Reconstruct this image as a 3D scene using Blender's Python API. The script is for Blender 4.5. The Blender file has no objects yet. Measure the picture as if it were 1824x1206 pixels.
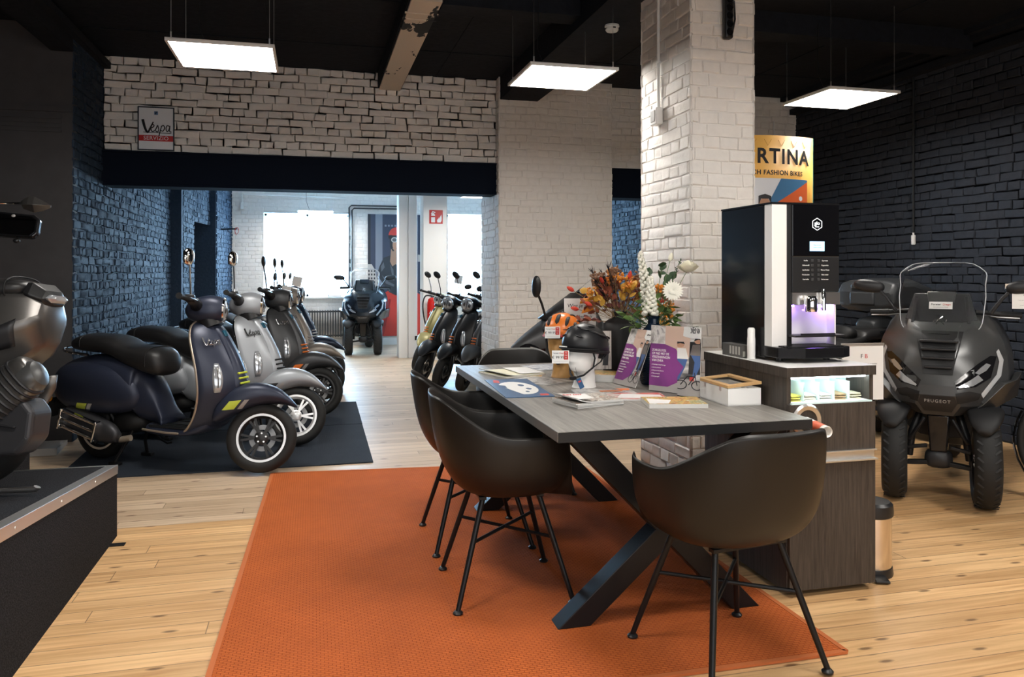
import bpy, math, random
from mathutils import Vector as V, Matrix as M, noise
random.seed(11)
SC = bpy.context.scene
C = SC.collection
PI = math.pi
R = math.radians
ID = M.Identity(4)

# ---------------------------------------------------------------- geometry
def se(a, n):
    c = math.cos(a); s = math.sin(a)
    return (math.copysign(abs(c) ** (2 / n), c), math.copysign(abs(s) ** (2 / n), s))

def cr(st, k):
    """catmull-rom densify a list of equal-length tuples"""
    out = []
    n = len(st)
    for i in range(n - 1):
        p0 = st[max(i - 1, 0)]; p1 = st[i]; p2 = st[i + 1]; p3 = st[min(i + 2, n - 1)]
        for j in range(k):
            t = j / k
            out.append(tuple(0.5 * ((2 * b) + (c - a) * t + (2 * a - 5 * b + 4 * c - d) * t * t + (3 * b - a - 3 * c + d) * t ** 3)
                             for a, b, c, d in zip(p0, p1, p2, p3)))
    out.append(tuple(st[-1]))
    return out

class B:
    def __init__(s):
        s.v = []; s.f = []
    def add(s, vs, fs):
        o = len(s.v)
        s.v += [V(p) for p in vs]
        s.f += [[i + o for i in f] for f in fs]
        return s
    def box(s, x0, x1, y0, y1, z0, z1):
        vs = [(x, y, z) for x in (x0, x1) for y in (y0, y1) for z in (z0, z1)]
        return s.add(vs, [(0, 1, 3, 2), (4, 6, 7, 5), (0, 4, 5, 1), (2, 3, 7, 6), (0, 2, 6, 4), (1, 5, 7, 3)])
    def bar(s, p, q, w, h, up=(0, 0, 1)):
        p = V(p); q = V(q); d = (q - p).normalized(); u = V(up)
        a = d.cross(u).normalized() * w / 2; b = a.cross(d).normalized() * h / 2
        vs = [p - a - b, p + a - b, p + a + b, p - a + b, q - a - b, q + a - b, q + a + b, q - a + b]
        return s.add(vs, [(0, 3, 2, 1), (4, 5, 6, 7), (0, 1, 5, 4), (1, 2, 6, 5), (2, 3, 7, 6), (3, 0, 4, 7)])
    def loft(s, rings, cap=True, closed=False, cyc=True):
        n = len(rings[0]); vs = [p for r in rings for p in r]; fs = []
        m = len(rings)
        for i in range(m if closed else m - 1):
            a = i * n; b = ((i + 1) % m) * n
            for j in range(n if cyc else n - 1):
                k = (j + 1) % n
                fs.append((a + j, a + k, b + k, b + j))
        if cap and cyc and not closed:
            fs.append(tuple(range(n))[::-1]); fs.append(tuple(range((m - 1) * n, m * n)))
        return s.add(vs, fs)
    def grid(s, rows):
        return s.loft(rows, cap=False, cyc=False)
    def tube(s, pts, r, n=8, cap=True, closed=False, flat=1.0):
        pts = [V(p) for p in pts]; m = len(pts)
        rs = r if isinstance(r, (list, tuple)) else [r] * m
        rings = []; a = None
        for i, p in enumerate(pts):
            if closed: d = pts[(i + 1) % m] - pts[i - 1]
            else: d = pts[min(i + 1, m - 1)] - pts[max(i - 1, 0)]
            d.normalize()
            if a is None:
                a = d.cross(V((0, 0, 1)))
                if a.length < .05: a = d.cross(V((0, 1, 0)))
            a = (a - d * a.dot(d)).normalized()
            b = d.cross(a)
            rings.append([p + (a * math.cos(t) + b * flat * math.sin(t)) * rs[i] for t in [2 * PI * k / n for k in range(n)]])
        return s.loft(rings, cap, closed)
    def lathe(s, prof, n=24, m=ID, closed=False):
        rings = [[m @ V((r * math.cos(t), r * math.sin(t), z)) for t in [2 * PI * k / n for k in range(n)]] for r, z in prof]
        return s.loft(rings, True, closed)
    def prism(s, poly, w0, w1, f):
        n = len(poly)
        vs = [f(u, v, w0) for u, v in poly] + [f(u, v, w1) for u, v in poly]
        fs = [tuple(range(n)), tuple(range(2 * n - 1, n - 1, -1))]
        fs += [(i, i + n, (i + 1) % n + n, (i + 1) % n) for i in range(n)]
        return s.add(vs, fs)
    def body(s, st, N=24, k=3):
        """loft along x; station = (x, zb, zt, half_w, exponent)"""
        if k > 1: st = cr(st, k)
        rings = []
        for x, zb, zt, w, n in st:
            c = (zb + zt) / 2; h = (zt - zb) / 2
            w = max(w, .001)
            rings.append([(x, w * se(2 * PI * j / N, n)[0], c + h * se(2 * PI * j / N, n)[1]) for j in range(N)])
        return s.loft(rings)
    def ell(s, c, rad, m=M.Identity(3), nu=14, nv=9, ex=2.0):
        rings = []
        for i in range(nv + 1):
            a = -PI / 2 + PI * i / nv
            cc, ss = se(a, ex); cc = max(abs(cc), .02)
            rings.append([V(c) + m @ V((rad[0] * cc * se(2 * PI * j / nu, ex)[0], rad[1] * cc * se(2 * PI * j / nu, ex)[1], rad[2] * ss)) for j in range(nu)])
        return s.loft(rings)
    def xf(s, m):
        s.v = [m @ p for p in s.v]; return s
    def mir(s):
        vs = [(p.x, -p.y, p.z) for p in s.v]; fs = [f[::-1] for f in s.f]
        return s.add(vs, fs)
    def join(s, o):
        return s.add(o.v, o.f)
    def mesh(s, name, smooth=True, ang=38, fix=True):
        me = bpy.data.meshes.new(name)
        me.from_pydata([tuple(p) for p in s.v], [], s.f)
        if fix:
            import bmesh
            bm = bmesh.new(); bm.from_mesh(me)
            bmesh.ops.recalc_face_normals(bm, faces=bm.faces)
            bm.to_mesh(me); bm.free()
        if smooth:
            me.polygons.foreach_set('use_smooth', [True] * len(me.polygons))
            if ang: me.set_sharp_from_angle(angle=R(ang))
        me.update()
        return me
    def build(s, name, mat, parent=None, smooth=True, ang=38, bev=0, sub=0, sol=0, fix=True, seg=2):
        o = bpy.data.objects.new(name, s.mesh(name, smooth, ang, fix))
        C.objects.link(o)
        for m_ in (mat if isinstance(mat, (list, tuple)) else [mat]): o.data.materials.append(m_)
        if parent: o.parent = parent
        if sol:
            md = o.modifiers.new('s', 'SOLIDIFY'); md.thickness = sol; md.offset = 0
        if bev:
            md = o.modifiers.new('b', 'BEVEL'); md.width = bev; md.segments = seg; md.limit_method = 'ANGLE'; md.angle_limit = R(35)
        if sub:
            md = o.modifiers.new('u', 'SUBSURF'); md.levels = sub; md.render_levels = sub
        return o

def rot(ax, deg): return M.Rotation(R(deg), 4, ax)
def T(x, y=0, z=0): return M.Translation(V((x, y, z)))
def arc(c, r, a0, a1, n, f=lambda u, v: (u, 0, v)):
    return [f(c[0] + r * math.cos(R(a0 + (a1 - a0) * i / n)), c[1] + r * math.sin(R(a0 + (a1 - a0) * i / n))) for i in range(n + 1)]

def tag(o, label=None, cat=None, group=None, kind=None):
    if label: o['label'] = label
    if cat: o['category'] = cat
    if group: o['group'] = group
    if kind: o['kind'] = kind
    return o
def thing(name, label, cat, loc=(0, 0, 0), rz=0, group=None):
    o = bpy.data.objects.new(name, None); C.objects.link(o)
    o.location = loc; o.rotation_euler = (0, 0, R(rz)); o.empty_display_size = .1
    return tag(o, label, cat, group)
def part(name, parent):
    o = bpy.data.objects.new(name, None); C.objects.link(o); o.parent = parent; o.empty_display_size = .05
    return o
def kids(o): return [c for c in C.objects if c.parent == o]
def dup(root, loc, rz, label, mats=None, group=None, skip=()):
    mats = mats or {}
    def cp(o, par):
        c = o.copy(); C.objects.link(c); c.parent = par
        if o.type == 'MESH':
            for sl in c.material_slots:
                m_ = sl.material
                if m_ and m_.name in mats:
                    sl.link = 'OBJECT'; sl.material = mats[m_.name]
        for k in kids(o):
            if k.name.split('.')[0] in skip: continue
            cp(k, c)
        return c
    r = cp(root, None)
    r.location = loc; r.rotation_euler = (0, 0, R(rz)); r['label'] = label
    if group: r['group'] = group
    return r

FONT_OBJ = None
def textmesh(body, size, ext=.0005, shear=0, align='CENTER', space=1.0, off=0):
    cu = bpy.data.curves.new('lettering', 'FONT'); cu.body = body; cu.size = size; cu.extrude = ext
    cu.align_x = align; cu.align_y = 'CENTER'; cu.shear = shear; cu.space_character = space; cu.resolution_u = 3; cu.offset = off
    o = bpy.data.objects.new('lettering', cu); C.objects.link(o)
    dg = bpy.context.evaluated_depsgraph_get()
    me = bpy.data.meshes.new_from_object(o.evaluated_get(dg))
    bpy.data.objects.remove(o)
    return me
def text(name, body, size, mat, parent, m, shear=0, bold=0, align='CENTER', space=1.0, sx=1.0):
    """m: matrix whose x is reading direction, y is up, z is out of the surface"""
    me = textmesh(body, size, .0006, shear, align, space)
    me.transform(m @ M.Diagonal((sx, 1, 1, 1)))
    me.materials.clear(); me.materials.append(mat)
    o = bpy.data.objects.new(name, me); C.objects.link(o); o.parent = parent
    return o
def frame(o, x, z):
    """matrix at o with local x, and z as normal"""
    x = V(x).normalized(); z = V(z).normalized(); y = z.cross(x).normalized(); x = y.cross(z)
    m = M((x, y, z)).transposed().to_4x4(); m.translation = V(o)
    return m

# ---------------------------------------------------------------- materials
def mat(name, col, rough=.5, metal=0, coat=0, spec=.5, trans=0, emit=None, es=0, alpha=1, ior=1.45):
    m = bpy.data.materials.new(name); m.use_nodes = True
    b = m.node_tree.nodes['Principled BSDF']
    b.inputs['Base Color'].default_value = (*col, 1)
    b.inputs['Roughness'].default_value = rough; b.inputs['Metallic'].default_value = metal
    b.inputs['Coat Weight'].default_value = coat; b.inputs['Coat Roughness'].default_value = .08
    b.inputs['Specular IOR Level'].default_value = spec
    b.inputs['Transmission Weight'].default_value = trans; b.inputs['IOR'].default_value = ior
    b.inputs['Alpha'].default_value = alpha
    if emit:
        b.inputs['Emission Color'].default_value = (*emit, 1); b.inputs['Emission Strength'].default_value = es
    return m
def nodes(m):
    nt = m.node_tree
    def N(t, **kw):
        n = nt.nodes.new(t)
        for k, v in kw.items():
            if k.startswith('i_'):
                n.inputs[k[2:].replace('_', ' ')].default_value = v
            else: setattr(n, k, v)
        return n
    return nt, N, nt.links.new, nt.nodes['Principled BSDF']
def rough_noise(m, scale, strength, dist=.005, detail=4, colvar=0, stretch=None, mixcol=None):
    """fine surface bump plus colour variation in object space"""
    nt, N, L, b = nodes(m)
    tc = N('ShaderNodeTexCoord')
    src = tc.outputs['Object']
    if stretch:
        mp = N('ShaderNodeMapping'); mp.inputs['Scale'].default_value = stretch
        L(src, mp.inputs['Vector']); src = mp.outputs['Vector']
    nz = N('ShaderNodeTexNoise', i_Scale=scale, i_Detail=detail)
    L(src, nz.inputs['Vector'])
    if strength:
        bp = N('ShaderNodeBump', i_Strength=strength, i_Distance=dist)
        L(nz.outputs['Fac'], bp.inputs['Height']); L(bp.outputs['Normal'], b.inputs['Normal'])
    if colvar or mixcol:
        c = b.inputs['Base Color'].default_value[:3]
        rp = N('ShaderNodeValToRGB')
        e = rp.color_ramp.elements
        e[0].position = .3; e[1].position = .7
        e[0].color = (*[max(0, q * (1 - colvar)) for q in c], 1)
        e[1].color = (*(mixcol or [q * (1 + colvar) for q in c]), 1)
        L(nz.outputs['Fac'], rp.inputs['Fac']); L(rp.outputs['Color'], b.inputs['Base Color'])
    return m

MT = {}
def m_(k, *a, **kw):
    MT[k] = mat(k, *a, **kw); return MT[k]
m_('white_brick', (.80, .765, .725), .7, spec=.2); rough_noise(MT['white_brick'], 22, .5, .008, 6, .03)
m_('dark_brick', (.030, .034, .044), .75, spec=.18); rough_noise(MT['dark_brick'], 30, .4, .008, 5, .1)
m_('daylit_dark_brick', (.021, .036, .060), .75, spec=.2); rough_noise(MT['daylit_dark_brick'], 30, .5, .01, 5, .12)  # dark brick paint with the blue of the daylight mixed into its colour
m_('dark_plaster', (.052, .050, .052), .75); rough_noise(MT['dark_plaster'], 8, .06, .004, 4, .1)
m_('ceiling_paint', (.0115, .0135, .0185), .85, spec=.2); rough_noise(MT['ceiling_paint'], 18, .3, .01, 5, .2)
m_('lintel_paint', (.006, .009, .017), .9, spec=.08)
m_('white_paint', (.82, .81, .79), .45)
m_('aluminium', (.78, .77, .75), .35, 1)
m_('steel_brushed', (.70, .68, .66), .28, 1)
m_('chrome', (.92, .91, .90), .06, 1)
m_('black_plastic', (.012, .012, .013), .38)
m_('black_matt', (.010, .010, .011), .6)
m_('black_gloss', (.006, .006, .007), .06, 0, .5)
m_('chair_shell', (.0105, .0092, .008), .42, spec=.42)
m_('black_metal', (.010, .010, .011), .36, 0, spec=.32)
m_('rubber', (.012, .012, .012), .7)
m_('seat_leather', (.016, .0155, .016), .42); rough_noise(MT['seat_leather'], 240, .25, .002, 2)
m_('clear_glass', (1, 1, 1), .02, trans=1, ior=1.06, spec=.35)
m_('lens_glass', (.95, .97, 1), .05, trans=.75, spec=.6)
m_('lamp_reflector', (.85, .86, .88), .12, 1)
m_('paper', (.80, .79, .76), .6)
m_('price_card', (.82, .81, .79), .5)
m_('ink', (.02, .02, .022), .6)
m_('red_print', (.55, .05, .04), .5)
m_('amber', (.85, .30, .02), .2)
m_('tail_red', (.45, .02, .015), .15)
m_('orange_accent', (.85, .20, .03), .35)
m_('lime_accent', (.52, .60, .06), .45)
m_('grey_decal', (.36, .35, .34), .5)
m_('engine_grey', (.055, .055, .06), .45, .5)
m_('disc_steel', (.26, .26, .26), .42, 1)

# timber floor: boards run along x
def floor_mat():
    m = mat('floorboards', (.6, .4, .2), .42); nt, N, L, b = nodes(m)
    tc = N('ShaderNodeTexCoord'); sep = N('ShaderNodeSeparateXYZ'); L(tc.outputs['Object'], sep.inputs[0])
    def math_(op, a, b_=None, **k):
        n = N('ShaderNodeMath', operation=op)
        for i, q in enumerate((a, b_)):
            if q is None: continue
            if isinstance(q, (int, float)): n.inputs[i].default_value = q
            else: L(q, n.inputs[i])
        return n.outputs[0]
    W = .107
    yy = math_('DIVIDE', sep.outputs['Y'], W); row = math_('FLOOR', yy); fy = math_('FRACT', yy)
    wn = N('ShaderNodeTexWhiteNoise', noise_dimensions='1D'); L(row, wn.inputs['W'])
    xo = math_('ADD', sep.outputs['X'], math_('MULTIPLY', wn.outputs['Value'], 7.3))
    xx = math_('DIVIDE', xo, 3.1); col = math_('FLOOR', xx); fx = math_('FRACT', xx)
    cb = N('ShaderNodeCombineXYZ'); L(row, cb.inputs[0]); L(col, cb.inputs[1])
    w2 = N('ShaderNodeTexWhiteNoise', noise_dimensions='2D'); L(cb.outputs[0], w2.inputs['Vector'])
    # grain
    cv = N('ShaderNodeCombineXYZ'); L(math_('MULTIPLY', xo, 1.6), cv.inputs[0]); L(math_('MULTIPLY', sep.outputs['Y'], 34), cv.inputs[1])
    L(math_('MULTIPLY', w2.outputs['Value'], 40), cv.inputs[2])
    g = N('ShaderNodeTexNoise', i_Scale=1.0, i_Detail=5, i_Roughness=.6, i_Distortion=.6); L(cv.outputs[0], g.inputs['Vector'])
    r1 = N('ShaderNodeValToRGB'); L(g.outputs['Fac'], r1.inputs['Fac'])
    e = r1.color_ramp.elements; e[0].position = .25; e[0].color = (.50, .265, .105, 1); e[1].position = .62; e[1].color = (.80, .53, .275, 1)
    # per board tint
    r2 = N('ShaderNodeValToRGB'); L(w2.outputs['Value'], r2.inputs['Fac'])
    e = r2.color_ramp.elements; e[0].color = (.78, .72, .66, 1); e[1].color = (1.06, 1.04, 1.02, 1)
    mx = N('ShaderNodeMix', data_type='RGBA', blend_type='MULTIPLY'); mx.inputs[0].default_value = .9
    L(r1.outputs['Color'], mx.inputs[6]); L(r2.outputs['Color'], mx.inputs[7])
    # older, greyer boards farther in
    old = N('ShaderNodeMix', data_type='RGBA')
    r3 = N('ShaderNodeValToRGB'); L(g.outputs['Fac'], r3.inputs['Fac'])
    e = r3.color_ramp.elements; e[0].position = .25; e[0].color = (.46, .33, .21, 1); e[1].position = .65; e[1].color = (.70, .55, .40, 1)
    oldc = N('ShaderNodeMix', data_type='RGBA', blend_type='MULTIPLY'); oldc.inputs[0].default_value = .8
    L(r3.outputs['Color'], oldc.inputs[6]); L(r2.outputs['Color'], oldc.inputs[7])
    far = math_('GREATER_THAN', row, 41.5); nearx = math_('LESS_THAN', sep.outputs['X'], 2.6)
    L(math_('MULTIPLY', far, nearx), old.inputs[0]); L(mx.outputs[2], old.inputs[6]); L(oldc.outputs[2], old.inputs[7])
    # knots
    kc = N('ShaderNodeCombineXYZ'); L(math_('MULTIPLY', xo, 3.0), kc.inputs[0]); L(math_('MULTIPLY', sep.outputs['Y'], 9.0), kc.inputs[1])
    vo = N('ShaderNodeTexVoronoi', voronoi_dimensions='2D', i_Scale=1.0); L(kc.outputs[0], vo.inputs['Vector'])
    kr = N('ShaderNodeValToRGB'); L(vo.outputs['Distance'], kr.inputs['Fac'])
    e = kr.color_ramp.elements; e[0].position = .045; e[0].color = (1, 1, 1, 1); e[1].position = .11; e[1].color = (0, 0, 0, 1)
    sc = N('ShaderNodeSeparateColor'); L(vo.outputs['Color'], sc.inputs[0])
    kf = math_('MULTIPLY', kr.outputs['Color'], math_('GREATER_THAN', sc.outputs[0], .55))
    km = N('ShaderNodeMix', data_type='RGBA'); L(math_('MULTIPLY', kf, .85), km.inputs[0]); L(old.outputs[2], km.inputs[6]); km.inputs[7].default_value = (.13, .06, .025, 1)
    # gaps
    gy = math_('LESS_THAN', fy, .035); gx = math_('LESS_THAN', fx, .0012)
    gap = math_('MAXIMUM', gy, gx)
    gm = N('ShaderNodeMix', data_type='RGBA'); L(math_('MULTIPLY', gap, .72), gm.inputs[0]); L(km.outputs[2], gm.inputs[6]); gm.inputs[7].default_value = (.10, .055, .028, 1)
    L(gm.outputs[2], b.inputs['Base Color'])
    bp = N('ShaderNodeBump', i_Strength=.35, i_Distance=.003)
    L(math_('SUBTRACT', math_('MULTIPLY', g.outputs['Fac'], .3), gap), bp.inputs['Height']); L(bp.outputs['Normal'], b.inputs['Normal'])
    rr = N('ShaderNodeMapRange'); L(g.outputs['Fac'], rr.inputs[0]); rr.inputs[3].default_value = .30; rr.inputs[4].default_value = .48
    L(rr.outputs[0], b.inputs['Roughness'])
    return m
MT['floor'] = floor_mat()

def weave_mat(name, c0, c1, sx, sy, bump, rough=.85):
    """woven textile: offset bricks of yarn"""
    m = mat(name, c0, rough, spec=.2); nt, N, L, b = nodes(m)
    tc = N('ShaderNodeTexCoord')
    br = N('ShaderNodeTexBrick', i_Scale=1.0, i_Mortar_Size=.16 * sy, i_Mortar_Smooth=1.0, i_Brick_Width=sx, i_Row_Height=sy)
    br.offset = .5
    br.inputs['Color1'].default_value = (1, 1, 1, 1); br.inputs['Color2'].default_value = (.8, .8, .8, 1); br.inputs['Mortar'].default_value = (0, 0, 0, 1)
    L(tc.outputs['Object'], br.inputs['Vector'])
    nz = N('ShaderNodeTexNoise', i_Scale=5, i_Detail=6); L(tc.outputs['Object'], nz.inputs['Vector'])
    mx = N('ShaderNodeMix', data_type='RGBA'); mx.inputs[6].default_value = (*c1, 1); mx.inputs[7].default_value = (*c0, 1)
    L(br.outputs['Color'], mx.inputs[0])
    mr = N('ShaderNodeMapRange'); mr.inputs[3].default_value = .82; mr.inputs[4].default_value = 1.12; L(nz.outputs['Fac'], mr.inputs[0])
    m2 = N('ShaderNodeMix', data_type='RGBA', blend_type='MULTIPLY'); m2.inputs[0].default_value = 1
    L(mx.outputs[2], m2.inputs[6]); L(mr.outputs[0], m2.inputs[7])
    L(m2.outputs[2], b.inputs['Base Color'])
    bp = N('ShaderNodeBump', i_Strength=bump, i_Distance=.004); L(br.outputs['Color'], bp.inputs['Height']); L(bp.outputs['Normal'], b.inputs['Normal'])
    return m
MT['rug'] = weave_mat('rug_weave', (.56, .135, .032), (.36, .075, .018), .026, .013, .8)
MT['rug_edge'] = mat('rug_binding', (.52, .14, .04), .8)
MT['mat'] = weave_mat('mat_rib', (.034, .042, .056), (.018, .023, .032), .012, .012, .5)
m_('podium_carpet', (.022, .022, .025), .95, spec=.1); rough_noise(MT['podium_carpet'], 160, .8, .006, 4, .55)

def wood_mat(name, c0, c1, axis, scale=6, rough=.45, planks=None, gapc=(.12, .11, .1)):
    m = mat(name, c0, rough); nt, N, L, b = nodes(m)
    tc = N('ShaderNodeTexCoord'); mp = N('ShaderNodeMapping'); L(tc.outputs['Object'], mp.inputs[0])
    s = [14, 14, 14]; s['xyz'.index(axis)] = .7
    mp.inputs['Scale'].default_value = s
    nz = N('ShaderNodeTexNoise', i_Scale=scale, i_Detail=6, i_Roughness=.65, i_Distortion=.3); L(mp.outputs[0], nz.inputs['Vector'])
    rp = N('ShaderNodeValToRGB'); L(nz.outputs['Fac'], rp.inputs['Fac'])
    e = rp.color_ramp.elements; e[0].position = .32; e[0].color = (*c0, 1); e[1].position = .68; e[1].color = (*c1, 1)
    out = rp.outputs['Color']
    if planks:
        ax, w, off = planks
        sep = N('ShaderNodeSeparateXYZ'); L(tc.outputs['Object'], sep.inputs[0])
        a = N('ShaderNodeMath', operation='ADD'); L(sep.outputs['xyz'.index(ax)], a.inputs[0]); a.inputs[1].default_value = off
        d = N('ShaderNodeMath', operation='DIVIDE'); L(a.outputs[0], d.inputs[0]); d.inputs[1].default_value = w
        fr = N('ShaderNodeMath', operation='FRACT'); L(d.outputs[0], fr.inputs[0])
        fl = N('ShaderNodeMath', operation='FLOOR'); L(d.outputs[0], fl.inputs[0])
        wn = N('ShaderNodeTexWhiteNoise', noise_dimensions='1D'); L(fl.outputs[0], wn.inputs['W'])
        mr = N('ShaderNodeMapRange'); mr.inputs[3].default_value = .82; mr.inputs[4].default_value = 1.12; L(wn.outputs['Value'], mr.inputs[0])
        mm = N('ShaderNodeMix', data_type='RGBA', blend_type='MULTIPLY'); mm.inputs[0].default_value = 1; L(out, mm.inputs[6]); L(mr.outputs[0], mm.inputs[7])
        lt = N('ShaderNodeMath', operation='LESS_THAN'); L(fr.outputs[0], lt.inputs[0]); lt.inputs[1].default_value = .016
        mg = N('ShaderNodeMix', data_type='RGBA'); L(lt.outputs[0], mg.inputs[0]); L(mm.outputs[2], mg.inputs[6]); mg.inputs[7].default_value = (*gapc, 1)
        out = mg.outputs[2]
    L(out, b.inputs['Base Color'])
    bp = N('ShaderNodeBump', i_Strength=.15, i_Distance=.002); L(nz.outputs['Fac'], bp.inputs['Height']); L(bp.outputs['Normal'], b.inputs['Normal'])
    return m
MT['table_wood'] = wood_mat('grey_oak', (.135, .125, .114), (.27, .25, .225), 'y', 4, .45, ('x', .262, .20))
MT['cab_wood'] = wood_mat('dark_walnut_laminate', (.028, .022, .018), (.075, .060, .049), 'z', 7, .5)
m_('panel_light', (1, 1, 1), .5, emit=(1, .955, .89), es=12.8)
m_('window_light', (1, 1, 1), .5, emit=(.38, .68, 1.0), es=12)
EXPO = 1.46
# ---------------------------------------------------------------- brickwork
def bricks(b, o, ux, n, L, z0, z1, holes=(), h=.0065, bw=.225, course=.072, jit=.004, ext0=0, ext1=0, gap=.005, rag=0, soft=1.0):
    o = V(o); ux = V(ux).normalized(); n = V(n).normalized(); up = V((0, 0, 1))
    rows = max(1, round((z1 - z0) / course)); ch = (z1 - z0) / rows
    for i in range(rows):
        za = z0 + i * ch; zb = za + ch; zm = (za + zb) / 2
        iv = [(-ext0, L + ext1)]
        for a0, a1, h0, h1 in holes:
            if h0 < zm < h1:
                nv = []
                for p, q in iv:
                    if a1 <= p or a0 >= q: nv.append((p, q)); continue
                    if a0 > p: nv.append((p, a0))
                    if a1 < q: nv.append((a1, q))
                iv = nv
        w = bw if i % 2 == 0 else bw / 2
        for p, q in iv:
            b.add([o + ux * p + up * za, o + ux * q + up * za, o + ux * q + up * zb, o + ux * p + up * zb], [(0, 1, 2, 3)])
            off = (0, .25, .5, .75)[i % 4] * bw + random.uniform(-.01, .01)
            u = math.floor((p - off) / w) * w + off
            while u < q - 1e-4:
                ww = w * random.uniform(.9, 1.1) if jit > .003 else w
                a = max(u, p); e = min(u + ww, q); u += ww
                if e - a < .02: continue
                g = gap / 2
                a2 = a + (0 if a == p else g); e2 = e - (0 if e == q else g)
                d = h * random.uniform(.75, 1.15) + (random.uniform(-rag, rag) if rag else 0)
                d = max(d, .003)
                jv = lambda s: random.uniform(-s, s) * jit
                rings = []
                for dep, ins in ((0, 0), (d * .6, .002 * soft), (d * .92, .007 * soft), (d, .016 * soft)):
                    ring = []
                    for (uu, zz, su, sz) in ((a2, za + g, 1, 1), (e2, za + g, -1, 1), (e2, zb - g, -1, -1), (a2, zb - g, 1, -1)):
                        k = 0 if ((uu == p or uu == q) and ins < .003) else 1
                        ring.append([uu + su * ins, zz + sz * ins, dep + (jv(.7) if dep > 0 else 0)])
                    rings.append(ring)
                jj = [(jv(1), jv(1)) for _ in range(4)]
                vs = []
                for r_ in rings:
                    for kx, (uu, zz, dd) in enumerate(r_):
                        wz = .007 * noise.noise(V((uu * 2.1, zz * 3.1, o.x + o.y))); wd = .004 * noise.noise(V((uu * 5, zz * 7, o.x - o.y)))
                        vs.append(o + ux * (uu + jj[kx][0]) + up * (zz + jj[kx][1] + (wz if za > z0 + .001 and zb < z1 - .001 else 0)) + n * (dd + (wd + .002 if dd > .001 else 0)))
                fs = [(12, 13, 14, 15)]
                for r_ in range(3):
                    for k in range(4):
                        k2 = (k + 1) % 4
                        fs.append((r_ * 4 + k, r_ * 4 + k2, r_ * 4 + 4 + k2, r_ * 4 + 4 + k))
                b.add(vs, fs)
    return b
def struct(name, b, m, **k):
    o = b.build(name, m, None, **k); o['kind'] = 'structure'; return o

ZC = 3.32
XL, XR, YB, YF = -1.84, 5.33, 7.8, 14.7
# floor, ceilings
struct('floor', B().box(-4.6, XR + .1, -3.1, YF + .1, -.12, 0), MT['floor'], smooth=False)
b = B().box(-4.6, XR + .1, -3.1, YB + .2, ZC, ZC + .1)
for i in range(5): b.box(-1.9 + i * 1.55, -1.892 + i * 1.55, -3, YB, ZC - .006, ZC)
for i in range(8): b.box(-4.5, XR, -1.5 + i * 1.2, -1.492 + i * 1.2, ZC - .006, ZC)
struct('ceiling', b, MT['ceiling_paint'], smooth=False)
m_('far_ceiling', (.72, .72, .72), .7)
struct('ceiling_far_room', B().box(-1.9, XR + .1, YB + .2, YF + .1, ZC, ZC + .1), MT['far_ceiling'], smooth=False)

# wall with the wide opening
b = B()
bricks(b, (XL, YB, 0), (1, 0, 0), (0, -1, 0), 1.826 - XL, 2.462, ZC, jit=.007, h=.0095, course=.07, rag=.002)
b.box(XL, 1.826, YB + .0, YB + .7, 2.46, ZC)
struct('wall_back', b, MT['white_brick'])
b = B()
bricks(b, (1.826, YB + .7, 0), (0, -1, 0), (-1, 0, 0), .7, 0, 2.143, jit=.004)
bricks(b, (1.826, YB, 0), (0, -1, 0), (-1, 0, 0), .15, 0, ZC, jit=.004, ext1=.012)
bricks(b, (1.826, YB - .15, 0), (1, 0, 0), (0, -1, 0), 1.195, 0, ZC, jit=.005, ext0=.012, ext1=.012)
bricks(b, (3.021, YB - .15, 0), (0, 1, 0), (1, 0, 0), .85, 0, 2.143, jit=.004)
b.box(1.828, 3.019, YB - .148, YB + .7, 0, ZC)
bricks(b, (1.826, YB + .7, 0), (1, 0, 0), (0, 1, 0), 1.195, 0, ZC, jit=.005)
struct('wall_back_pier', b, MT['white_brick'])
b = B()
bricks(b, (3.021, YB, 0), (1, 0, 0), (0, -1, 0), XR - 3.021, 2.462, ZC, jit=.006)
b.box(3.021, XR, YB + .002, YB + .7, 2.46, ZC)
struct('wall_back_side', b, MT['white_brick'])
b = B().box(XL - .05, 1.824, YB - .035, YB + .26, 2.143, 2.458); b.box(XL - .05, 1.824, YB - .05, YB - .035, 2.14, 2.16); b.box(XL - .05, 1.824, YB - .05, YB - .035, 2.44, 2.462)
struct('trim_lintel_beam', b, MT['lintel_paint'], bev=.003)
b = B().box(3.025, XR, YB - .035, YB + .26, 2.143, 2.458)
struct('trim_lintel_side', b, MT['lintel_paint'], bev=.003)

# left wall, stepping in with pilasters
def lw(b, x0, y0, x1, y1, z1=ZC, holes=(), z0=0):
    d = V((x1 - x0, y1 - y0, 0)); n = V((d.y, -d.x, 0)).normalized()
    bricks(b, (x0, y0, 0), d, n, d.length, z0, z1, holes=holes, jit=.007, h=.012, course=.07, bw=.21, gap=.008, rag=.004)
b = B()
lw(b, -1.855, 6.88, -1.855, 7.8); lw(b, -1.855, 7.8, -1.865, 11.3)
lw(b, -1.72, 11.42, -1.70, 12.3); lw(b, -1.50, 13.3, -1.40, YF)
b.box(-2.1, -1.87, 6.9, 12.3, 0, ZC); b.box(-1.88, -1.715, 11.3, 11.42, 0, ZC); b.box(-2.1, -1.705, 12.2, 12.3, 0, ZC)
lw(b, -1.70, 12.3, -1.60, 13.27, ZC, z0=2.1)
b.box(-2.1, -1.50, 13.27, 13.3, 0, ZC); b.box(-2.2, -1.54, 13.3, YF, 0, ZC)
struct('wall_left', b, MT['daylit_dark_brick'])
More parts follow.
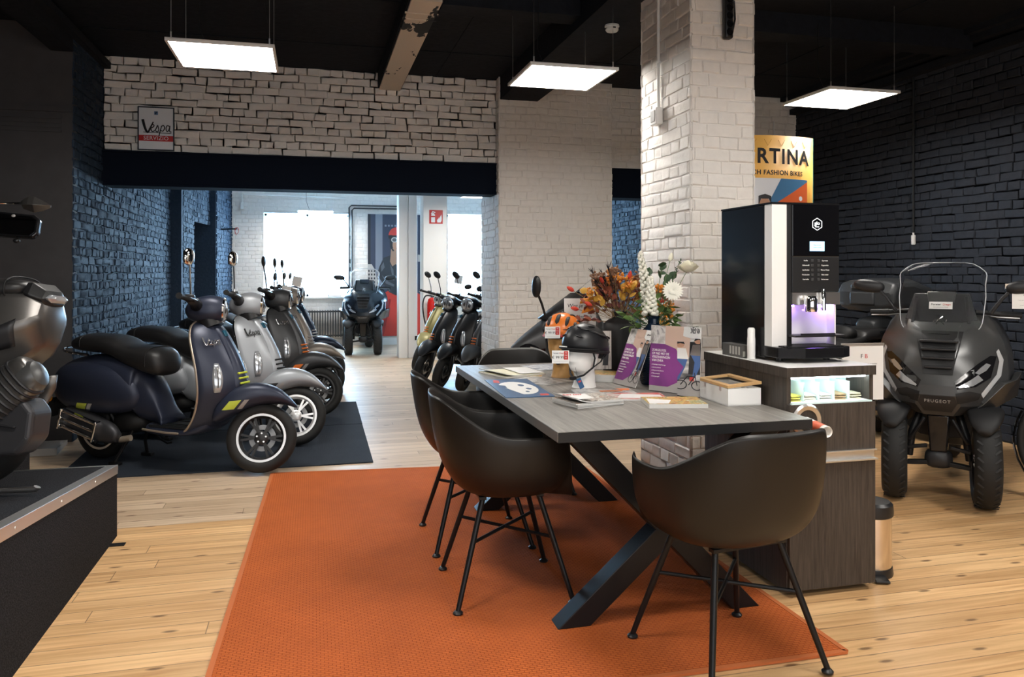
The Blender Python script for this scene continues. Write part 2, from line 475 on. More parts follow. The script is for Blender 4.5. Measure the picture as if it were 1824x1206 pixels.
# dark door recess in the left wall
m_('dark_door', (.018, .019, .022), .5)
b = B().box(-1.98, -1.94, 12.3, 13.27, 0, 2.1); b.box(-1.94, -1.925, 12.4, 13.17, .15, 1.0); b.box(-1.94, -1.925, 12.4, 13.17, 1.1, 1.98)
dr = struct('door_1', b, MT['dark_door'], smooth=False)
# plain dark wall facing the shop beside the platform
b = B().box(-4.6, -1.85, 6.88, 7.0, 0, ZC)
for k in range(2):
    for j in range(4):
        x = -2.9 + k * .55; b.box(x, x + .42, 6.868, 6.88, 2.46 + j * .035, 2.478 + j * .035)
b.box(-4.6, -1.85, 6.86, 6.88, 2.62, 2.66)
struct('wall_left_return', b, MT['dark_plaster'], smooth=False)
struct('wall_outer_left', B().box(-4.7, -4.6, -3.1, 6.9, 0, ZC), MT['dark_plaster'], smooth=False)
m_('front_wall', (.35, .34, .33), .7)
wf = B().box(-4.6, XR, -3.2, -3.1, 0, .7); wf.box(-4.6, XR, -3.2, -3.1, 2.75, ZC); wf.box(-4.6, -2.6, -3.2, -3.1, .7, 2.75); wf.box(3.6, XR, -3.2, -3.1, .7, 2.75)
struct('wall_front', wf, MT['front_wall'], smooth=False)
m_('added_fill_glow', (1, 1, 1), .5, emit=(.92, .96, 1.0), es=.95)  # unseen glowing window added behind the camera to lift front-facing surfaces
wf = B()
for x in (-2.6, -.55, 1.5, 3.55): wf.box(x, x + .05, -3.18, -3.1, .7, 2.75)
wf.box(-2.6, 3.6, -3.18, -3.1, .7, .76); wf.box(-2.6, 3.6, -3.18, -3.1, 2.69, 2.75)
wf = struct('window_3', wf, MT['black_metal'], smooth=False)
B().box(-2.6, 3.6, -3.17, -3.16, .7, 2.75).build('bright_pane', MT['added_fill_glow'], wf, smooth=False)
# right wall
b = B()
bricks(b, (XR, YB, 0), (0, -1, 0), (-1, 0, 0), 7.5, 0, ZC, jit=.005, h=.010, course=.073, bw=.23, rag=.002)
b.box(XR, XR + .1, -3.1, YB + .7, 0, ZC)
struct('wall_right', b, MT['dark_brick'])
b = B(); 
for zz, dx in ((3.13, .10), (3.22, .16), (3.27, .22)): b.box(XR - dx, XR, -3, YB - .02, zz, ZC if zz > 3.26 else zz + .06)
struct('trim_cornice_right', b, MT['ceiling_paint'], smooth=False)
# far room shell
b = B()
xs = -1.40
W1 = (-.85, .664, .90, 2.42); W2 = (2.49, 4.25, .90, 2.46)
bricks(b, (xs, YF, 0), (1, 0, 0), (0, -1, 0), 4.62 - xs, 0, ZC, jit=.002, h=.0045, gap=.003,
       holes=[(w[0] - xs, w[1] - xs, w[2], w[3]) for w in (W1, W2)])
struct('wall_far', b, MT['white_brick'])
b = B()
lw(b, 4.6, YF, 4.6, YB + .7)
b.box(4.62, 4.75, YB + .6, YF, 0, ZC)
struct('wall_far_right', b, MT['daylit_dark_brick'])
struct('wall_far_side', B().box(4.6, XR + .1, YB + .68, YB + .75, 0, ZC), MT['dark_plaster'], smooth=False)
for i, w in enumerate((W1, W2)):
    b = B()
    y0 = YF; y1 = YF + .22
    b.box(w[0] - .03, w[0], y0, y1 + .05, w[2], w[3]); b.box(w[1], w[1] + .03, y0, y1 + .05, w[2], w[3])
    b.box(w[0] - .03, w[1] + .03, y0, y1 + .05, w[3], w[3] + .03); b.box(w[0] - .06, w[1] + .06, y0 - .04, y1 + .05, w[2] - .03, w[2])
    for q in (w[0] + .02, w[1] - .02, (w[0] + w[1]) / 2): b.box(q - .018, q + .018, y1 - .03, y1, w[2], w[3])
    b.box(w[0], w[1], y1 - .03, y1, w[3] - .04, w[3]); b.box(w[0], w[1], y1 - .03, y1, w[2], w[2] + .04)
    f_ = struct('window_%d' % (i + 1), b, MT['white_paint'], smooth=False)
    p = B().box(w[0], w[1], y1, y1 + .01, w[2], w[3]).build('bright_pane', MT['window_light'], f_, smooth=False)
# baseboard far wall
struct('baseboard_far', B().box(-1.4, 4.6, YF - .035, YF - .012, 0, .12), MT['white_paint'], smooth=False)

# brick column beside the table
CX0, CX1, CY0, CY1 = 2.064, 2.446, 4.0, 4.67
b = B(); e = .012
bricks(b, (CX0, CY0, 0), (1, 0, 0), (0, -1, 0), CX1 - CX0, 0, ZC, jit=.004, ext0=e, ext1=e, course=.070)
bricks(b, (CX0, CY1, 0), (0, -1, 0), (-1, 0, 0), CY1 - CY0, 0, ZC, jit=.004, ext0=e, ext1=e, course=.070)
bricks(b, (CX1, CY1, 0), (-1, 0, 0), (0, 1, 0), CX1 - CX0, 0, ZC, jit=.004, ext0=e, ext1=e, course=.070)
bricks(b, (CX1, CY0, 0), (0, 1, 0), (1, 0, 0), CY1 - CY0, 0, ZC, jit=.004, ext0=e, ext1=e, course=.070)
struct('column_brick', b, MT['white_brick'])

# ceiling beams
m_('bare_plaster', (.62, .55, .47), .7)
def peel():
    m = mat('peeling_beam_paint', (.01, .01, .011), .7); nt, N, L, bs = nodes(m)
    tc = N('ShaderNodeTexCoord'); mp = N('ShaderNodeMapping'); mp.inputs['Scale'].default_value = (2.4, 1.0, 2); L(tc.outputs['Object'], mp.inputs[0])
    mp.inputs['Location'].default_value = (0, 0, 0)
    nz = N('ShaderNodeTexNoise', i_Scale=2.2, i_Detail=7, i_Roughness=.62); L(mp.outputs[0], nz.inputs['Vector'])
    sp = N('ShaderNodeSeparateXYZ'); L(tc.outputs['Object'], sp.inputs[0])
    # bare for y>6.6 and y<5.6, painted band between
    w = N('ShaderNodeMath', operation='SUBTRACT'); L(sp.outputs['Y'], w.inputs[0]); w.inputs[1].default_value = 5.68
    ab = N('ShaderNodeMath', operation='ABSOLUTE'); L(w.outputs[0], ab.inputs[0])
    ml = N('ShaderNodeMath', operation='MULTIPLY'); L(ab.outputs[0], ml.inputs[0]); ml.inputs[1].default_value = .8
    mn = N('ShaderNodeMath', operation='MINIMUM'); L(ml.outputs[0], mn.inputs[0]); mn.inputs[1].default_value = .23
    ad = N('ShaderNodeMath', operation='ADD'); L(mn.outputs[0], ad.inputs[0]); L(nz.outputs['Fac'], ad.inputs[1])
    nzm = N('ShaderNodeMath', operation='GREATER_THAN'); L(ad.outputs[0], nzm.inputs[0]); nzm.inputs[1].default_value = .63
    mx = N('ShaderNodeMix', data_type='RGBA'); L(nzm.outputs[0], mx.inputs[0]); mx.inputs[6].default_value = (.011, .011, .013, 1); mx.inputs[7].default_value = (.60, .52, .43, 1)
    L(mx.outputs[2], bs.inputs['Base Color'])
    return m
b = B().box(.622, .852, -3, YB - .002, 3.17, ZC)
struct('trim_ceiling_beam_side', b, MT['ceiling_paint'], smooth=False)
b = B().box(.635, .84, 5.16, YB - .01, 3.152, 3.1695)
for yy in (5.42, 5.55): b.box(.62, .86, yy, yy + .015, 3.147, 3.158)
struct('trim_ceiling_beam_peeling', b, peel(), smooth=False)
struct('trim_ceiling_beam_deep', B().box(1.83, 2.22, -3, YB - .152, 3.09, ZC), MT['ceiling_paint'], smooth=False)
struct('trim_ceiling_beam_cross', B().box(.852, 5.2, 5.22, 5.42, 3.16, ZC), MT['ceiling_paint'], smooth=False)
b = B().box(-2.0, -1.84, -3, 6.86, 3.10, ZC); b.box(-1.84, -1.78, -3, YB, 3.2, 3.26)
struct('trim_ceiling_beam_left', b, MT['ceiling_paint'], smooth=False)
struct('trim_ceiling_beam_outer', B().box(-3.1, -2.75, -3, 6.86, 2.75, 3.0), MT['dark_plaster'], smooth=False)
# far-room columns
b = B().box(1.31, 1.445, 12.3, 12.6, 0, ZC); b.box(1.462, 1.60, 12.3, 12.6, 0, ZC); b.box(1.44, 1.47, 12.33, 12.6, 0, ZC)
struct('column_far_paired', b, MT['white_paint'], smooth=False, bev=.004)
struct('column_far_square', B().box(1.64, 2.005, 11.9, 12.27, 0, ZC), MT['white_paint'], smooth=False, bev=.006)

# rug, mat, threshold strip
b = B(); q = [(-.345, 2.40), (1.83, 2.385), (1.81, 5.24), (-.262, 5.44)]
b.prism(q, 0.001, .009, lambda u, v, w: V((u, v, w)))
rg = tag(b.build('rug', MT['rug'], None, smooth=False), 'large orange woven rug on the floorboards under the table', 'rug')
b = B()
for i in range(4):
    p0 = V((*q[i], .007)); p1 = V((*q[(i + 1) % 4], .007)); b.bar(p0, p1, .02, .0085)
b.build('binding', MT['rug_edge'], rg, smooth=False)
b = B().prism([(-1.62, 5.60), (.416, 5.60), (.425, 7.02), (-1.66, 7.02)], .001, .009, lambda u, v, w: V((u, v, w)))
tag(b.build('floor_mat', MT['mat'], None, smooth=False), 'dark blue-grey ribbed mat under the nearest parked scooters, beside the orange rug', 'mat')
b = B().prism([(-1.68, 7.04), (.427, 7.04), (.436, 8.25), (-1.70, 8.25)], .001, .009, lambda u, v, w: V((u, v, w)))
tag(b.build('floor_mat', MT['mat'], None, smooth=False), 'dark blue-grey ribbed mat farther in, under the scooters by the wide opening', 'mat')

# carpeted platform (top slopes up towards the viewer)
def pz(y): return .36 + (4.37 - y) * .107
b = B()
ya, yb = -.6, 4.37
x0, x1 = -4.2, -.97
b.add([(x0, ya, 0), (x1, ya, 0), (x1, yb, 0), (x0, yb, 0), (x0, ya, pz(2.2)), (x1, ya, pz(2.2)), (x1, yb, pz(yb)), (x0, yb, pz(yb)), (x1, 2.2, pz(2.2)), (x0, 2.2, pz(2.2)), (x1, 2.2, 0), (x0, 2.2, 0)],
      [(0, 1, 10, 11), (11, 10, 2, 3), (4, 9, 8, 5), (9, 7, 6, 8), (0, 4, 5, 1), (1, 5, 8, 10), (10, 8, 6, 2), (2, 6, 7, 3), (3, 7, 9, 11), (11, 9, 4, 0)])
b.box(-4.2, -1.66, yb, 5.3, 0, .36)
pod = tag(b.build('display_platform', MT['podium_carpet'], None, smooth=False), 'low platform covered in charcoal carpet with an aluminium edge', 'platform')
b = B()
def edge(p, q, nrm):
    p = V(p); q = V(q)
    b.bar(p + V((0, 0, .003)), q + V((0, 0, .003)), .05, .004); 
edge((x1 - .022, ya, pz(2.2)), (x1 - .022, 2.2, pz(2.2)), 0); edge((x1 - .022, 2.2, pz(2.2)), (x1 - .022, yb, pz(yb)), 0)
b.bar((x1 + .002, 2.2, pz(2.2) - .018), (x1 + .002, yb, pz(yb) - .018), .004, .045)
b.bar((x0, yb + .002, pz(yb) - .01), (x1 + .004, yb + .002, pz(yb) - .01), .004, .028)
b.build('edge_trim', MT['aluminium'], pod, smooth=False, bev=.001)
for yy in (2.45, 2.95, 3.45, 3.95): B().lathe([(.0, -.002), (.006, -.002), (.006, .002), (.002, .003)], 10, T(x1 + .004, yy, pz(yy) - .02) @ rot('Y', 90)).build('screw', MT['steel_brushed'], pod)
tag(B().box(-.97, -.90, 4.2, 4.24, .002, .006).build('cable_cover', MT['black_plastic'], None), 'short black strip on the floorboards beside the carpeted platform', 'strip')
m_('grey_ramp', (.42, .40, .38), .6)
b = B().prism([(6.40, 0.001), (6.82, .001), (6.82, .03), (6.42, .05)], -2.75, -1.86, lambda u, v, w: V((w + (6.72 - u) * .1, u, v)))
tag(b.build('ramp_board', MT['grey_ramp'], None, smooth=False), 'pale grey sloping board behind the carpeted platform', 'ramp')
# ---------------------------------------------------------------- ceiling lamps
def lamp(x, y, z, label, s=.6, top=ZC, rz=0, wires=True):
    t = thing('ceiling_light', label, 'ceiling light', (x, y, z), rz, 'square hanging light panels')
    h = s / 2; b = B()
    for a0, a1, c0, c1 in ((-h, h, -h, -h + .015), (-h, h, h - .015, h), (-h, -h + .015, -h + .015, h - .015), (h - .015, h, -h + .015, h - .015)): b.box(a0, a1, c0, c1, 0, .018)
    b.box(-h, h, -h, h, .016, .02)
    b.build('frame', MT['white_paint'], t, smooth=False)
    B().box(-h + .015, h - .015, -h + .015, h - .015, .003, .008).build('diffuser', MT['panel_light'], t, smooth=False)
    for sx in (-1, 1):
        for sy in (-1, 1):
            b = B().tube([(sx * (h - .03), sy * (h - .03), .018), (sx * (h - .03), sy * (h - .03), top - z)], .0016, 5)
            b.tube([(sx * (h - .03), sy * (h - .03), .02), (sx * (h - .03), sy * (h - .03), .06)], .005, 6)
            b.build('wire', MT['aluminium'], t)
    b = B().tube([(-.1, 0, .02), (-.16, .03, .2), (-.14, .06, top - z)], .003, 6); b.build('cable', MT['black_plastic'], t)
    return t
lamp(-.517, 5.09, 2.67, 'square hanging light panel in front of the wide opening, nearest the dark return wall')
lamp(1.64, 5.07, 2.67, 'square hanging light panel between the peeling beam and the brick column')
lamp(3.90, 5.165, 2.67, 'square hanging light panel near the dark brick wall, beyond the brick column')
for x, y in ((-.52, 2.3), (1.64, 2.0), (3.9, 2.3), (-.52, -.3), (1.64, -.3), (3.9, -.3)):
        lamp(x, y, 2.67, 'square hanging light panel over the front of the showroom, out of the photo')
lamp(.30, 10.35, 2.4, 'light panel just under the lintel, nearest one in the far room')
lamp(.05, 14.05, 2.4, 'light panel hanging in front of the bright far window')
lamp(2.35, 10.75, 2.42, 'light panel in the far room, above the row of black scooters')
# ---------------------------------------------------------------- armchairs
def sstep(a, b, x):
    t = min(1, max(0, (x - a) / (b - a))); return t * t * (3 - 2 * t)
def make_chair(label):
    t = thing('armchair', label, 'chair', (0, 0, 0), 0, 'black shell armchairs around the table')
    NP, NT = 72, 16
    rows = []
    for j in range(NT + 1):
        tau = j / NT; row = []
        for i in range(NP):
            ph = 2 * PI * i / NP; a = abs(math.degrees(math.atan2(math.sin(ph), math.cos(ph))))  # 0 front
            cx, cy = se(ph, 2.7)
            back = sstep(88, 158, a)
            side = sstep(33, 45, a)
            rim = .447 + side * .248 - .012 * (1 - side) + back * .150 + side * (1 - back) * .0
            rx = .275 if cx > 0 else .27; ry = .292
            rx *= 1 - .0 * back
            ang = tau * PI / 2
            k = math.sin(ang) ** .47
            h = (1 - math.cos(ang) ** .50) if tau < 1 else 1
            x = cx * rx * k; y = cy * ry * k
            z = .43 + (rim - .43) * h
            up = max(0, (z - .5)) / .33
            x -= back * .045 * up                      # back leans
            y *= 1 + .05 * up * side * (1 - back) - .08 * back * up
            if side < 1: z -= (1 - side) * .006 * tau ** 6
            row.append(V((x, y, z)))
        rows.append(row)
    b = B(); b.loft(rows, cap=False)
    b.add([rows[0][0]], [])
    sh = b.build('seat_shell', MT['chair_shell'], t, ang=0)
    md = sh.modifiers.new('s', 'SOLIDIFY'); md.thickness = .011; md.offset = 1
    md = sh.modifiers.new('u', 'SUBSURF'); md.levels = 1; md.render_levels = 1
    b = B()
    for sx in (-1, 1):
        b.bar((sx * .12, -.15, .422), (sx * .12, .15, .422), .03, .014)
    b.bar((-.12, 0, .42), (.12, 0, .42), .05, .012)
    b.build('seat_bracket', MT['black_metal'], t, bev=.002)
    for sx in (-1, 1):
        for sy in (-1, 1):
            top = V((sx * .115, sy * .13, .43)); ft = V((sx * .235, sy * .235, .012))
            l = B().tube([top, top.lerp(ft, .5), ft], [.0115, .0115, .010], 10).build('leg', MT['black_metal'], t)
            B().lathe([(.0, 0), (.019, 0), (.020, .006), (.012, .014), (0, .016)], 14, T(ft.x, ft.y, 0)).build('foot_pad', MT['black_plastic'], l)
    for s in (-1, 1):
        p = V((.115, s * .13, .43)).lerp(V((.235, s * .235, .012)), .42); q = V((-.115, -s * .13, .43)).lerp(V((-.235, -s * .235, .012)), .42)
        B().tube([p, q], .0075, 8).build('stretcher', MT['black_metal'], t)
    return t
RZ = .0095
ch = make_chair('black shell armchair at the long side of the table, nearest the viewer on that side')
ch.location = (.795, 3.243, RZ); ch.rotation_euler = (0, 0, R(-2))
dup(ch, (.80, 3.885, RZ), 0, 'black shell armchair mostly hidden behind the nearest side armchair, farther along the table')
dup(ch, (1.405, 2.47, RZ), 98, 'black shell armchair with its back to the viewer at the near end of the table')
dup(ch, (1.29, 4.70, RZ), -90, 'black shell armchair at the far end of the table, only its backrest rim in sight')

# ---------------------------------------------------------------- table
TX0, TX1, TY0, TY1, TZ = .852, 1.901, 2.675, 4.74, .775
t = thing('dining_table', 'long grey oak table with black crossed steel legs, covered in brochures and vases', 'table', (0, 0, 0))
B().box(TX0, TX1, TY0, TY1, TZ - .038, TZ).build('tabletop', MT['table_wood'], t, smooth=False, bev=.002)
for ya_, yb_ in ((TY0 - .002, TY0 - .0002), (TY1 + .0002, TY1 + .002)): B().box(TX0 + .002, TX1 - .002, ya_, yb_, TZ - .039, TZ - .002).build('end_band', MT['black_matt'], t, smooth=False)
def xleg(y):
    for x0, x1, dy in ((.955, 1.79, 0), (1.68, .98, .001)):
        d = V((x1 - x0, 0, TZ - .04)).normalized()
        poly = []
        w = .043 / abs(d.z)
        for (x, z) in ((x0 - w, RZ), (x0 + w, RZ), (x1 + w, TZ - .045), (x1 - w, TZ - .045)): poly.append((x, z))
        B().prism(poly, y - .045 + dy, y + .045 - dy, lambda u, v, q: V((u, q, v))).build('leg', MT['black_metal'], t, smooth=False, bev=.003)
xleg(2.835); xleg(4.33)
b = B().box(1.0, 1.82, 2.80, 2.87, TZ - .045, TZ - .0385); b.box(1.0, 1.82, 4.29, 4.37, TZ - .045, TZ - .0385); b.box(1.35, 1.41, 2.8, 4.37, TZ - .06, TZ - .0385)
b.build('frame_rail', MT['black_metal'], t, smooth=False)

# ---------------------------------------------------------------- coffee cabinet
KX0, KX1, KY0, KY1, KZ = 1.905, 2.325, 2.855, 3.55, .955
t = thing('coffee_cabinet', 'dark wood laminate coffee cabinet with a lit glass display drawer', 'cabinet', (0, 0, 0))
W_ = MT['cab_wood']
m_('cab_white', (.78, .77, .75), .3)
B().box(KX0, KX0 + .02, KY0, KY1, .02, KZ - .042).build('side_panel', W_, t, smooth=False)
B().box(KX1 - .02, KX1, KY0, KY1, .02, KZ - .042).build('side_panel', W_, t, smooth=False)
B().box(KX0 + .02, KX1 - .02, KY1 - .02, KY1, .02, KZ - .042).build('back_panel', W_, t, smooth=False)
B().box(KX0 + .03, KX1 - .03, KY0 + .05, KY1 - .04, 0, .03).build('plinth', MT['black_matt'], t, smooth=False)
tp = B().box(KX0 - .006, KX1 + .006, KY0 - .012, KY1, KZ - .042, KZ - .002).build('top_slab', W_, t, smooth=False)
B().box(KX0 - .004, KX1 + .004, KY0 - .010, KY1 - .002, KZ - .002, KZ).build('white_surface', MT['cab_white'], tp, smooth=False)
B().box(KX0 + .003, KX1 - .003, KY0 - .018, KY0, .03, .555).build('lower_door', W_, t, smooth=False)
dr = B().box(KX0 + .003, KX1 - .003, KY0 - .018, KY0, .60, .80).build('drawer_front', W_, t, smooth=False)
b = B().box(KX0 + .02, KX1 - .003, KY0 - .03, KY0 - .002, .595, .601); b.box(KX0 + .02, KX1 - .003, KY0 - .012, KY0 - .004, .56, .60); b.box(KX0 + .02, KX1 - .003, KY0 - .036, KY0 - .002, .556, .563)
b.build('drawer_handle', MT['aluminium'], t, smooth=False, bev=.001)
m_('display_white', (.85, .88, .86), .5)
b = B().box(KX0 + .02, KX1 - .02, KY0, KY0 + .3, .80, .806); b.box(KX0 + .02, KX1 - .02, KY0 + .3, KY0 + .31, .80, KZ - .045)
b.build('display_tray', MT['display_white'], t, smooth=False)
m_('strip_light', (1, 1, 1), .5, emit=(.80, .97, 1.0), es=14)
B().box(KX0 + .03, KX1 - .03, KY0 + .01, KY0 + .022, KZ - .05, KZ - .0425).build('light_strip', MT['strip_light'], t, smooth=False)
b = B().box(KX0 + .022, KX1 - .022, KY0 - .004, KY0, .803, KZ - .05)
b.build('display_glass', MT['clear_glass'], t, smooth=False)
m_('glass_edge', (.75, .9, .88), .15)
b = B().box(KX0 + .015, KX1 - .015, KY0 - .012, KY0 - .002, .80, .806)
b.build('glass_rail', MT['glass_edge'], t, smooth=False)
b = B()
for k in range(1, 5):
    x = KX0 + .02 + k * .074; b.box(x, x + .003, KY0 + .02, KY0 + .3, .806, .885)
b.box(KX0 + .02, KX1 - .02, KY0 + .15, KY0 + .153, .806, .885)
b.build('tray_divider', MT['glass_edge'], t, smooth=False)
cols = [(.62, .58, .12), (.75, .70, .58), (.80, .78, .72), (.45, .30, .16), (.78, .72, .52), (.70, .74, .70)]
for k in range(9):
    random.seed(40 + k)
    x = KX0 + .06 + (k % 5) * .074; y = KY0 + .06 + (k // 5) * .14; c_ = cols[k % 6]
    mm = MT.setdefault('sachet%d' % (k % 6), mat('sachet_paper_%d' % (k % 6), c_, .5))
    for q in range(3):
        b = B().box(-.026, .026, -.034, .034, 0, .005).xf(T(x + q * .001, y + q * .003, .8075 + q * .0095) @ rot('Z', random.uniform(-12, 12)) @ rot('X', random.uniform(0, 5)))
        tag(b.build('sachet', mm, None, smooth=False), 'small sachets lying in the lit glass display of the coffee cabinet', 'sachet', 'sachets in the display drawer')
# cup dispenser
t = thing('cup_dispenser', 'round steel cup dispenser on the coffee cabinet front with a paper cup sticking out', 'dispenser', (1.985, KY0 - .019, .735))
Q = rot('X', 90)
B().lathe([(.045, 0), (.068, 0), (.070, .006), (.062, .014), (.045, .012)], 32, Q, closed=True).build('ring', MT['steel_brushed'], t)
m_('cup_white', (.85, .82, .78), .5); m_('cup_red', (.55, .10, .04), .5)
Q2 = T(-.0, -.0, -.005) @ rot('Z', -6) @ rot('X', 94) @ M.Diagonal((.55, .55, .66, 1))
cup = B().lathe([(.036, .0), (.039, .12), (.041, .235), (.043, .238), (.041, .243), (.036, .235), (.030, .1), (0, .1)], 28, Q2).build('paper_cup', MT['cup_white'], t)
B().lathe([(.0395, .10), (.0418, .21), (.0419, .21), (.0396, .10)], 28, Q2, closed=True).build('cup_print', MT['cup_red'], cup)

# ---------------------------------------------------------------- coffee machine
MX0, MX1, MY0, MY1, MZ0, MZ1 = 1.962, 2.302, 3.05, 3.49, .956, 1.652
t = thing('coffee_machine', 'tall black and white coffee machine with a lit screen on the dark cabinet', 'coffee machine', (0, 0, 0))
m_('machine_black', (.008, .008, .009), .2, spec=.3); m_('screen_glass', (.004, .004, .005), .04)
m_('machine_white', (.78, .76, .74), .3)
B().box(MX0, MX1, MY0 + .06, MY1, MZ0 + .01, MZ1).build('body', MT['machine_black'], t, smooth=False, bev=.004)
B().box(MX0, MX0 + .075, MY0, MY0 + .06, MZ0 + .06, MZ1).build('front_column', MT['machine_white'], t, smooth=False, bev=.003)
B().box(MX0 - .002, MX1 + .002, MY0 - .003, MY1, MZ1, MZ1 + .008).build('top_lid', MT['machine_black'], t, smooth=False)
B().box(MX0 + .075, MX0 + .10, MY0 + .002, MY0 + .06, MZ0 + .06, MZ1).build('pillar_strip', MT['black_plastic'], t, smooth=False)
fr = B().box(MX0 + .10, MX1, MY0 - .004, MY0 + .06, 1.42, MZ1).build('door_glass', MT['screen_glass'], t, smooth=False, bev=.003)
B().box(MX0 + .10, MX1, MY0 - .004, MY0 + .06, 1.262, 1.42).build('button_panel', MT['black_plastic'], t, smooth=False, bev=.002)
B().box(MX0 + .097, MX1 + .001, MY0 - .008, MY0 + .06, 1.205, 1.26).build('steel_band', MT['steel_brushed'], t, smooth=False)
b = B().box(MX0 + .075, MX1 - .02, MY0 + .055, MY0 + .06, MZ0 + .07, 1.205); b.box(MX1 - .022, MX1 - .015, MY0 + .0, MY0 + .06, MZ0 + .06, 1.205)
b.build('niche_liner', MT['machine_white'], t, smooth=False)
m_('violet_led', (1, 1, 1), .5, emit=(.36, .19, 1.0), es=15)
for x in (MX0 + .085, MX1 - .065): B().box(x, x + .04, MY0 + .02, MY0 + .05, 1.197, 1.204).build('violet_light', MT['violet_led'], t, smooth=False)
cxm = MX0 + .19
b = B().lathe([(0, 0), (.026, 0), (.028, .01), (.028, .055), (.022, .07), (0, .072)], 20, T(cxm - .015, MY0 - .03, 1.175)); b.box(cxm - .038, cxm + .008, MY0 - .035, MY0, 1.178, 1.186)
b.build('spout', MT['chrome'], t)
B().lathe([(0, 0), (.012, 0), (.012, .075), (.008, .085), (.008, .095), (0, .096)], 16, T(cxm + .056, MY0 - .02, 1.18)).build('water_nozzle', MT['chrome'], t)
b = B().prism([(MX0 - .004, MY0 + .06), (MX0 - .004, MY0 - .05), (MX0 + .10, MY0 - .10), (MX1 - .05, MY0 - .10), (MX1 + .012, MY0 - .06), (MX1 + .012, MY0 + .06)], .975, 1.022, lambda u, v, q: V((u, v, q)))
dt = b.build('drip_tray', MT['machine_black'], t, smooth=False, bev=.004)
b = B()
for k in range(9): b.box(MX0 + .03, MX1 - .03, MY0 - .075 + k * .013, MY0 - .069 + k * .013, 1.022, 1.026)
b.build('drip_grid', MT['black_metal'], dt, smooth=False)
b = B().box(MX0 + .08, MX1 - .005, MY0 - .055, MY0 + .03, 1.065, 1.073); b.box(MX0 + .08, MX0 + .095, MY0 - .0, MY0 + .02, 1.026, 1.066); b.box(MX0 + .12, MX1 - .05, MY0 - .045, MY0 - .035, 1.073, 1.08)
b.build('cup_shelf', MT['black_plastic'], t, smooth=False)
for x in (MX0 + .05, MX1 - .05):
    for y in (MY0 + .02, MY1 - .05): B().lathe([(0, 0), (.015, 0), (.015, .022), (0, .022)], 10, T(x, y, MZ0)).build('foot', MT['black_plastic'], t)
m_('lcd', (.1, .3, .5), .3, emit=(.30, .66, 1.0), es=1.3)
B().box(cxm - .002, cxm + .072, MY0 - .006, MY0 - .004, 1.445, 1.488).build('lcd_screen', MT['lcd'], t, smooth=False)
m_('lit_white', (.9, .9, .9), .5, emit=(.9, .95, 1), es=.9); m_('label_white', (.75, .75, .75), .5)
FN = (0, -1, 0)
hexc = V((cxm + .035, MY0 - .0045, 1.565))
b = B(); pts = [hexc + V((.027 * math.cos(R(90 + 60 * k)), -.001, .027 * math.sin(R(90 + 60 * k)))) for k in range(6)]
b.tube(pts, .0012, 6, closed=True); b.build('logo_outline', MT['lit_white'], t)
text('logo_text', 'gio', .023, MT['lit_white'], t, frame(hexc + V((0, -.001, .004)), (1, 0, 0), FN))
text('logo_text', 'COFFEE', .006, MT['lit_white'], t, frame(hexc + V((0, -.001, -.012)), (1, 0, 0), FN))
text('screen_text', 'Maak uw keuze', .006, MT['screen_glass'], t, frame((cxm + .035, MY0 - .0065, 1.472), (1, 0, 0), FN))
text('screen_text', 'en plaats een beker', .0055, MT['screen_glass'], t, frame((cxm + .035, MY0 - .0065, 1.461), (1, 0, 0), FN))
L5 = ['Koffie', 'Koffie met melk', 'Latte Macchiato', 'Mochaccino', 'Kan koffie']; R5 = ['Espresso', 'Cappuccino', 'Warme Choco', 'Heet water', 'Kan heet water']
m_('button_grey', (.045, .045, .048), .4)
for k in range(5):
    z = 1.402 - k * .021
    for s, tx in ((-1, L5[k]), (1, R5[k])):
        x = cxm + .026 + s * .016
        B().box(x - .006, x + .006, MY0 - .007, MY0 - .004, z - .0055, z + .0055).build('button', MT['button_grey'], t, smooth=False, bev=.001)
        text('button_label', tx, .0085, MT['label_white'], t, frame((x + s * .033, MY0 - .0052, z), (1, 0, 0), FN), sx=min(1, 8 / max(8, len(tx)) + .1))

# items on the cabinet
m_('pack_grey', (.10, .095, .09), .4)
t = thing('capsule_box', 'small dark grey printed carton beside the coffee machine', 'box', (1.965, 3.29, KZ), 1)
m_('pack_label', (.45, .44, .40), .5)
o_ = B().box(-.024, .024, -.085, .085, 0.001, .058).build('carton', MT['pack_grey'], t, smooth=False, bev=.001)
b = B()
for k in range(4): b.box(-.0246, -.024, -.07 + k * .025, -.055 + k * .025, .012, .05)
b.box(-.018, -.006, -.0856, -.085, .006, .03)
b.build('printed_label', MT['pack_label'], t, smooth=False)
t.location = (1.934, 3.30, KZ)
m_('pvc_white', (.80, .79, .77), .4)
tag(B().lathe([(0, 0), (.017, 0), (.018, .002), (.018, .095), (.0165, .10), (.0165, .135), (.012, .142), (0, .143)], 20, T(1.930, 3.165, KZ + .001)).build('spray_can', MT['pvc_white'], None), 'slim white spray can standing between the small carton and the coffee machine', 'can')
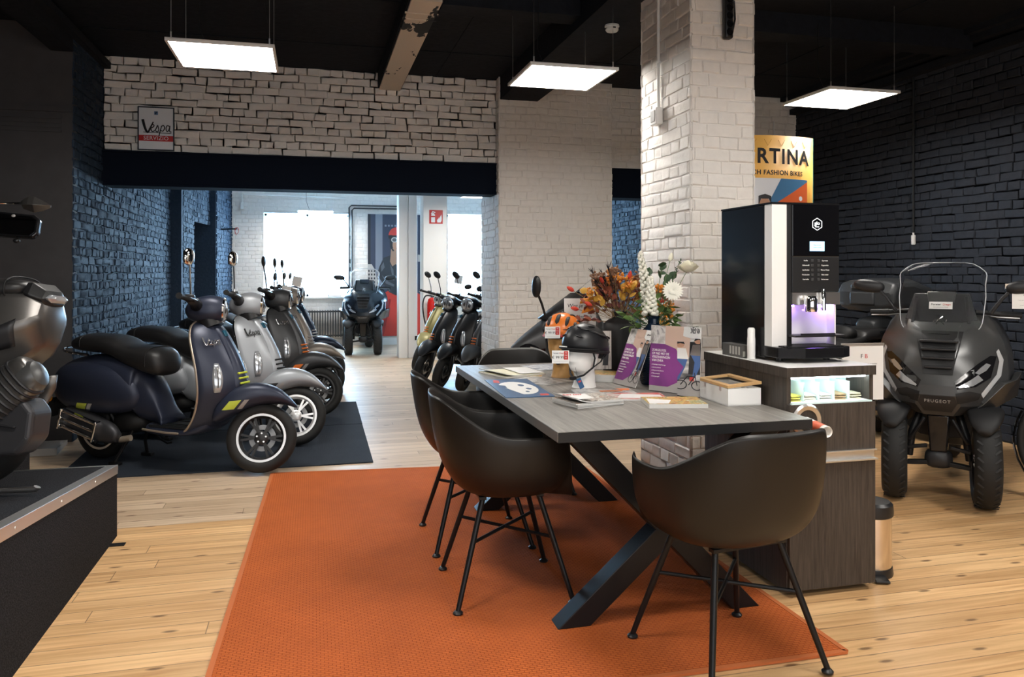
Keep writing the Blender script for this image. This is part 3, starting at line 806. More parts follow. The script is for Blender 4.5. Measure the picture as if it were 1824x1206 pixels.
# ---------------------------------------------------------------- printed matter
def print_mat(name, pal, scale=18, rough=.3, stretch=(1, 1, 1)):
    m = mat(name, pal[0], rough); nt, N, L, b = nodes(m)
    tc = N('ShaderNodeTexCoord'); mp = N('ShaderNodeMapping'); mp.inputs['Scale'].default_value = stretch; L(tc.outputs['Object'], mp.inputs[0])
    nz = N('ShaderNodeTexNoise', i_Scale=scale, i_Detail=3, i_Distortion=1.2); L(mp.outputs[0], nz.inputs['Vector'])
    rp = N('ShaderNodeValToRGB'); L(nz.outputs['Fac'], rp.inputs['Fac'])
    e = rp.color_ramp.elements; n = len(pal)
    for i, c in enumerate(pal):
        pos = .32 + .36 * i / (n - 1)
        if i < 2: el = e[i]; el.position = pos
        else: el = e.new(pos)
        el.color = (*c, 1)
    rp.color_ramp.interpolation = 'LINEAR'
    L(rp.outputs['Color'], b.inputs['Base Color'])
    return m
P1 = print_mat('print_street', [(.06, .06, .06), (.35, .30, .25), (.72, .68, .62), (.25, .22, .20), (.60, .28, .15)], 22)
P2 = print_mat('print_grey', [(.10, .10, .10), (.42, .40, .38), (.68, .66, .64), (.22, .21, .22)], 16)
P3 = print_mat('print_autumn', [(.08, .06, .03), (.55, .22, .04), (.70, .50, .15), (.20, .22, .08), (.75, .70, .60)], 24)
P4 = print_mat('print_map', [(.74, .70, .60), (.62, .62, .44), (.72, .66, .50), (.55, .48, .36)], 14, .6)
P5 = print_mat('print_red', [(.50, .03, .02), (.62, .06, .03), (.70, .62, .58), (.30, .05, .04)], 9)
P6 = print_mat('print_violet', [(.17, .045, .19), (.25, .06, .25), (.12, .045, .24)], 3, .3)
m_('print_blue', (.030, .095, .21), .35); m_('print_white', (.80, .79, .77), .35); m_('page_edge', (.62, .61, .59), .7)
m_('print_skin', (.50, .27, .17), .5); m_('print_jeans', (.07, .14, .33), .5); m_('print_brick', (.62, .44, .35), .5); m_('print_dark', (.03, .03, .035), .5)
m_('print_jacket', (.17, .15, .14), .5); m_('print_grey_mid', (.40, .38, .36), .5)
def flatpoly(b, pts, m, dz=0):
    b.add([m @ V((x, y, dz)) for x, y in pts], [tuple(range(len(pts)))])
    return b
def quad(x0, x1, y0, y1): return [(x0, y0), (x1, y0), (x1, y1), (x0, y1)]
def circ(cx, cy, r, n=16, ry=None): return [(cx + r * math.cos(2 * PI * i / n), cy + (ry or r) * math.sin(2 * PI * i / n)) for i in range(n)]
def deco(name, polys, mt, par, m, dz=.0004):
    b = B()
    for p in polys: flatpoly(b, p, m, dz)
    return b.build(name, mt, par, smooth=False, fix=False)

def stack(name, label, x, y, rz, w, h, n, cover, cat='brochure', curl=0, th=.004, group=None, fan=0, under=''):
    """n separate brochures, one on another; the top one shows the cover"""
    for k in range(n):
        t = thing(name, label if k == n - 1 else 'brochure lying under ' + under, cat, (x + fan * k * .7, y + fan * k, TZ + .0006 + k * (th + .0004)), rz + random.uniform(-1.5, 1.5), group if k == n - 1 else 'brochures ' + under)
        nx = 10; top = []; bot = []
        for i in range(nx + 1):
            u = -w / 2 + w * i / nx; c_ = curl * (k == n - 1) * max(0, (.35 - i / nx)) ** 2
            bot.append([V((u, -h / 2, c_)), V((u, h / 2, c_)), V((u, h / 2, c_ + th)), V((u, -h / 2, c_ + th))])
        b = B().loft(bot); b.build('pages', MT['page_edge'], t, smooth=False)
        rows = [[p[3] + V((0, .001, .0003)), p[2] + V((0, -.001, .0003))] for p in bot]
        B().grid(rows).build('cover', cover, t, smooth=False)
    return t
t = stack('brochure', 'open-cornered brochure with white cover corner and street photo, topmost of the near brochure pile', 1.17, 3.235, 14, .24, .20, 6, P1, curl=.16, fan=-.002, under='the topmost of the near brochure pile')
deco('white_corner', [[(-.12, -.09), (-.03, -.098), (.0, .02), (-.118, .098)]], MT['print_white'], t, T(0, 0, .0065), .012)
text('cover_text', 'GIDS 2023', .020, MT['red_print'], t, T(-.068, .02, .0195) @ rot('Z', -20))
t = stack('brochure', 'dark brochure with an orange headline lying behind the nearest brochure pile', 1.35, 3.50, -8, .29, .20, 1, P2)
deco('orange_headline', [quad(-.02, .09, .0, .03), [(.09, .03), (.13, .03), (.14, .09), (.07, .09)]], MT['orange_accent'], t, T(0, 0, .0048))
t = stack('brochure', 'red and white brochure lying between two brochure piles', 1.44, 3.33, -14, .26, .19, 2, P5, th=.003, under='the red and white brochure')
deco('white_panel', [[(-.10, -.06), (.11, -.08), (.115, .03), (-.06, .06)]], MT['print_white'], t, T(0, 0, .0038))
t = stack('brochure', 'orange and grey photo brochure, topmost of the brochure pile nearest the white tea box', 1.52, 3.115, -12, .25, .20, 4, P3, under='the orange photo brochure nearest the tea box')
deco('white_corner', [[(-.12, -.09), (-.04, -.09), (-.01, .0), (-.11, .05)]], MT['print_white'], t, T(0, 0, .0048))
t = stack('newspaper', 'folded cream map lying at the far corner of the table', 1.09, 4.28, 18, .26, .30, 3, P4, 'newspaper', curl=.1, th=.003, fan=.004, under='the folded cream map')
deco('open_fold', [[(-.02, -.13), (.125, -.14), (.16, .12), (.03, .16)]], MT['print_white'], t, T(0, 0, .006), .002)
stack('brochure', 'grey photo leaflet lying between the folded map and the blue placard', 1.17, 3.97, 30, .22, .28, 1, P2, th=.002)
stack('brochure', 'blue and white magazine lying behind the folded map at the far table end', 1.36, 4.50, 12, .22, .26, 1, print_mat('print_blue_photo', [(.05, .07, .12), (.35, .38, .45), (.75, .75, .75), (.10, .16, .30)], 14), th=.004)
t = stack('brochure', 'yellow leaflet lying beside the foot of the tan display head', 1.19, 4.18, -20, .10, .12, 1, P3, th=.002)
stack('brochure', 'colourful brochure topmost of the pile at the foot of the black vase', 1.545, 3.90, -30, .20, .18, 6, P3, th=.006, under='the colourful brochure by the black vase')
# helmet placard (generic)
t = thing('placard', 'dark blue placard printed with a white helmet at the long edge of the table', 'placard', (.985, 3.75, TZ + .0006), -3)
B().box(-.115, .115, -.30, .30, 0, .003).build('board', MT['print_blue'], t, smooth=False)
mh = T(0, 0, .0032)
hp = [(.02 + .085 * math.cos(R(a)), -.06 + .155 * math.sin(R(a))) for a in range(-90, 180, 18)] + [(-.075, .10), (-.09, .20), (-.06, .23), (-.03, .12), (-.01, -.02), (-.07, -.10), (-.03, -.2)]
deco('helmet_print', [[(.09 * math.cos(R(a)) * 1.02, -.02 + .21 * math.sin(R(a))) for a in range(-100, 170, 15)] + [(-.07, .02)]], MT['print_white'], t, mh)
deco('helmet_vents', [circ(.03, .06, .016, 10, .035), circ(.045, -.06, .014, 10, .03), circ(.02, -.15, .01, 10, .02), [(-.10, .10), (-.05, .06), (-.055, -.02), (-.09, .02)]], MT['print_blue'], t, mh, .0008)
deco('brand_patch', [[(.055, -.275), (.095, -.275), (.10, -.225), (.06, -.225)], [(-.09, .17), (-.06, .15), (-.05, .25), (-.075, .27)]], MT['red_print'], t, mh, .0008)

# display heads and cycle helmets
def head(name, label, x, y, rz, colm, s=1.0):
    b = B(); rings = []
    st = cr([(0, .070, .062, .0, 0), (.03, .060, .054, -.004, 0), (.075, .055, .052, -.006, 0), (.10, .070, .056, .012, 0), (.135, .088, .064, .012, 0), (.17, .094, .070, .008, 0), (.205, .098, .075, .003, 0), (.245, .094, .074, 0, 0), (.275, .07, .056, -.004, 0), (.292, .03, .024, -.006, 0), (.295, .004, .004, -.006, 0)], 4)
    for z, rx, ry, cx, _ in st:
        ring = []
        for i in range(40):
            a = 2 * PI * i / 40; cc, ss = se(a, 2.25)
            px = cx + rx * cc; py = ry * ss
            aa = math.atan2(math.sin(a), math.cos(a))
            g = math.exp(-(aa / .22) ** 2)
            nose = .026 * g * max(0, 1 - abs(z - .152) / .035 * (1 if z > .152 else 2.2))
            lips = .009 * math.exp(-(aa / .35) ** 2) * math.exp(-((z - .118) / .008) ** 2)
            chin = .010 * math.exp(-(aa / .4) ** 2) * math.exp(-((z - .096) / .012) ** 2)
            eye = -.010 * (math.exp(-((abs(aa) - .42) / .2) ** 2)) * math.exp(-((z - .178) / .014) ** 2)
            brow = .005 * math.exp(-(aa / .8) ** 2) * math.exp(-((z - .2) / .012) ** 2)
            px += nose + lips + chin + eye + brow
            ring.append((px * s, py * s, z * s))
        rings.append(ring)
    t = thing(name, label, 'mannequin', (x, y, TZ + .0008), rz)
    b.loft(rings); b.build('head', colm, t, ang=70)
    for sy in (-1, 1):
        B().ell((-.008 * s, sy * .074 * s, .158 * s), (.020 * s, .008 * s, .032 * s), M.Rotation(R(-12), 3, 'Y')).build('ear', colm, t)
    return t
m_('foam_white', (.80, .78, .75), .65); m_('cork_tan', (.42, .22, .065), .5); rough_noise(MT['cork_tan'], 40, .1, .002, 3, .12)
H1 = (1.318, 3.70, 207); H2 = (1.335, 4.10, 235)
head('mannequin', 'white foam display head wearing the black cycle helmet', *H1, MT['foam_white'], .90)
head('mannequin', 'tan display head wearing the orange cycle helmet', *H2, MT['cork_tan'], 1.02)
def helmet(label, hx, hy, rz, z, s, shell, inner, rim, ribs, group):
    t = thing('cycle_helmet', label, 'helmet', (hx, hy, TZ + z), rz, group)
    def dome(a, e, rx, ry, rz_, off=0):
        """a azimuth from front, e elevation"""
        return V((-.012 + (rx + off) * math.cos(e) * math.cos(a), (ry + off) * math.cos(e) * math.sin(a), (rz_ + off) * math.sin(e) + .012 * math.cos(a) * math.cos(e)))
    D = (.128 * s, .101 * s, .112 * s)
    rings = []
    for i in range(9):
        e = R(-8 + 98 * i / 8)
        rings.append([dome(2 * PI * j / 32, min(e, R(89)), *D) * 1 for j in range(32)])
    b = B().loft(rings, cap=False); o = b.build('shell', shell, t, ang=0, sol=.006)
    if ribs == 'smooth':
        for sy in (-1, 1):
            for a0, a1, e0, e1, w in ((35, 75, 48, 44, .012), (85, 120, 34, 26, .017), (130, 158, 30, 20, .014), (20, 45, 28, 22, .009), (60, 100, 62, 60, .010)):
                pts = [dome(sy * R(a0 + (a1 - a0) * k / 6), R(e0 + (e1 - e0) * k / 6), *D, .0025) for k in range(7)]
                B().tube(pts, [.002, w * .7, w, w, w, w * .7, .002], 8, flat=.35).build('vent', inner, t)
            pts = [dome(sy * R(12 + 150 * k / 12), R(58 - 42 * k / 12), *D, .002) for k in range(13)]
            B().tube(pts, .008, 8, flat=.6).build('rib', shell, t)
        pts = [dome(R(-80 + 160 * k / 14), R(-6), *D, .012 * math.cos(R(-80 + 160 * k / 14))) for k in range(15)]
        B().tube(pts, .009, 8, flat=.5).build('visor', rim, t)
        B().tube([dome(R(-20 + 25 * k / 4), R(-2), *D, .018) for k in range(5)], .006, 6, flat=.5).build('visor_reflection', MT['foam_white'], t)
        B().box(-.004, .004, -.016, .016, -.006, .006).xf(T(*dome(R(135), R(4), *D, .003)) @ rot('Z', 135) @ rot('X', 0)).build('brand_badge', MT['grey_decal'], t, bev=.002)
    else:
        for y_ in (-58, -30, 0, 30, 58):
            for lo, hi, w in ((-72, -38, .008), (-26, 14, .010), (26, 66, .012)):
                pts = []
                for j in range(9):
                    u = math.sin(R(lo + (hi - lo) * j / 8)); v_ = math.sin(R(y_)) * .93
                    xx = (D[0] + .003) * u * math.sqrt(max(.04, 1 - v_ * v_ * .8)); yy = (D[1] + .003) * v_
                    zz = (D[2] + .003) * math.sqrt(max(0.0, 1 - (xx / (D[0] + .004)) ** 2 - (yy / (D[1] + .004)) ** 2))
                    pts.append(V((xx - .012, yy, zz + .012 * xx / D[0])))
                B().tube(pts, [.001] + [w * .8] + [w] * 5 + [w * .8, .001], 8, flat=.45).build('vent', inner, t)
        for s_ in (-1, 1): B().tube([dome(s_ * R(20 + 120 * k / 8), R(10), *D, .003) for k in range(9)], [.002] + [.008] * 7 + [.002], 7, flat=.5).build('vent', inner, t)
        B().tube([dome(2 * PI * j / 36, R(-7), *D, .003) for j in range(36)], .007, 7, closed=True).build('rim_band', MT['red_print'], t)
    B().tube([dome(2 * PI * j / 36, R(-11), *D, -.002) for j in range(36)], .009, 7, closed=True).build('lower_rim', rim, t)
    for sy in (-1, 1):
        pts = [V((.03, sy * .084 * s, -.01)), V((.015, sy * .085 * s, -.05)), V((.02, sy * .080 * s, -.095)), V((.05, sy * .045 * s, -.135)), V((.072, sy * .008, -.150))]
        B().tube(pts, .0065, 6, flat=.35).build('strap', MT['black_matt'], t)
        B().tube([V((-.07, sy * .08 * s, -.02)), V((-.03, sy * .085 * s, -.07)), V((.02, sy * .080 * s, -.095))], .0055, 6, flat=.35).build('strap', MT['black_matt'], t)
    B().ell((.078, 0, -.152), (.022, .012, .010), nu=10, nv=6, ex=3).build('buckle', MT['black_plastic'], t)
    B().ell((-.115 * s, 0, -.035), (.022, .05, .035), nu=12, nv=8).build('rear_adjuster', rim, t)
    return t
m_('helmet_black', (.014, .014, .016), .38); m_('helmet_orange', (.78, .20, .03), .3)
hb = helmet('black cycle helmet with a small visor on the white display head', H1[0], H1[1], H1[2], .203, 1.02, MT['helmet_black'], MT['black_matt'], MT['black_matt'], 'smooth', 'cycle helmets on display heads')
ho = helmet('orange cycle helmet with dark vents on the tan display head', H2[0], H2[1], H2[2], .236, 1.02, MT['helmet_orange'], MT['black_matt'], MT['black_matt'], 'ribbed', 'cycle helmets on display heads')
def card(label, x, y, z, rz, tilt=0):
    t = thing('price_card', label, 'price tag', (x, y, z), rz, 'price tags on the cycle helmets')
    Q = rot('X', tilt)
    B().box(-.041, .041, 0, .0008, -.031, .031).xf(Q).build('card', MT['price_card'], t, smooth=False)
    F = Q @ frame((0, -.0006, 0), (1, 0, 0), FN) @ M.Scale(1.15, 4)
    text('price_text', '€ 99.95', .0165, MT['ink'], t, F @ T(-.010, -.002, 0), bold=1)
    text('shop_text', 'Forster', .0075, MT['ink'], t, F @ T(-.019, .016, 0)); text('shop_text', 'Diego', .0075, MT['red_print'], t, F @ T(.004, .016, 0))
    deco('red_block', [quad(.014, .032, -.011, .024)], MT['red_print'], t, F, .0002)
    for k in range(3): text('block_text', ('PER', 'STUK', 'NU')[k], .005, MT['print_white'], t, F @ T(.023, .017 - k * .010, .0004))
    deco('small_print', [quad(-.028, .03, -.0205, -.0195)], MT['grey_decal'], t, F, .0002)
    return t
card('white price card hanging from the front of the black cycle helmet', 1.148, 3.557, TZ + .170, -12)
card('white price card hanging from the front of the orange cycle helmet', 1.235, 3.965, TZ + .255, -12)
t = thing('hang_tag', 'dark blue hang tag on the strap of the black cycle helmet', 'tag', (1.265, 3.605, TZ + .033), 12)
B().prism([(-.013, -.026), (.013, -.026), (.013, .026), (-.013, .026)], 0, .001, lambda u, v, w: V((u, w, v))).xf(rot('Y', -22) @ rot('X', -8)).build('tag', MT['print_blue'], t, smooth=False)
deco('red_mark', [quad(-.008, .008, .006, .014)], MT['red_print'], t, rot('Y', -22) @ rot('X', -8) @ frame((0, -.0005, 0), (1, 0, 0), FN))
B().tube([(-.012, .0, .024), (-.02, .004, .05), (-.022, .008, .078)], .0008, 5).build('string', MT['black_matt'], t)

# standing leaflets
def bike_scene(t, F, w, h, full=True):
    """photo side of the insurance leaflet: brick street, two cyclists (generic)"""
    deco('photo_brick_wall', [quad(-w * .2, w * .28, h * .55, h)], MT['print_brick'], t, F, .0006)
    deco('photo_window', [quad(w * .28, w / 2, h * .30, h * .78)], MT['print_dark'], t, F, .0007)
    deco('photo_ground', [quad(-w / 2, w / 2, 0, h * .22)], MT['print_grey_mid'], t, F, .0006)
    for x, hz, top, ja in ((w * .17, h * .52, MT['print_white'], .9), (w * .38, h * .58, MT['print_jacket'], 1)):
        q = w * .13
        deco('photo_coat', [[(x - q * .7, hz), (x - q * .5, hz + h * .16), (x + q * .5, hz + h * .16), (x + q * .8, hz)]], top, t, F, .0009)
        deco('photo_face', [circ(x, hz + h * .21, q * .36, 10)], MT['print_skin'], t, F, .0010)
        deco('photo_hair', [[(x - q * .4, hz + h * .21), (x - q * .3, hz + h * .255), (x + q * .3, hz + h * .255), (x + q * .4, hz + h * .22), (x, hz + h * .235)]], MT['print_dark'], t, F, .0011)
        deco('photo_jeans', [[(x - q * .6, hz), (x + q * .7, hz), (x + q * .5, hz - h * .12), (x - q * .05, hz - h * .33), (x - q * .35, hz - h * .33), (x - q * .2, hz - h * .1)]], MT['print_jeans'], t, F, .00095)
    b = B()
    for wx in (w * .19, w * .41): b.tube([F @ V((wx + h * .065 * math.cos(2 * PI * k / 18), h * .14 + h * .065 * math.sin(2 * PI * k / 18), .0016)) for k in range(18)], w * .007, 4, closed=True)
    for p_, q_ in (((w * .19, h * .14), (w * .27, h * .27)), ((w * .27, h * .27), (w * .37, h * .27)), ((w * .41, h * .14), (w * .36, h * .33)), ((w * .29, h * .14), (w * .37, h * .27))): b.tube([F @ V((*p_, .0016)), F @ V((*q_, .0016))], w * .006, 4)
    b.build('photo_bicycle', MT['print_dark'], t)
    deco('photo_red_shoe', [quad(w * .30, w * .36, h * .20, h * .26)], MT['red_print'], t, F, .0012)
def enra(label, x, y, rz, tilt, w, h, lean=0):
    t = thing('leaflet', label, 'leaflet', (x, y, TZ + .004), rz, 'standing violet insurance leaflets')
    Q = rot('Y', lean) @ rot('X', tilt)
    B().box(-w / 2, w / 2, 0, .0015, 0, h).xf(Q).build('sheet', MT['print_white'], t, smooth=False)
    F = Q @ frame((0, -.0004, 0), (1, 0, 0), FN)
    deco('photo_street', [quad(-w / 2, w / 2, 0, h)], P2, t, F, .0002)
    bike_scene(t, F, w, h)
    deco('violet_arrow', [[(-w / 2, h * .08), (-w * .12, h * .08), (w * .12, h * .18), (w * .22, h * .40), (w * .02, h * .66), (-w * .2, h * .72), (-w / 2, h * .72)]], P6, t, F, .0013)
    for k, q in enumerate(('ZORGELOOS', 'OP PAD MET DE', 'VERZEKERINGEN', 'VAN ENRA')):
        text('headline', q, h * .052, MT['print_white'], t, F @ T(-w * .46, h * (.62 - k * .052), .0017), align='LEFT', sx=.8)
    for k in range(5):
        text('bullet_text', '» ' + ('Pechhulp in heel Europa', 'Ook bij diefstal', 'Direct te verzekeren', 'Nieuwwaarde', 'Snel geregeld')[k], h * .026, MT['print_white'], t, F @ T(-w * .46, h * (.40 - k * .045), .0017), align='LEFT', sx=.9)
    deco('logo_field', [[(w * .20, h * .86), (w * .28, h * .83), (w / 2, h * .83), (w / 2, h), (w * .20, h)]], MT['print_white'], t, F, .0015)
    text('logo_text', '»ENRA', w * .062, MT['print_dark'], t, F @ T(w * .36, h * .915, .0018), sx=.9)
    return t
enra('violet and photo leaflet in a clear stand in front of the dark blue vase', 1.656, 3.392, -57, -4, .272, .315)
enra('violet leaflet leaning steeply, standing beside the white foam display head', 1.522, 3.675, -80, -22, .205, .30)
def acrylic(label, x, y, rz, w, h):
    t = thing('leaflet_stand', label, 'leaflet stand', (x, y, TZ + .0006), rz)
    b = B().box(-w / 2, w / 2, .010, .012, 0, h); B_ = B().box(-w / 2, w / 2, .003, .05, 0, .002)
    b.build('back_sheet', MT['clear_glass'], t, smooth=False); B_.build('base', MT['clear_glass'], t, smooth=False)
    return t
a_ = acrylic('clear acrylic stand holding the violet and photo leaflet', 1.656, 3.394, -57, .275, .325)
t = thing('leaflet_stand', 'empty curved clear acrylic stand seen edge-on beside the violet leaflet', 'leaflet stand', (1.655, 3.235, TZ + .0006), 62)
rows = [[V((-.06 - .03 * (k / 10) ** 2, y_, .33 * k / 10)) for y_ in (-.05, .05)] for k in range(11)]
b = B().grid([[p + V((.03, .0, 0)) for p in r] for r in rows]); b.build('bent_sheet', MT['clear_glass'], t, ang=0, sol=.003)
B().box(-.035, .03, -.05, .05, 0, .002).build('base', MT['clear_glass'], t, smooth=False)
# small standing sign and photo card behind the helmets
t = thing('counter_sign', 'white counter sign with black handwriting-like text behind the orange helmet', 'sign', (1.555, 4.42, TZ + .001), -12)
Q = rot('X', -8)
B().box(-.095, .095, 0, .003, 0, .42).xf(Q).build('sheet', MT['print_white'], t, smooth=False)
B().box(-.085, .085, -.02, .06, 0, .004).build('foot', MT['print_white'], t, smooth=False)
F = Q @ frame((0, -.0008, 0), (1, 0, 0), FN)
for q, z_, s_ in (('Wist je dat?', .375, .032), ('onze Bikes sinds', .31, .022), ('zijn betaald?', .275, .022)): text('sign_text', q, s_, MT['ink'], t, F @ T(0, z_, 0), shear=.15)
t = thing('photo_card', 'standing photo card of pale wooden boards in front of the black vase', 'photo card', (1.535, 4.065, TZ + .04), -14)
B().box(-.07, .07, 0, .003, 0, .21).xf(rot('X', -4)).build('card', print_mat('print_boards', [(.45, .40, .36), (.62, .56, .52), (.35, .30, .28)], 9, .4, (6, 6, .6)), t, smooth=False)
F = rot('X', -4) @ frame((0, -.0006, 0), (1, 0, 0), FN)
deco('dark_figure', [[(.02, .02), (.05, .02), (.055, .10), (.03, .12)], [(-.03, .15), (-.005, .14), (0, .146), (-.028, .16)]], MT['print_dark'], t, F)
deco('pale_figure', [circ(.035, .14, .014, 10, .022)], MT['print_white'], t, F)

# tea box
t = thing('tea_box', 'white wooden tea box with a bamboo-rimmed glass lid on the table', 'box', (1.80, 3.135, TZ + .0006), -1)
w_, d_, h_ = .078, .135, .075
m_('bamboo', (.55, .34, .15), .4)
b = B().box(-w_, w_, -d_, -d_ + .006, 0, h_); b.box(-w_, w_, d_ - .006, d_, 0, h_); b.box(-w_, -w_ + .006, -d_ + .006, d_ - .006, 0, h_); b.box(w_ - .006, w_, -d_ + .006, d_ - .006, 0, h_); b.box(-w_, w_, -d_, d_, 0, .006)
b.build('box_body', MT['white_paint'], t, smooth=False)
l = part('lid', t)
Q = T(-w_, 0, h_ + .003) @ rot('Y', -5) @ T(w_, 0, 0)
b = B()
for x0_, x1_, y0_, y1_ in ((-w_ - .003, w_ + .003, -d_ - .003, -d_ + .022), (-w_ - .003, w_ + .003, d_ - .022, d_ + .003), (-w_ - .003, -w_ + .022, -d_ + .022, d_ - .022), (w_ - .022, w_ + .003, -d_ + .022, d_ - .022)): b.box(x0_, x1_, y0_, y1_, 0, .012)
b.xf(Q).build('lid_frame', MT['bamboo'], l, smooth=False, bev=.001)
B().box(-w_ + .022, w_ - .022, -d_ + .022, d_ - .022, .004, .007).xf(Q).build('lid_glass', MT['clear_glass'], l, smooth=False)
for y_ in (-.07, .07): B().box(-w_ - .003, -w_ + .0, y_ - .008, y_ + .008, h_ - .016, h_ + .008).build('hinge', MT['steel_brushed'], t, smooth=False)
for k in range(8):
    b = B().box(-.03, .03, -.001, .001, 0, .058).xf(T(1.80 + (-.036 if k % 2 else .034), 3.05 + (k // 2) * .045, TZ + .0075))
    tag(b.build('tea_sachet', MT.setdefault('tea%d' % (k % 3), mat('tea_paper_%d' % (k % 3), [(.75, .73, .68), (.70, .68, .70), (.55, .52, .45)][k % 3], .5)), None, smooth=False), 'paper tea sachets standing inside the white tea box', 'tea sachet', 'tea sachets in the tea box')

# vases
m_('vase_black', (.012, .0115, .012), .55); m_('vase_blue', (.006, .014, .030), .12)
b = B().lathe([(0, 0), (.094, 0), (.100, .006), (.103, .12), (.103, .24), (.098, .280), (.075, .300), (.044, .315), (.040, .325), (.041, .345), (.046, .35), (.038, .35), (.034, .32), (0, .30)], 40, T(1.715, 4.19, TZ + .0008))
VB = tag(b.build('vase', MT['vase_black'], None, ang=50), 'matt black bottle-shaped vase holding the dried flowers', 'vase')
pr = [(0, 0), (.062, 0), (.066, .005)]
for k in range(26): pr += [(.067 + .007 * math.sin(PI * min(1, k / 22)), .012 + k * .0095), (.0695 + .007 * math.sin(PI * min(1, k / 22)), .016 + k * .0095)]
pr += [(.060, .275), (.040, .295), (.030, .31), (.029, .335), (.037, .35), (.032, .35), (.026, .33), (.026, .31), (0, .30)]
b = B().lathe(pr, 40, T(1.70, 3.71, TZ + .0008))
tag(b.build('vase', MT['vase_blue'], None, ang=30), 'glossy dark blue ribbed vase holding the white flowers', 'vase')

# dried bouquet
fl = lambda n, c, r=.7: MT.setdefault(n, mat(n, c, r))
def fan_dir(az, el): return V((math.cos(R(az)) * math.cos(R(el)), math.sin(R(az)) * math.cos(R(el)), math.sin(R(el))))
def stem_pts(o, d, L_, bend=.15):
    s = V((random.uniform(-1, 1), random.uniform(-1, 1), -.3)) * bend
    return [o + d * L_ * k / 5 + s * L_ * (k / 5) ** 2 for k in range(6)]
def leaf(b, p, d, L_, w, up=None):
    d = d.normalized(); u = d.cross(up or V((random.uniform(-1, 1), random.uniform(-1, 1), random.uniform(.2, 1)))).normalized(); n = u.cross(d)
    pts = []
    for t_, q in ((0, .05), (.25, .8), (.5, 1), (.75, .7), (1, .03)):
        c_ = p + d * L_ * t_ + n * (-.12 * L_ * t_ * t_)
        pts.append([c_ - u * w * q, c_ + n * w * .25 * q, c_ + u * w * q])
    b.grid(pts); return b
O = V((1.715, 4.19, TZ + .345))
t = thing('dried_bouquet', 'bouquet of dried orange, red and black flowers in the matt black vase', 'flowers', (0, 0, 0))
random.seed(5)
stm = fl('dry_stem', (.25, .15, .06))
camd = V((-.36, -.93, 0))          # spread mainly across the view
def place(i, n, lo=-78, hi=78):
    a = lo + (hi - lo) * (i + .5) / n + random.uniform(-6, 6)
    dep = random.uniform(-.45, .45)
    rt = V((.93, -.36, 0))
    return (rt * math.sin(R(a)) + V((0, 0, 1)) * math.cos(R(a)) - camd * dep * -1 * .8).normalized()
def stemmed(name, d, L_, mt, fn, bend=.12):
    pts = stem_pts(O + V((random.uniform(-.02, .02), random.uniform(-.02, .02), -.06)), d, L_, bend)
    s = B().tube(pts, .0014, 5).build('stem', stm, t)
    b = B(); fn(b, pts, (pts[-1] - pts[-2]).normalized()); b.build(name, mt, s, ang=60)
def f_grass(b, pts, d):
    for k in range(44):
        u = .45 + .55 * k / 44; p = pts[0].lerp(pts[-1], u)
        leaf(b, p, (d + V((random.uniform(-1, 1), random.uniform(-1, 1), random.uniform(-.2, .6))) * .45), .05, .0025)
def f_tail(b, pts, d):
    q = [pts[-1] + d * .075 * k / 8 + V((0, 0, -.05)) * (k / 8) ** 2 for k in range(9)]
    b.tube(q, [.004, .011, .015, .016, .016, .015, .012, .008, .002], 9)
def f_ball(b, pts, d): b.tube([pts[-1] + d * .05 * k / 6 for k in range(7)], [.002, .009, .012, .0125, .011, .008, .002], 8)
def f_disc(b, pts, d):
    for k in range(4): leaf(b, pts[-1] - d * .02 * k, (d + V((random.uniform(-1, 1), random.uniform(-1, 1), random.uniform(-.5, .8)))), .05, .022)
def f_spray(b, pts, d):
    for k in range(26):
        v = d * .6 + V((random.uniform(-1, 1), random.uniform(-1, 1), random.uniform(-.6, 1))).normalized() * .7
        p = pts[-1] + v.normalized() * random.uniform(.015, .05)
        b.ell(p, (.0075, .0075, .0075), nu=5, nv=4)
        b.tube([pts[-1], p], .0006, 3)
def f_leaf(b, pts, d):
    for k in range(9):
        p = pts[2].lerp(pts[-1], k / 8); leaf(b, p, d * .5 + V((random.uniform(-1, 1), random.uniform(-1, 1), random.uniform(-.5, .6))), .042, .014)
BLK = fl('dyed_black_grass', (.010, .010, .014)); OR = fl('dried_orange', (.72, .27, .03)); RD = fl('dried_red', (.62, .06, .035)); RUST = fl('dried_rust', (.28, .075, .04)); YE = fl('dried_yellow', (.60, .33, .05)); BR = fl('dried_brown', (.22, .11, .06)); VIO = fl('dried_plum', (.20, .06, .06))
rt = V((.93, -.36, 0))
for k in range(4): stemmed('black_grass', (rt * (-.62 + .13 * k) + V((0, 0, 1)) + camd * .15).normalized(), .30 + .03 * (k % 2), BLK, f_grass, .03)
for k in range(9): stemmed('orange_bunny_tail', place(k, 9), random.uniform(.19, .27), OR, f_tail)
for k in range(12): stemmed('red_thistle', place(k, 12, -80, 70), random.uniform(.2, .31), RD, f_ball)
for k in range(14): stemmed('rust_leaf_sprig', place(k, 14, -88, 75), random.uniform(.2, .27), RUST, f_disc)
for k in range(16): stemmed('yellow_blossom', place(k, 16, -55, 85), random.uniform(.13, .28), YE, f_disc)
for k in range(16): stemmed('brown_spray', place(k, 16, -30, 80), random.uniform(.2, .3), BR, f_spray)
for k in range(14): stemmed('orange_spray', place(k, 14, -45, 85), random.uniform(.2, .3), OR, f_spray)
for k in range(6): stemmed('plum_leaf_sprig', place(k, 6, -95, 60), random.uniform(.2, .3), VIO, f_leaf)

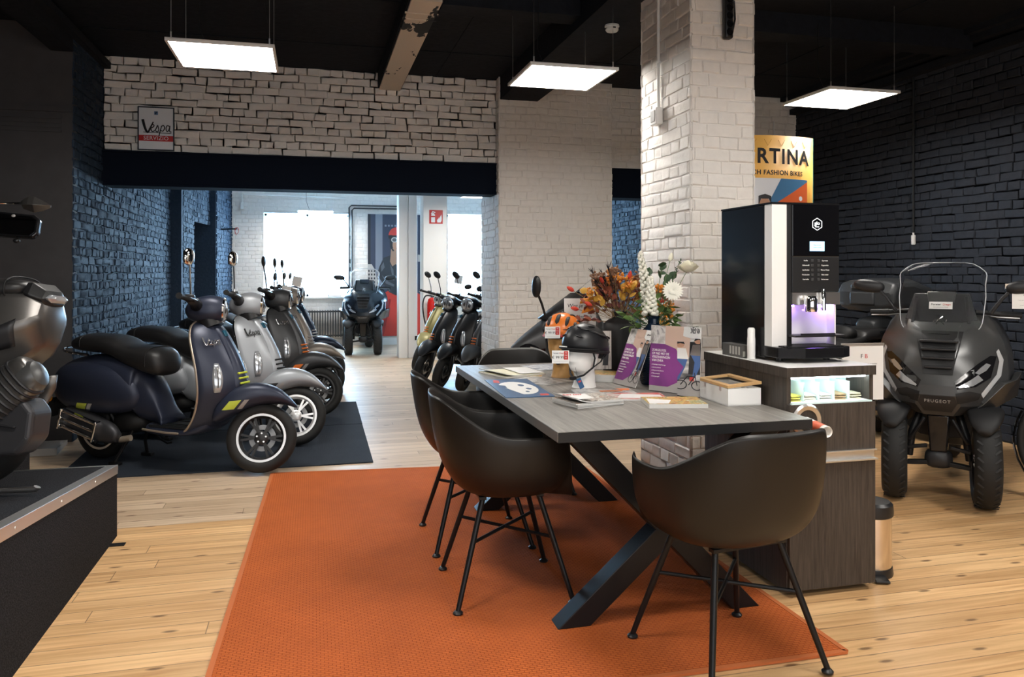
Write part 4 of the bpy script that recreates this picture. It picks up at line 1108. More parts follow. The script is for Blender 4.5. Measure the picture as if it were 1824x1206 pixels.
O = V((1.70, 3.71, TZ + .345)); random.seed(9)
t = thing('fresh_bouquet', 'bouquet of white flowers and green leaves in the glossy dark blue vase', 'flowers', (0, 0, 0))
GR = fl('leaf_green', (.10, .17, .045), .45); GD = fl('leaf_dark_green', (.035, .075, .03), .5); WH = fl('petal_white', (.82, .80, .70), .55); CR = fl('petal_cream', (.86, .82, .66), .5); stm = GR
def f_snap(b, pts, d):
    for k in range(64):
        u = .28 + .72 * k / 63; p = pts[0].lerp(pts[-1], u); a = k * 2.4; r = .030 * (1.08 - u) + .006
        q = p + V((math.cos(a) * r, math.sin(a) * r, 0)); b.ell(q, (.014 * (1.3 - u) + .003, .014 * (1.3 - u) + .003, .011), nu=7, nv=5)
def f_gerb(b, pts, d):
    c_ = pts[-1]; n = (camd + V((0, 0, .25))).normalized(); u = n.cross(V((0, 0, 1))).normalized(); v = u.cross(n)
    for k in range(22):
        a = 2 * PI * k / 22; leaf(b, c_ + (u * math.cos(a) + v * math.sin(a)) * .008, u * math.cos(a) + v * math.sin(a) + n * .12, .046, .0075, n)
    for k in range(16):
        a = 2 * PI * k / 16; leaf(b, c_ + n * .003, u * math.cos(a) + v * math.sin(a) + n * .5, .026, .005, n)
def f_rose(b, pts, d):
    c_ = pts[-1]
    b.ell(c_ + V((0, 0, .022)), (.016, .016, .028), nu=10, nv=8)
    for ring, (r, h, n_) in enumerate(((.020, .056, 3), (.032, .052, 4), (.044, .044, 5), (.054, .034, 6))):
        for k in range(n_):
            a = 2 * PI * k / n_ + ring * .7; rows = []
            for q in range(6):
                f_ = q / 5; rr_ = .010 + (r - .010) * f_ ** .6; row = []
                for s_ in (-1, -.5, 0, .5, 1):
                    aa = a + s_ * (PI / n_ * 1.15); row.append(c_ + V((math.cos(aa) * rr_, math.sin(aa) * rr_, -.012 + h * f_ - .010 * f_ * s_ * s_)))
                rows.append(row)
            b.grid(rows)
def f_green(b, pts, d):
    for k in range(7):
        leaf(b, pts[-1] - d * .012 * k, d * .4 + V((random.uniform(-1, 1), random.uniform(-1, 1), random.uniform(-.5, .5))), .06, .013)
def f_fern(b, pts, d):
    sd = d.cross(V((0, 0, 1))).normalized()
    for k in range(16):
        p = pts[1].lerp(pts[-1], k / 15)
        for s_ in (-1, 1): leaf(b, p, d * .6 + sd * s_, .034 * (1.1 - k / 16), .004)
def f_spike(b, pts, d):
    for k in range(40): leaf(b, pts[2].lerp(pts[-1], k / 39), d * .7 + V((random.uniform(-1, 1), random.uniform(-1, 1), random.uniform(0, .5))), .018, .003)
stemmed('snapdragon', (rt * -.16 + V((0, 0, 1))).normalized(), .40, WH, f_snap, .02)
stemmed('snapdragon', (rt * -.02 + V((0, 0, 1)) + camd * .2).normalized(), .27, WH, f_snap, .02)
stemmed('gerbera', (rt * .48 + V((0, 0, 1)) + camd * .35).normalized(), .23, WH, f_gerb, .02)
stemmed('rose', (rt * .50 + V((0, 0, 1)) + camd * .15).normalized(), .345, CR, f_rose, .03)
stemmed('rosebud', (rt * .26 + V((0, 0, 1)) - camd * .1).normalized(), .36, CR, f_ball, .03)
stemmed('dark_spike', (rt * .40 + V((0, 0, 1)) + camd * .05).normalized(), .38, GD, f_spike, .03)
for k in range(9): stemmed('leaf_rosette', place(k, 9, -92, 85), random.uniform(.10, .18), GR, f_green)
for k in range(8): stemmed('fern_sprig', place(k, 8, -80, 95), random.uniform(.16, .24), GD, f_fern)
for k in range(3): stemmed('eucalyptus_leaf', place(k, 3, -20, 30), random.uniform(.28, .34), GD, f_disc)
# ---------------------------------------------------------------- classic scooters
def paint(name, c, rough=.38, metal=.25):
    return m_(name, c, rough, metal)
paint('paint_blue', (.026, .032, .056)); m_('trim_beige', (.50, .42, .33), .35, .6)
m_('rim_black', (.014, .014, .015), .4); m_('rim_silver', (.72, .72, .72), .3, .6)
def wheel(par, name, R_, tw, rr, cx, M_=ID, ns=6, spoke='rim_black', lip='rim_silver', disc=True, cy=0, rubber='rubber', tread=0):
    w = part(name, par)
    Q = M_ @ T(cx, cy, R_) @ rot('X', 90)
    pr = []
    for k in range(17):
        a = R(-118 + 236 * k / 16); h = (R_ - rr) / 1.75
        c_ = R_ - h
        pr.append((c_ + h * math.cos(a), tw / 2 * se(a, 2.4)[1]))
    B().lathe(pr + [(rr - .004, tw * .36), (rr - .004, -tw * .36)], 48, Q, closed=True).build('tyre', MT[rubber], w, ang=50)
    if tread:
        b = B()
        for k in range(tread):
            a = 2 * PI * k / tread
            for s_ in (-1, 1):
                for z0_, z1_, da in ((.004, tw * .20, .10), (tw * .20, tw * .40, .10)):
                    p = V(((R_ - .0035) * math.cos(a), (R_ - .0035) * math.sin(a), s_ * z0_)); q = V(((R_ - .0065) * math.cos(a + da), (R_ - .0065) * math.sin(a + da), s_ * z1_))
                    b.bar(Q @ p, Q @ q, .010, .004, up=Q.to_3x3() @ V((math.cos(a), math.sin(a), 0)))
        b.build('tread', MT['tyre_block'], w, smooth=False)
    B().lathe([(rr, -tw * .36), (rr + .002, -tw * .40), (rr - .012, -tw * .40), (rr - .026, -tw * .22), (rr - .026, tw * .22), (rr - .012, tw * .40), (rr + .002, tw * .40), (rr, tw * .36)], 48, Q, closed=True).build('rim', MT[spoke], w, ang=30)
    for s_ in (-1, 1): B().lathe([(rr + .004, s_ * tw * .37), (rr + .005, s_ * tw * .43), (rr - .009, s_ * tw * .43), (rr - .012, s_ * tw * .38)], 48, Q, closed=True).build('rim_lip', MT[lip], w, ang=30)
    B().lathe([(0, -tw * .38), (.030, -tw * .38), (.045, -tw * .30), (.045, tw * .3), (.03, tw * .38), (0, tw * .38)], 24, Q).build('hub', MT[spoke], w)
    for k in range(ns):
        a = 2 * PI * k / ns; b = B()
        for da in (-.14, .14):
            p = V((.04 * math.cos(a), .04 * math.sin(a), tw * .22)); q = V(((rr - .016) * math.cos(a + da), (rr - .016) * math.sin(a + da), tw * .20))
            b.bar(Q @ p, Q @ q, .015, .02, up=Q.to_3x3() @ V((0, 0, 1)))
        b.build('spoke', MT[spoke], w, smooth=False)
    for k in range(5):
        a = 2 * PI * k / 5 + .3
        B().lathe([(0, tw * .37), (.006, tw * .37), (.006, tw * .42), (0, tw * .42)], 8, Q @ T(.03 * math.cos(a), .03 * math.sin(a), 0)).build('bolt', MT['steel_brushed'], w)
    if disc:
        B().lathe([(.055, -.004 - tw * .3), (.088, -.004 - tw * .3), (.088, -tw * .3), (.055, -tw * .3)], 32, Q, closed=True).build('brake_disc', MT['disc_steel'], w)
    return w

def script_logo(name, par, m, s, mt):
    """flowing script lettering drawn as strokes"""
    P = [[(-.48, .30), (-.40, -.02), (-.30, -.20), (-.20, .0), (-.10, .22)],
         [(-.26, -.06), (-.10, .02), (-.08, .10), (-.15, .10), (-.19, -.02), (-.14, -.16), (-.03, -.10), (.04, .06), (.06, .08), (.10, -.08), (.05, -.17), (-.01, -.13)],
         [(.20, .08), (.15, -.12), (.10, -.34)], [(.18, .03), (.26, .10), (.31, .0), (.25, -.13), (.16, -.10)],
         [(.49, .06), (.41, .10), (.36, -.02), (.40, -.14), (.47, -.06), (.50, .09), (.49, -.12), (.56, -.15)], [(-.46, -.19), (.0, -.20), (.56, -.20)]]
    b = B()
    for i, st in enumerate(P):
        q = cr(st, 4); w0 = .050 if i == 0 else (.012 if i == 5 else .020)
        pts = [m @ V((x * s, y * s, .0008)) for x, y in q]
        b.tube(pts, [s * (w0 * (1.1 - .7 * k / len(pts)) if i == 0 else w0) for k in range(len(pts))], 5)
    return b.build(name, mt, par)

def make_vespa(steer, label, spade=False, suffix=''):
    """x forward, rear axle at x=0, front axle x=1.34"""
    t = thing('scooter', label, 'scooter')
    PT = MT['paint_blue']
    AX = V((.95, 0, 1.0)); dirv = V((.42, 0, -.9)).normalized()
    S = T(*AX) @ M.Rotation(R(steer), 4, -dirv) @ T(*-AX)
    RW, FX = .228, 1.34
    # rear monocoque
    b = B().body([(-0.37, .52, .60, .03, 2), (-0.345, .47, .64, .09, 2.2), (-0.275, .42, .69, .135, 2.3), (-0.135, .40, .735, .165, 2.5), (0.065, .39, .76, .18, 2.6), (0.245, .37, .755, .18, 2.6), (0.385, .34, .72, .165, 2.6), (.40, .31, .67, .14, 2.6), (.48, .29, .60, .115, 2.6), (.53, .28, .52, .10, 2.6), (.57, .27, .42, .10, 2.8), (.62, .265, .335, .12, 3)], 28)
    b.build('rear_body', PT, t, ang=0)
    for s_ in (-1, 1):
        b = B(); rings = []
        for x, zc, hz, wy in cr([(-0.345, .535, .02, .10), (-0.315, .535, .085, .145), (-0.215, .535, .150, .200), (-0.065, .53, .180, .232), (0.105, .525, .182, .240), (0.245, .515, .165, .225), (0.345, .50, .13, .195), (0.415, .485, .085, .16), (0.445, .48, .02, .12)], 3):
            rings.append([(x, s_ * (.06 + (wy - .06) * max(0, math.cos(a)) ** .55 if math.cos(a) > 0 else .06 + .02 * math.cos(a)), zc + hz * se(a, 2.3)[1]) for a in [2 * PI * k / 28 for k in range(28)]])
        b.loft(rings); cp = b.build('side_cowl', PT, t, ang=0)
        # accent stripes
        yq = s_ * .2335
        for x0, x1, mt in ((-.06, .03, 'lime_accent'), (.04, .075, 'grey_decal')):
            dd = []
            for (x, z) in ((x0, .385), (x1, .385), (x1 + .055, .445), (x0 + .055, .445)):
                # project on the cowl
                ok, loc = False, None
                dd.append((x, z))
            bb = B(); G = []
            me = cp.data
            from mathutils.bvhtree import BVHTree
            bv = BVHTree.FromPolygons([v.co for v in me.vertices], [p.vertices for p in me.polygons])
            for j in range(4):
                row = []
                for i in range(6):
                    f_ = i / 5; g_ = j / 3
                    x = (dd[0][0] * (1 - f_) + dd[1][0] * f_) * (1 - g_) + (dd[3][0] * (1 - f_) + dd[2][0] * f_) * g_
                    z = .372 + .06 * g_ + .0
                    h_ = bv.ray_cast(V((x, s_ * .6, z)), V((0, -s_, 0)))
                    row.append((h_[0] + V((0, s_ * .0015, 0))) if h_[0] else V((x, yq, z)))
                G.append(row)
            bb.grid(G).build('accent_stripe', MT[mt], cp, fix=True)
    # step-through, floor, tunnel
    b = B().body([(.50, .235, .30, .13, 3), (.56, .232, .295, .175, 3.4), (.70, .232, .288, .19, 3.6), (.84, .235, .288, .185, 3.6), (.93, .25, .32, .16, 3.2), (1.0, .28, .38, .12, 3)], 28)
    b.build('floor_pan', PT, t, ang=0)
    b = B().box(.56, .86, -.165, .165, .285, .292)
    for k in range(3):
        for s_ in (-1, 1): b.box(.54, .86, s_ * (.06 + k * .04) - .008, s_ * (.06 + k * .04) + .008, .292, .297)
    b.build('foot_mat', MT['black_matt'], t, smooth=False, bev=.001)
    # leg shield
    prof = cr([(.26, .84, .90, .165), (.30, .90, 1.02, .185), (.38, .965, 1.11, .205), (.48, 1.005, 1.175, .220), (.58, 1.015, 1.195, .226), (.70, .995, 1.16, .220), (.82, .955, 1.095, .207), (.92, .915, 1.03, .182), (.98, .89, .98, .135), (1.005, .88, .955, .07)], 3)
    rings = []; edgeL = []
    for z, xe, xc, w in prof:
        fr_ = []; bk = []
        for k in range(21):
            q = -1 + 2 * k / 20; y = w * q
            x = xe + (xc - xe) * (1 - abs(q) ** 2.1)
            fr_.append((x, y, z)); bk.append((xe - .012 + (xc - xe) * .45 * (1 - abs(q) ** 2.2) - .002, y * .995, z))
        rings.append(fr_ + bk[::-1]); edgeL.append((xe - .004, w, z))
    B().loft(rings).build('leg_shield', PT, t, ang=55)
    run = [(.52, .180, .272), (.62, .192, .268), (.74, .194, .262), (.82, .182, .262)] + edgeL
    pts = run + [(p[0], -p[1], p[2]) for p in run[::-1]]
    B().tube(cr([tuple(p) for p in pts], 1), .0075, 8).build('edge_trim', MT['trim_beige'], t)
    # steering cover on the shield centre
    rings = []
    for z, xc, w, h in cr([(.54, 1.182, .055, .012), (.57, 1.190, .064, .022), (.63, 1.180, .062, .026), (.74, 1.140, .052, .026), (.86, 1.072, .046, .024), (.95, 1.010, .042, .018), (.985, .975, .034, .006)], 3):
        rings.append([(xc - .012 + (h + .012) * (1 - abs(q) ** 3), w * q, z) for q in [-1 + k / 7 for k in range(15)]] + [(xc - .02, w * .95, z), (xc - .02, -w * .95, z)])
    B().loft(rings).build('steering_cover', PT, t, ang=50)
    for k in range(3):
        z = .590 + k * .033
        B().bar((1.212 - k * .010, -.046, z + .006), (1.212 - k * .010, .046, z + .006), .014, .013).build('grille_slat', MT['lime_accent'], t, bev=.003)
    B().box(-.008, .008, -.017, .017, -.024, .024).xf(T(1.028, 0, .91) @ rot('Y', -30) @ T(.026, 0, 0)).build('badge', MT['lens_blue'], t, bev=.004)
    for s_ in (-1, 1):
        b = B(); G = []
        for j in range(7):
            z = .545 + .19 * j / 6; row = []
            for i in range(5):
                i0 = 0
                while i0 < len(prof) - 2 and prof[i0 + 1][0] < z: i0 += 1
                f_ = (z - prof[i0][0]) / max(1e-6, prof[i0 + 1][0] - prof[i0][0])
                xe, xc, w = [prof[i0][n_] * (1 - f_) + prof[i0 + 1][n_] * f_ for n_ in (1, 2, 3)]
                wd = .046 * math.sin(PI * (.12 + .8 * j / 6)) ** .6
                q = .70 - .035 * (j / 3) + (i / 4 - .5) * wd / w
                row.append(V((xe + (xc - xe) * (1 - abs(q) ** 2.1) + .004, s_ * w * q, z)))
            G.append(row)
        b.grid(G); b.build('turn_signal', MT['lens_clear'], t, sol=.006)
        b = B()
        b.tube([r[2] + V((.004, s_ * .001, 0)) for r in G[1:-1]], .004, 5); b.build('signal_strip', MT['steel_brushed'], t)
    script_logo('script_badge', t, frame((1.032, -.115, .875), (.50, .86, 0), (.80, -.46, .45)), .115, MT['badge_dark'])
    # seat
    b = B().body([(-0.205, .80, .83, .05, 2.6), (-0.185, .785, .865, .11, 2.8), (-0.095, .772, .893, .14, 3.1), (0.085, .762, .893, .148, 3.2), (0.185, .742, .875, .148, 3.2), (0.255, .712, .843, .148, 3.2), (0.325, .682, .824, .152, 3.2), (0.425, .65, .824, .155, 3.1), (0.515, .625, .814, .146, 3.0), (0.575, .62, .785, .122, 2.8), (0.61, .64, .735, .075, 2.4), (0.62, .66, .70, .03, 2)], 28)
    st_ = b.build('seat', MT['seat_leather'], t, ang=0)
    for x, z, w in ((-.075, .82, .1425), (.505, .72, .149)):
        zb, zt = (.770, .894) if x < 0 else (.628, .817)
        c_ = (zb + zt) / 2; h = (zt - zb) / 2 + .002
        B().tube([(x, w * se(a, 3.1)[0], c_ + h * se(a, 3.1)[1]) for a in [R(-10 + 200 * k / 20) for k in range(21)]], .0035, 6).build('seam', MT['black_matt'], st_)
    q = [(.0, .135, .755), (-.135, .15, .77), (-.245, .12, .785), (-.275, .0, .795)]
    q = cr(q + [(p[0], -p[1], p[2]) for p in q[-2::-1]], 4)
    B().tube(q, .010, 8).build('grab_rail', MT['chrome'], t)
    # rear lights
    B().ell((-.36, 0, .60), (.03, .055, .04), nu=14).build('tail_light', MT['tail_red'], t)
    B().box(-.44, -.43, -.09, .09, .28, .42).build('number_holder', MT['black_plastic'], t, bev=.003)
    B().bar((-.32, 0, .48), (-.435, 0, .38), .06, .012).build('holder_bracket', MT['black_plastic'], t)
    for s_ in (-1, 1): B().ell((-.40, s_ * .10, .43), (.018, .022, .03)).build('rear_indicator', MT['amber'], t)
    # engine side, exhaust (x forward, right side is -y)
    b = B().body([(-.08, .19, .27, .03, 2), (-.05, .16, .33, .05, 2.4), (.05, .15, .36, .055, 2.6), (.2, .17, .37, .06, 2.6), (.34, .2, .36, .055, 2.6), (.42, .24, .33, .04, 2.4)], 18).xf(T(0, .14, 0))
    b.build('engine_case', MT['engine_grey'], t, ang=0)
    B().body([(.12, .22, .30, .03, 2.4), (.2, .20, .36, .10, 2.6), (.34, .22, .36, .12, 2.6), (.42, .25, .33, .06, 2.4)], 16).build('engine_block', MT['black_matt'], t, ang=0)
    B().lathe([(0, 0), (.05, 0), (.055, .01), (.05, .03), (.03, .03), (.028, .015), (0, .015)], 20, T(.14, -.13, .315) @ rot('X', 90)).build('fan_cover', MT['black_plastic'], t)
    Qe = T(.10, -.20, .27) @ rot('Y', 14)
    ex = B().body([(-.24, -.05, .05, .03, 2.2), (-.21, -.075, .08, .05, 2.4), (.0, -.08, .085, .055, 2.6), (.16, -.07, .07, .05, 2.5), (.24, -.04, .03, .03, 2.2)], 20).xf(Qe).build('exhaust', MT['engine_grey'], t, ang=0)
    b = B()
    for zz in (-.050, .003, .056):
        b.bar(Qe @ V((-.22, -.060, zz + .006)), Qe @ V((.10, -.060, zz)), .020, .036, up=(0, 1, 0))
    for xx in (-.215, .10): b.bar(Qe @ V((xx, -.062, -.07)), Qe @ V((xx, -.062, .075)), .018, .05, up=(0, 1, 0))
    b.build('heat_shield', MT['chrome'], ex, bev=.006, seg=3)
    for xx in (-.215, .10):
        for zz in (-.055, .06): B().ell(Qe @ V((xx, -.075, zz)), (.011, .008, .011), nu=10, nv=6).build('bolt', MT['steel_brushed'], ex)
    B().tube([(.24, -.16, .20), (.32, -.17, .185), (.40, -.16, .20)], .022, 10).build('exhaust_pipe', MT['trim_beige'], t)
    # centre stand
    for s_ in (-1, 1):
        b = B().tube([(.33, s_ * .07, .23), (.28, s_ * .10, .12), (.25, s_ * .15, .02)], .012, 8)
        st = b.build('stand_leg', MT['black_metal'], t)
        B().box(.21, .30, s_ * .15 - .02, s_ * .15 + .02, .0, .022).build('stand_foot', MT['black_metal'], st, bev=.004)
    B().tube([(.35, .08, .22), (.40, .11, .14), (.46, .12, .11), (.47, .15, .11)], .008, 6).build('stand_pedal', MT['black_metal'], t)
    wheel(t, 'rear_wheel', RW, .115, .155, 0)
    # steering group
    wheel(t, 'front_wheel', RW, .105, .155, FX, S)
    b = B().body([(FX - .32, .33, .40, .05, 2.3), (FX - .29, .325, .47, .085, 2.4), (FX - .22, .36, .545, .105, 2.5), (FX - .12, .41, .590, .112, 2.5), (FX - .02, .445, .595, .110, 2.4), (FX + .08, .455, .565, .095, 2.3), (FX + .15, .448, .515, .07, 2.2), (FX + .20, .435, .465, .04, 2), (FX + .215, .433, .445, .015, 2)], 26)
    fd = b.xf(S).build('front_fender', PT, t, ang=0)
    from mathutils.bvhtree import BVHTree
    bv = BVHTree.FromPolygons([v.co for v in fd.data.vertices], [p.vertices for p in fd.data.polygons])
    for s_ in (-1, 1):
        for x0, x1, mt in ((FX - .26, FX - .185, 'lime_accent'), (FX - .165, FX - .135, 'grey_decal')):
            G = []
            for j in range(4):
                row = []
                for i in range(5):
                    x = x0 + (x1 - x0) * i / 4 + .045 * j / 3; z = .40 + .055 * j / 3 + max(0, x - FX + .25) * .12
                    p = S @ V((x, s_ * .5, z)); d = (S.to_3x3() @ V((0, -s_, 0)))
                    h_ = bv.ray_cast(p, d)
                    row.append((h_[0] - d * .0015) if h_[0] else S @ V((x, s_ * .1, z)))
                G.append(row)
            B().grid(G).build('accent_stripe', MT[mt], fd)
    b = B().tube([(1.27, .0, .52), (1.285, .055, .45), (1.30, .07, .34), (FX - .02, .075, .235)], [.02, .022, .024, .02], 10); b.ell((FX, .066, RW), (.045, .02, .045))
    b.xf(S).build('fork', MT['black_metal'], t)
    b = B().tube([(1.25, .075, .44), (1.29, .08, .26)], .022, 10).xf(S); b.build('shock_absorber', MT['disc_steel'], t)
    b = B().body([(.775, 1.04, 1.10, .05, 2.2), (.80, 1.01, 1.135, .085, 2.4), (.86, .99, 1.165, .105, 2.6), (.93, .985, 1.18, .110, 2.6), (.985, .99, 1.175, .102, 2.4), (1.015, 1.0, 1.165, .09, 2.2)], 26)
    b.xf(S).build('headset', PT, t, ang=0)
    for s_ in (-1, 1): B().tube([(.855, s_ * .08, 1.09), (.845, s_ * .16, 1.105), (.83, s_ * .235, 1.105)], [.045, .032, .024], 14).xf(S).build('handlebar_cover', MT['black_plastic'], t, ang=0)
    B().tube([(.955, 0, .96), (.92, 0, 1.03)], [.075, .085], 18).xf(S).build('neck', MT['black_plastic'], t)
    Qh = S @ T(1.008, 0, 1.082) @ rot('Y', 90)
    hl = part('headlight', t)
    B().lathe([(.083, -.02), (.088, .006), (.080, .016), (.074, .004)], 32, Qh, closed=True).build('headlight_ring', MT['chrome'], hl)
    B().lathe([(0, .030), (.03, .028), (.06, .020), (.076, .006), (.076, -.01), (0, -.012)], 32, Qh).build('headlight_lens', MT['lens_clear'], hl)
    b = B().box(-.052, .052, -.004, .004, .0, .031); b.ell((0, .035, .02), (.03, .02, .013), nu=10, nv=6); b.ell((0, -.035, .02), (.03, .02, .013), nu=10, nv=6)
    b.xf(Qh).build('lamp_insert', MT['lamp_dark'], hl)
    for s_ in (-1, 1):
        b = B().tube([(.83, s_ * .23, 1.105), (.80, s_ * .37, 1.10)], .017, 12); b.tube([(.80, s_ * .37, 1.10), (.798, s_ * .385, 1.0995)], .021, 12)
        b.xf(S).build('grip', MT['black_matt'], t)
        b = B().box(-.03, .03, -.025, .025, -.022, .022).xf(T(.835, s_ * .235, 1.115))
        b.xf(S).build('switch_block', MT['black_plastic'], t, bev=.008)
        B().tube([(.87, s_ * .22, 1.095), (.885, s_ * .27, 1.095), (.87, s_ * .39, 1.09)], [.008, .007, .005], 6, flat=.5).xf(S).build('brake_lever', MT['steel_brushed'], t)
        if s_ < 0 or spade:
            if spade:
                mm = part('mirror', t)
                B().tube([(.83, s_ * .20, 1.12), (.82, s_ * .23, 1.20), (.80, s_ * .31, 1.33)], .006, 8).xf(S).build('mirror_stem', MT['black_metal'], mm)
                B().ell((0, 0, 0), (.018, .062, .042), nu=18, nv=10).xf(S @ T(.80, s_ * .335, 1.37) @ rot('Z', s_ * 0) @ rot('X', s_ * 24)).build('mirror_head', MT['black_plastic'], mm)
            else:
                mm = part('mirror', t)
                B().tube([(.83, s_ * .19, 1.12), (.82, s_ * .20, 1.22), (.81, s_ * .235, 1.335)], .006, 8).xf(S).build('mirror_stem', MT['chrome'], mm)
                B().ell((0, 0, 0), (.022, .046, .058), nu=18, nv=12, ex=2.3).xf(S @ T(.80, s_ * .25, 1.39) @ rot('Z', s_ * 32)).build('mirror_head', MT['chrome'], mm)
    return t
m_('lens_clear', (.50, .52, .55), .1, .55, 0); m_('lamp_dark', (.10, .10, .105), .15, .6); m_('lens_blue', (.02, .09, .14), .1, .2); m_('badge_dark', (.55, .55, .56), .2, .9)
m_('tyre_block', (.020, .020, .021), .75)
paint('paint_silver', (.34, .36, .385), .40, .3); paint('paint_charcoal', (.060, .062, .066), .4, .3); paint('paint_taupe', (.30, .26, .225), .35, .3); paint('paint_navy', (.012, .022, .045), .3, .3)
paint('paint_black', (.0095, .0095, .0105), .36, .1); paint('paint_lime', (.26, .225, .085), .4, .2)
LZ = .0095
v1 = make_vespa(32, 'dark blue scooter with lime stripes, nearest of the row beside the grey mat edge')
v1.location = (-1.465, 6.205, LZ); v1.rotation_euler = (0, 0, R(-32.5)); v1['group'] = 'scooters parked along the dark brick wall'
G1 = 'scooters parked along the dark brick wall'
def at_front(x, y, rz):  # put the front wheel's contact at x, y
    return (x - 1.34 * math.cos(R(rz)), y - 1.34 * math.sin(R(rz)), LZ)
v2 = dup(v1, at_front(-.13, 6.27, -32), -32, 'pale silver scooter, second in the row behind the dark blue one',
    {'paint_blue': MT['paint_silver'], 'lime_accent': MT['black_matt'], 'trim_beige': MT['chrome'], 'badge_dark': MT['black_matt'], 'rim_black': MT['rim_silver']})
va = make_vespa(30, 'charcoal grey scooter with orange grille slats, third in the row', spade=True)
va['group'] = G1
for o in kids(va):
    pass
va.location = at_front(.045, 7.50, -34); va.rotation_euler = (0, 0, R(-34))
def remat(o, mp):
    for k in kids(o): remat(k, mp)
    if o.type == 'MESH':
        for sl in o.material_slots:
            nm = sl.material.name if sl.material else None
            if nm in mp: sl.link = 'OBJECT'; sl.material = mp[nm]
remat(va, {'paint_blue': MT['paint_charcoal'], 'lime_accent': MT['orange_accent'], 'rim_silver': MT['rim_black'], 'trim_beige': MT['black_plastic']})
dup(va, at_front(.10, 8.45, -34), -34, 'taupe scooter, fourth in the row behind the charcoal one', {'paint_charcoal': MT['paint_taupe'], 'orange_accent': MT['grey_decal'], 'paint_blue': MT['paint_taupe']})
for o in (): pass
vn = dup(va, at_front(.14, 9.35, -34), -34, 'navy blue scooter at the far end of the row, in front of the radiator', {})
remat(vn, {'paint_charcoal': MT['paint_navy'], 'orange_accent': MT['grey_decal']})
# scooters in the far room, facing the shop
G2 = 'black scooters parked in the far room'
vb = make_vespa(42, 'matt black scooter with orange grille slats, nearest the brick pier except one', spade=True); vb['group'] = G2
remat(vb, {'paint_blue': MT['paint_black'], 'lime_accent': MT['orange_accent'], 'rim_silver': MT['rim_black'], 'trim_beige': MT['black_plastic']})
HB = -161
SF = .90
vb.scale = (SF, SF, SF); vb.location = (1.45 - 1.34 * SF * math.cos(R(HB)), 8.98 - 1.34 * SF * math.sin(R(HB)), 0); vb.rotation_euler = (0, 0, R(HB)); vb.location.z = 0
def far(x, y, rz, lab, mp=None):
    o = dup(vb, (x - 1.34 * SF * math.cos(R(rz)), y - 1.34 * SF * math.sin(R(rz)), 0), rz, lab, None, G2)
    if mp: remat(o, mp)
    return o
far(1.29, 9.42, HB, 'matt black scooter with orange grille slats, outermost of the three, beside the white columns')
far(1.66, 8.68, -158, 'dark grey scooter half hidden by the brick pier edge in the far room', {'paint_black': MT['paint_charcoal']})
far(1.40, 10.62, -152, 'olive gold scooter behind the black ones, only its front fender in sight', {'paint_black': MT['paint_lime']})
# ---------------------------------------------------------------- three-wheeled scooter
from mathutils.bvhtree import BVHTree
paint('trike_grey', (.088, .089, .090), .33, .5); m_('trike_dark', (.020, .020, .022), .45); m_('trike_gloss', (.008, .008, .009), .1)
m_('tinted_glass', (.55, .58, .6), .03, trans=.9, ior=1.1)
def bvh(b): return BVHTree.FromPolygons(b.v, b.f)
def onto(bv, left, right, n, off, sign=1):
    """grid between two (y,z) polylines projected along -x onto a shell"""
    G = []
    for (a, c) in zip(left, right):
        row = []
        for i in range(n + 1):
            y = a[0] + (c[0] - a[0]) * i / n; z = a[1] + (c[1] - a[1]) * i / n
            h = bv.ray_cast(V((1.5, y * sign, z)), V((-1, 0, 0)))
            row.append(h[0] + V((off, 0, 0)) if h[0] else V((-.15, y * sign, z)))
        G.append(row)
    return B().grid(G)
def lerp_poly(p, k):
    out = []
    for a, c in zip(p, p[1:]):
        for j in range(k): out.append((a[0] + (c[0] - a[0]) * j / k, a[1] + (c[1] - a[1]) * j / k))
    return out + [p[-1]]
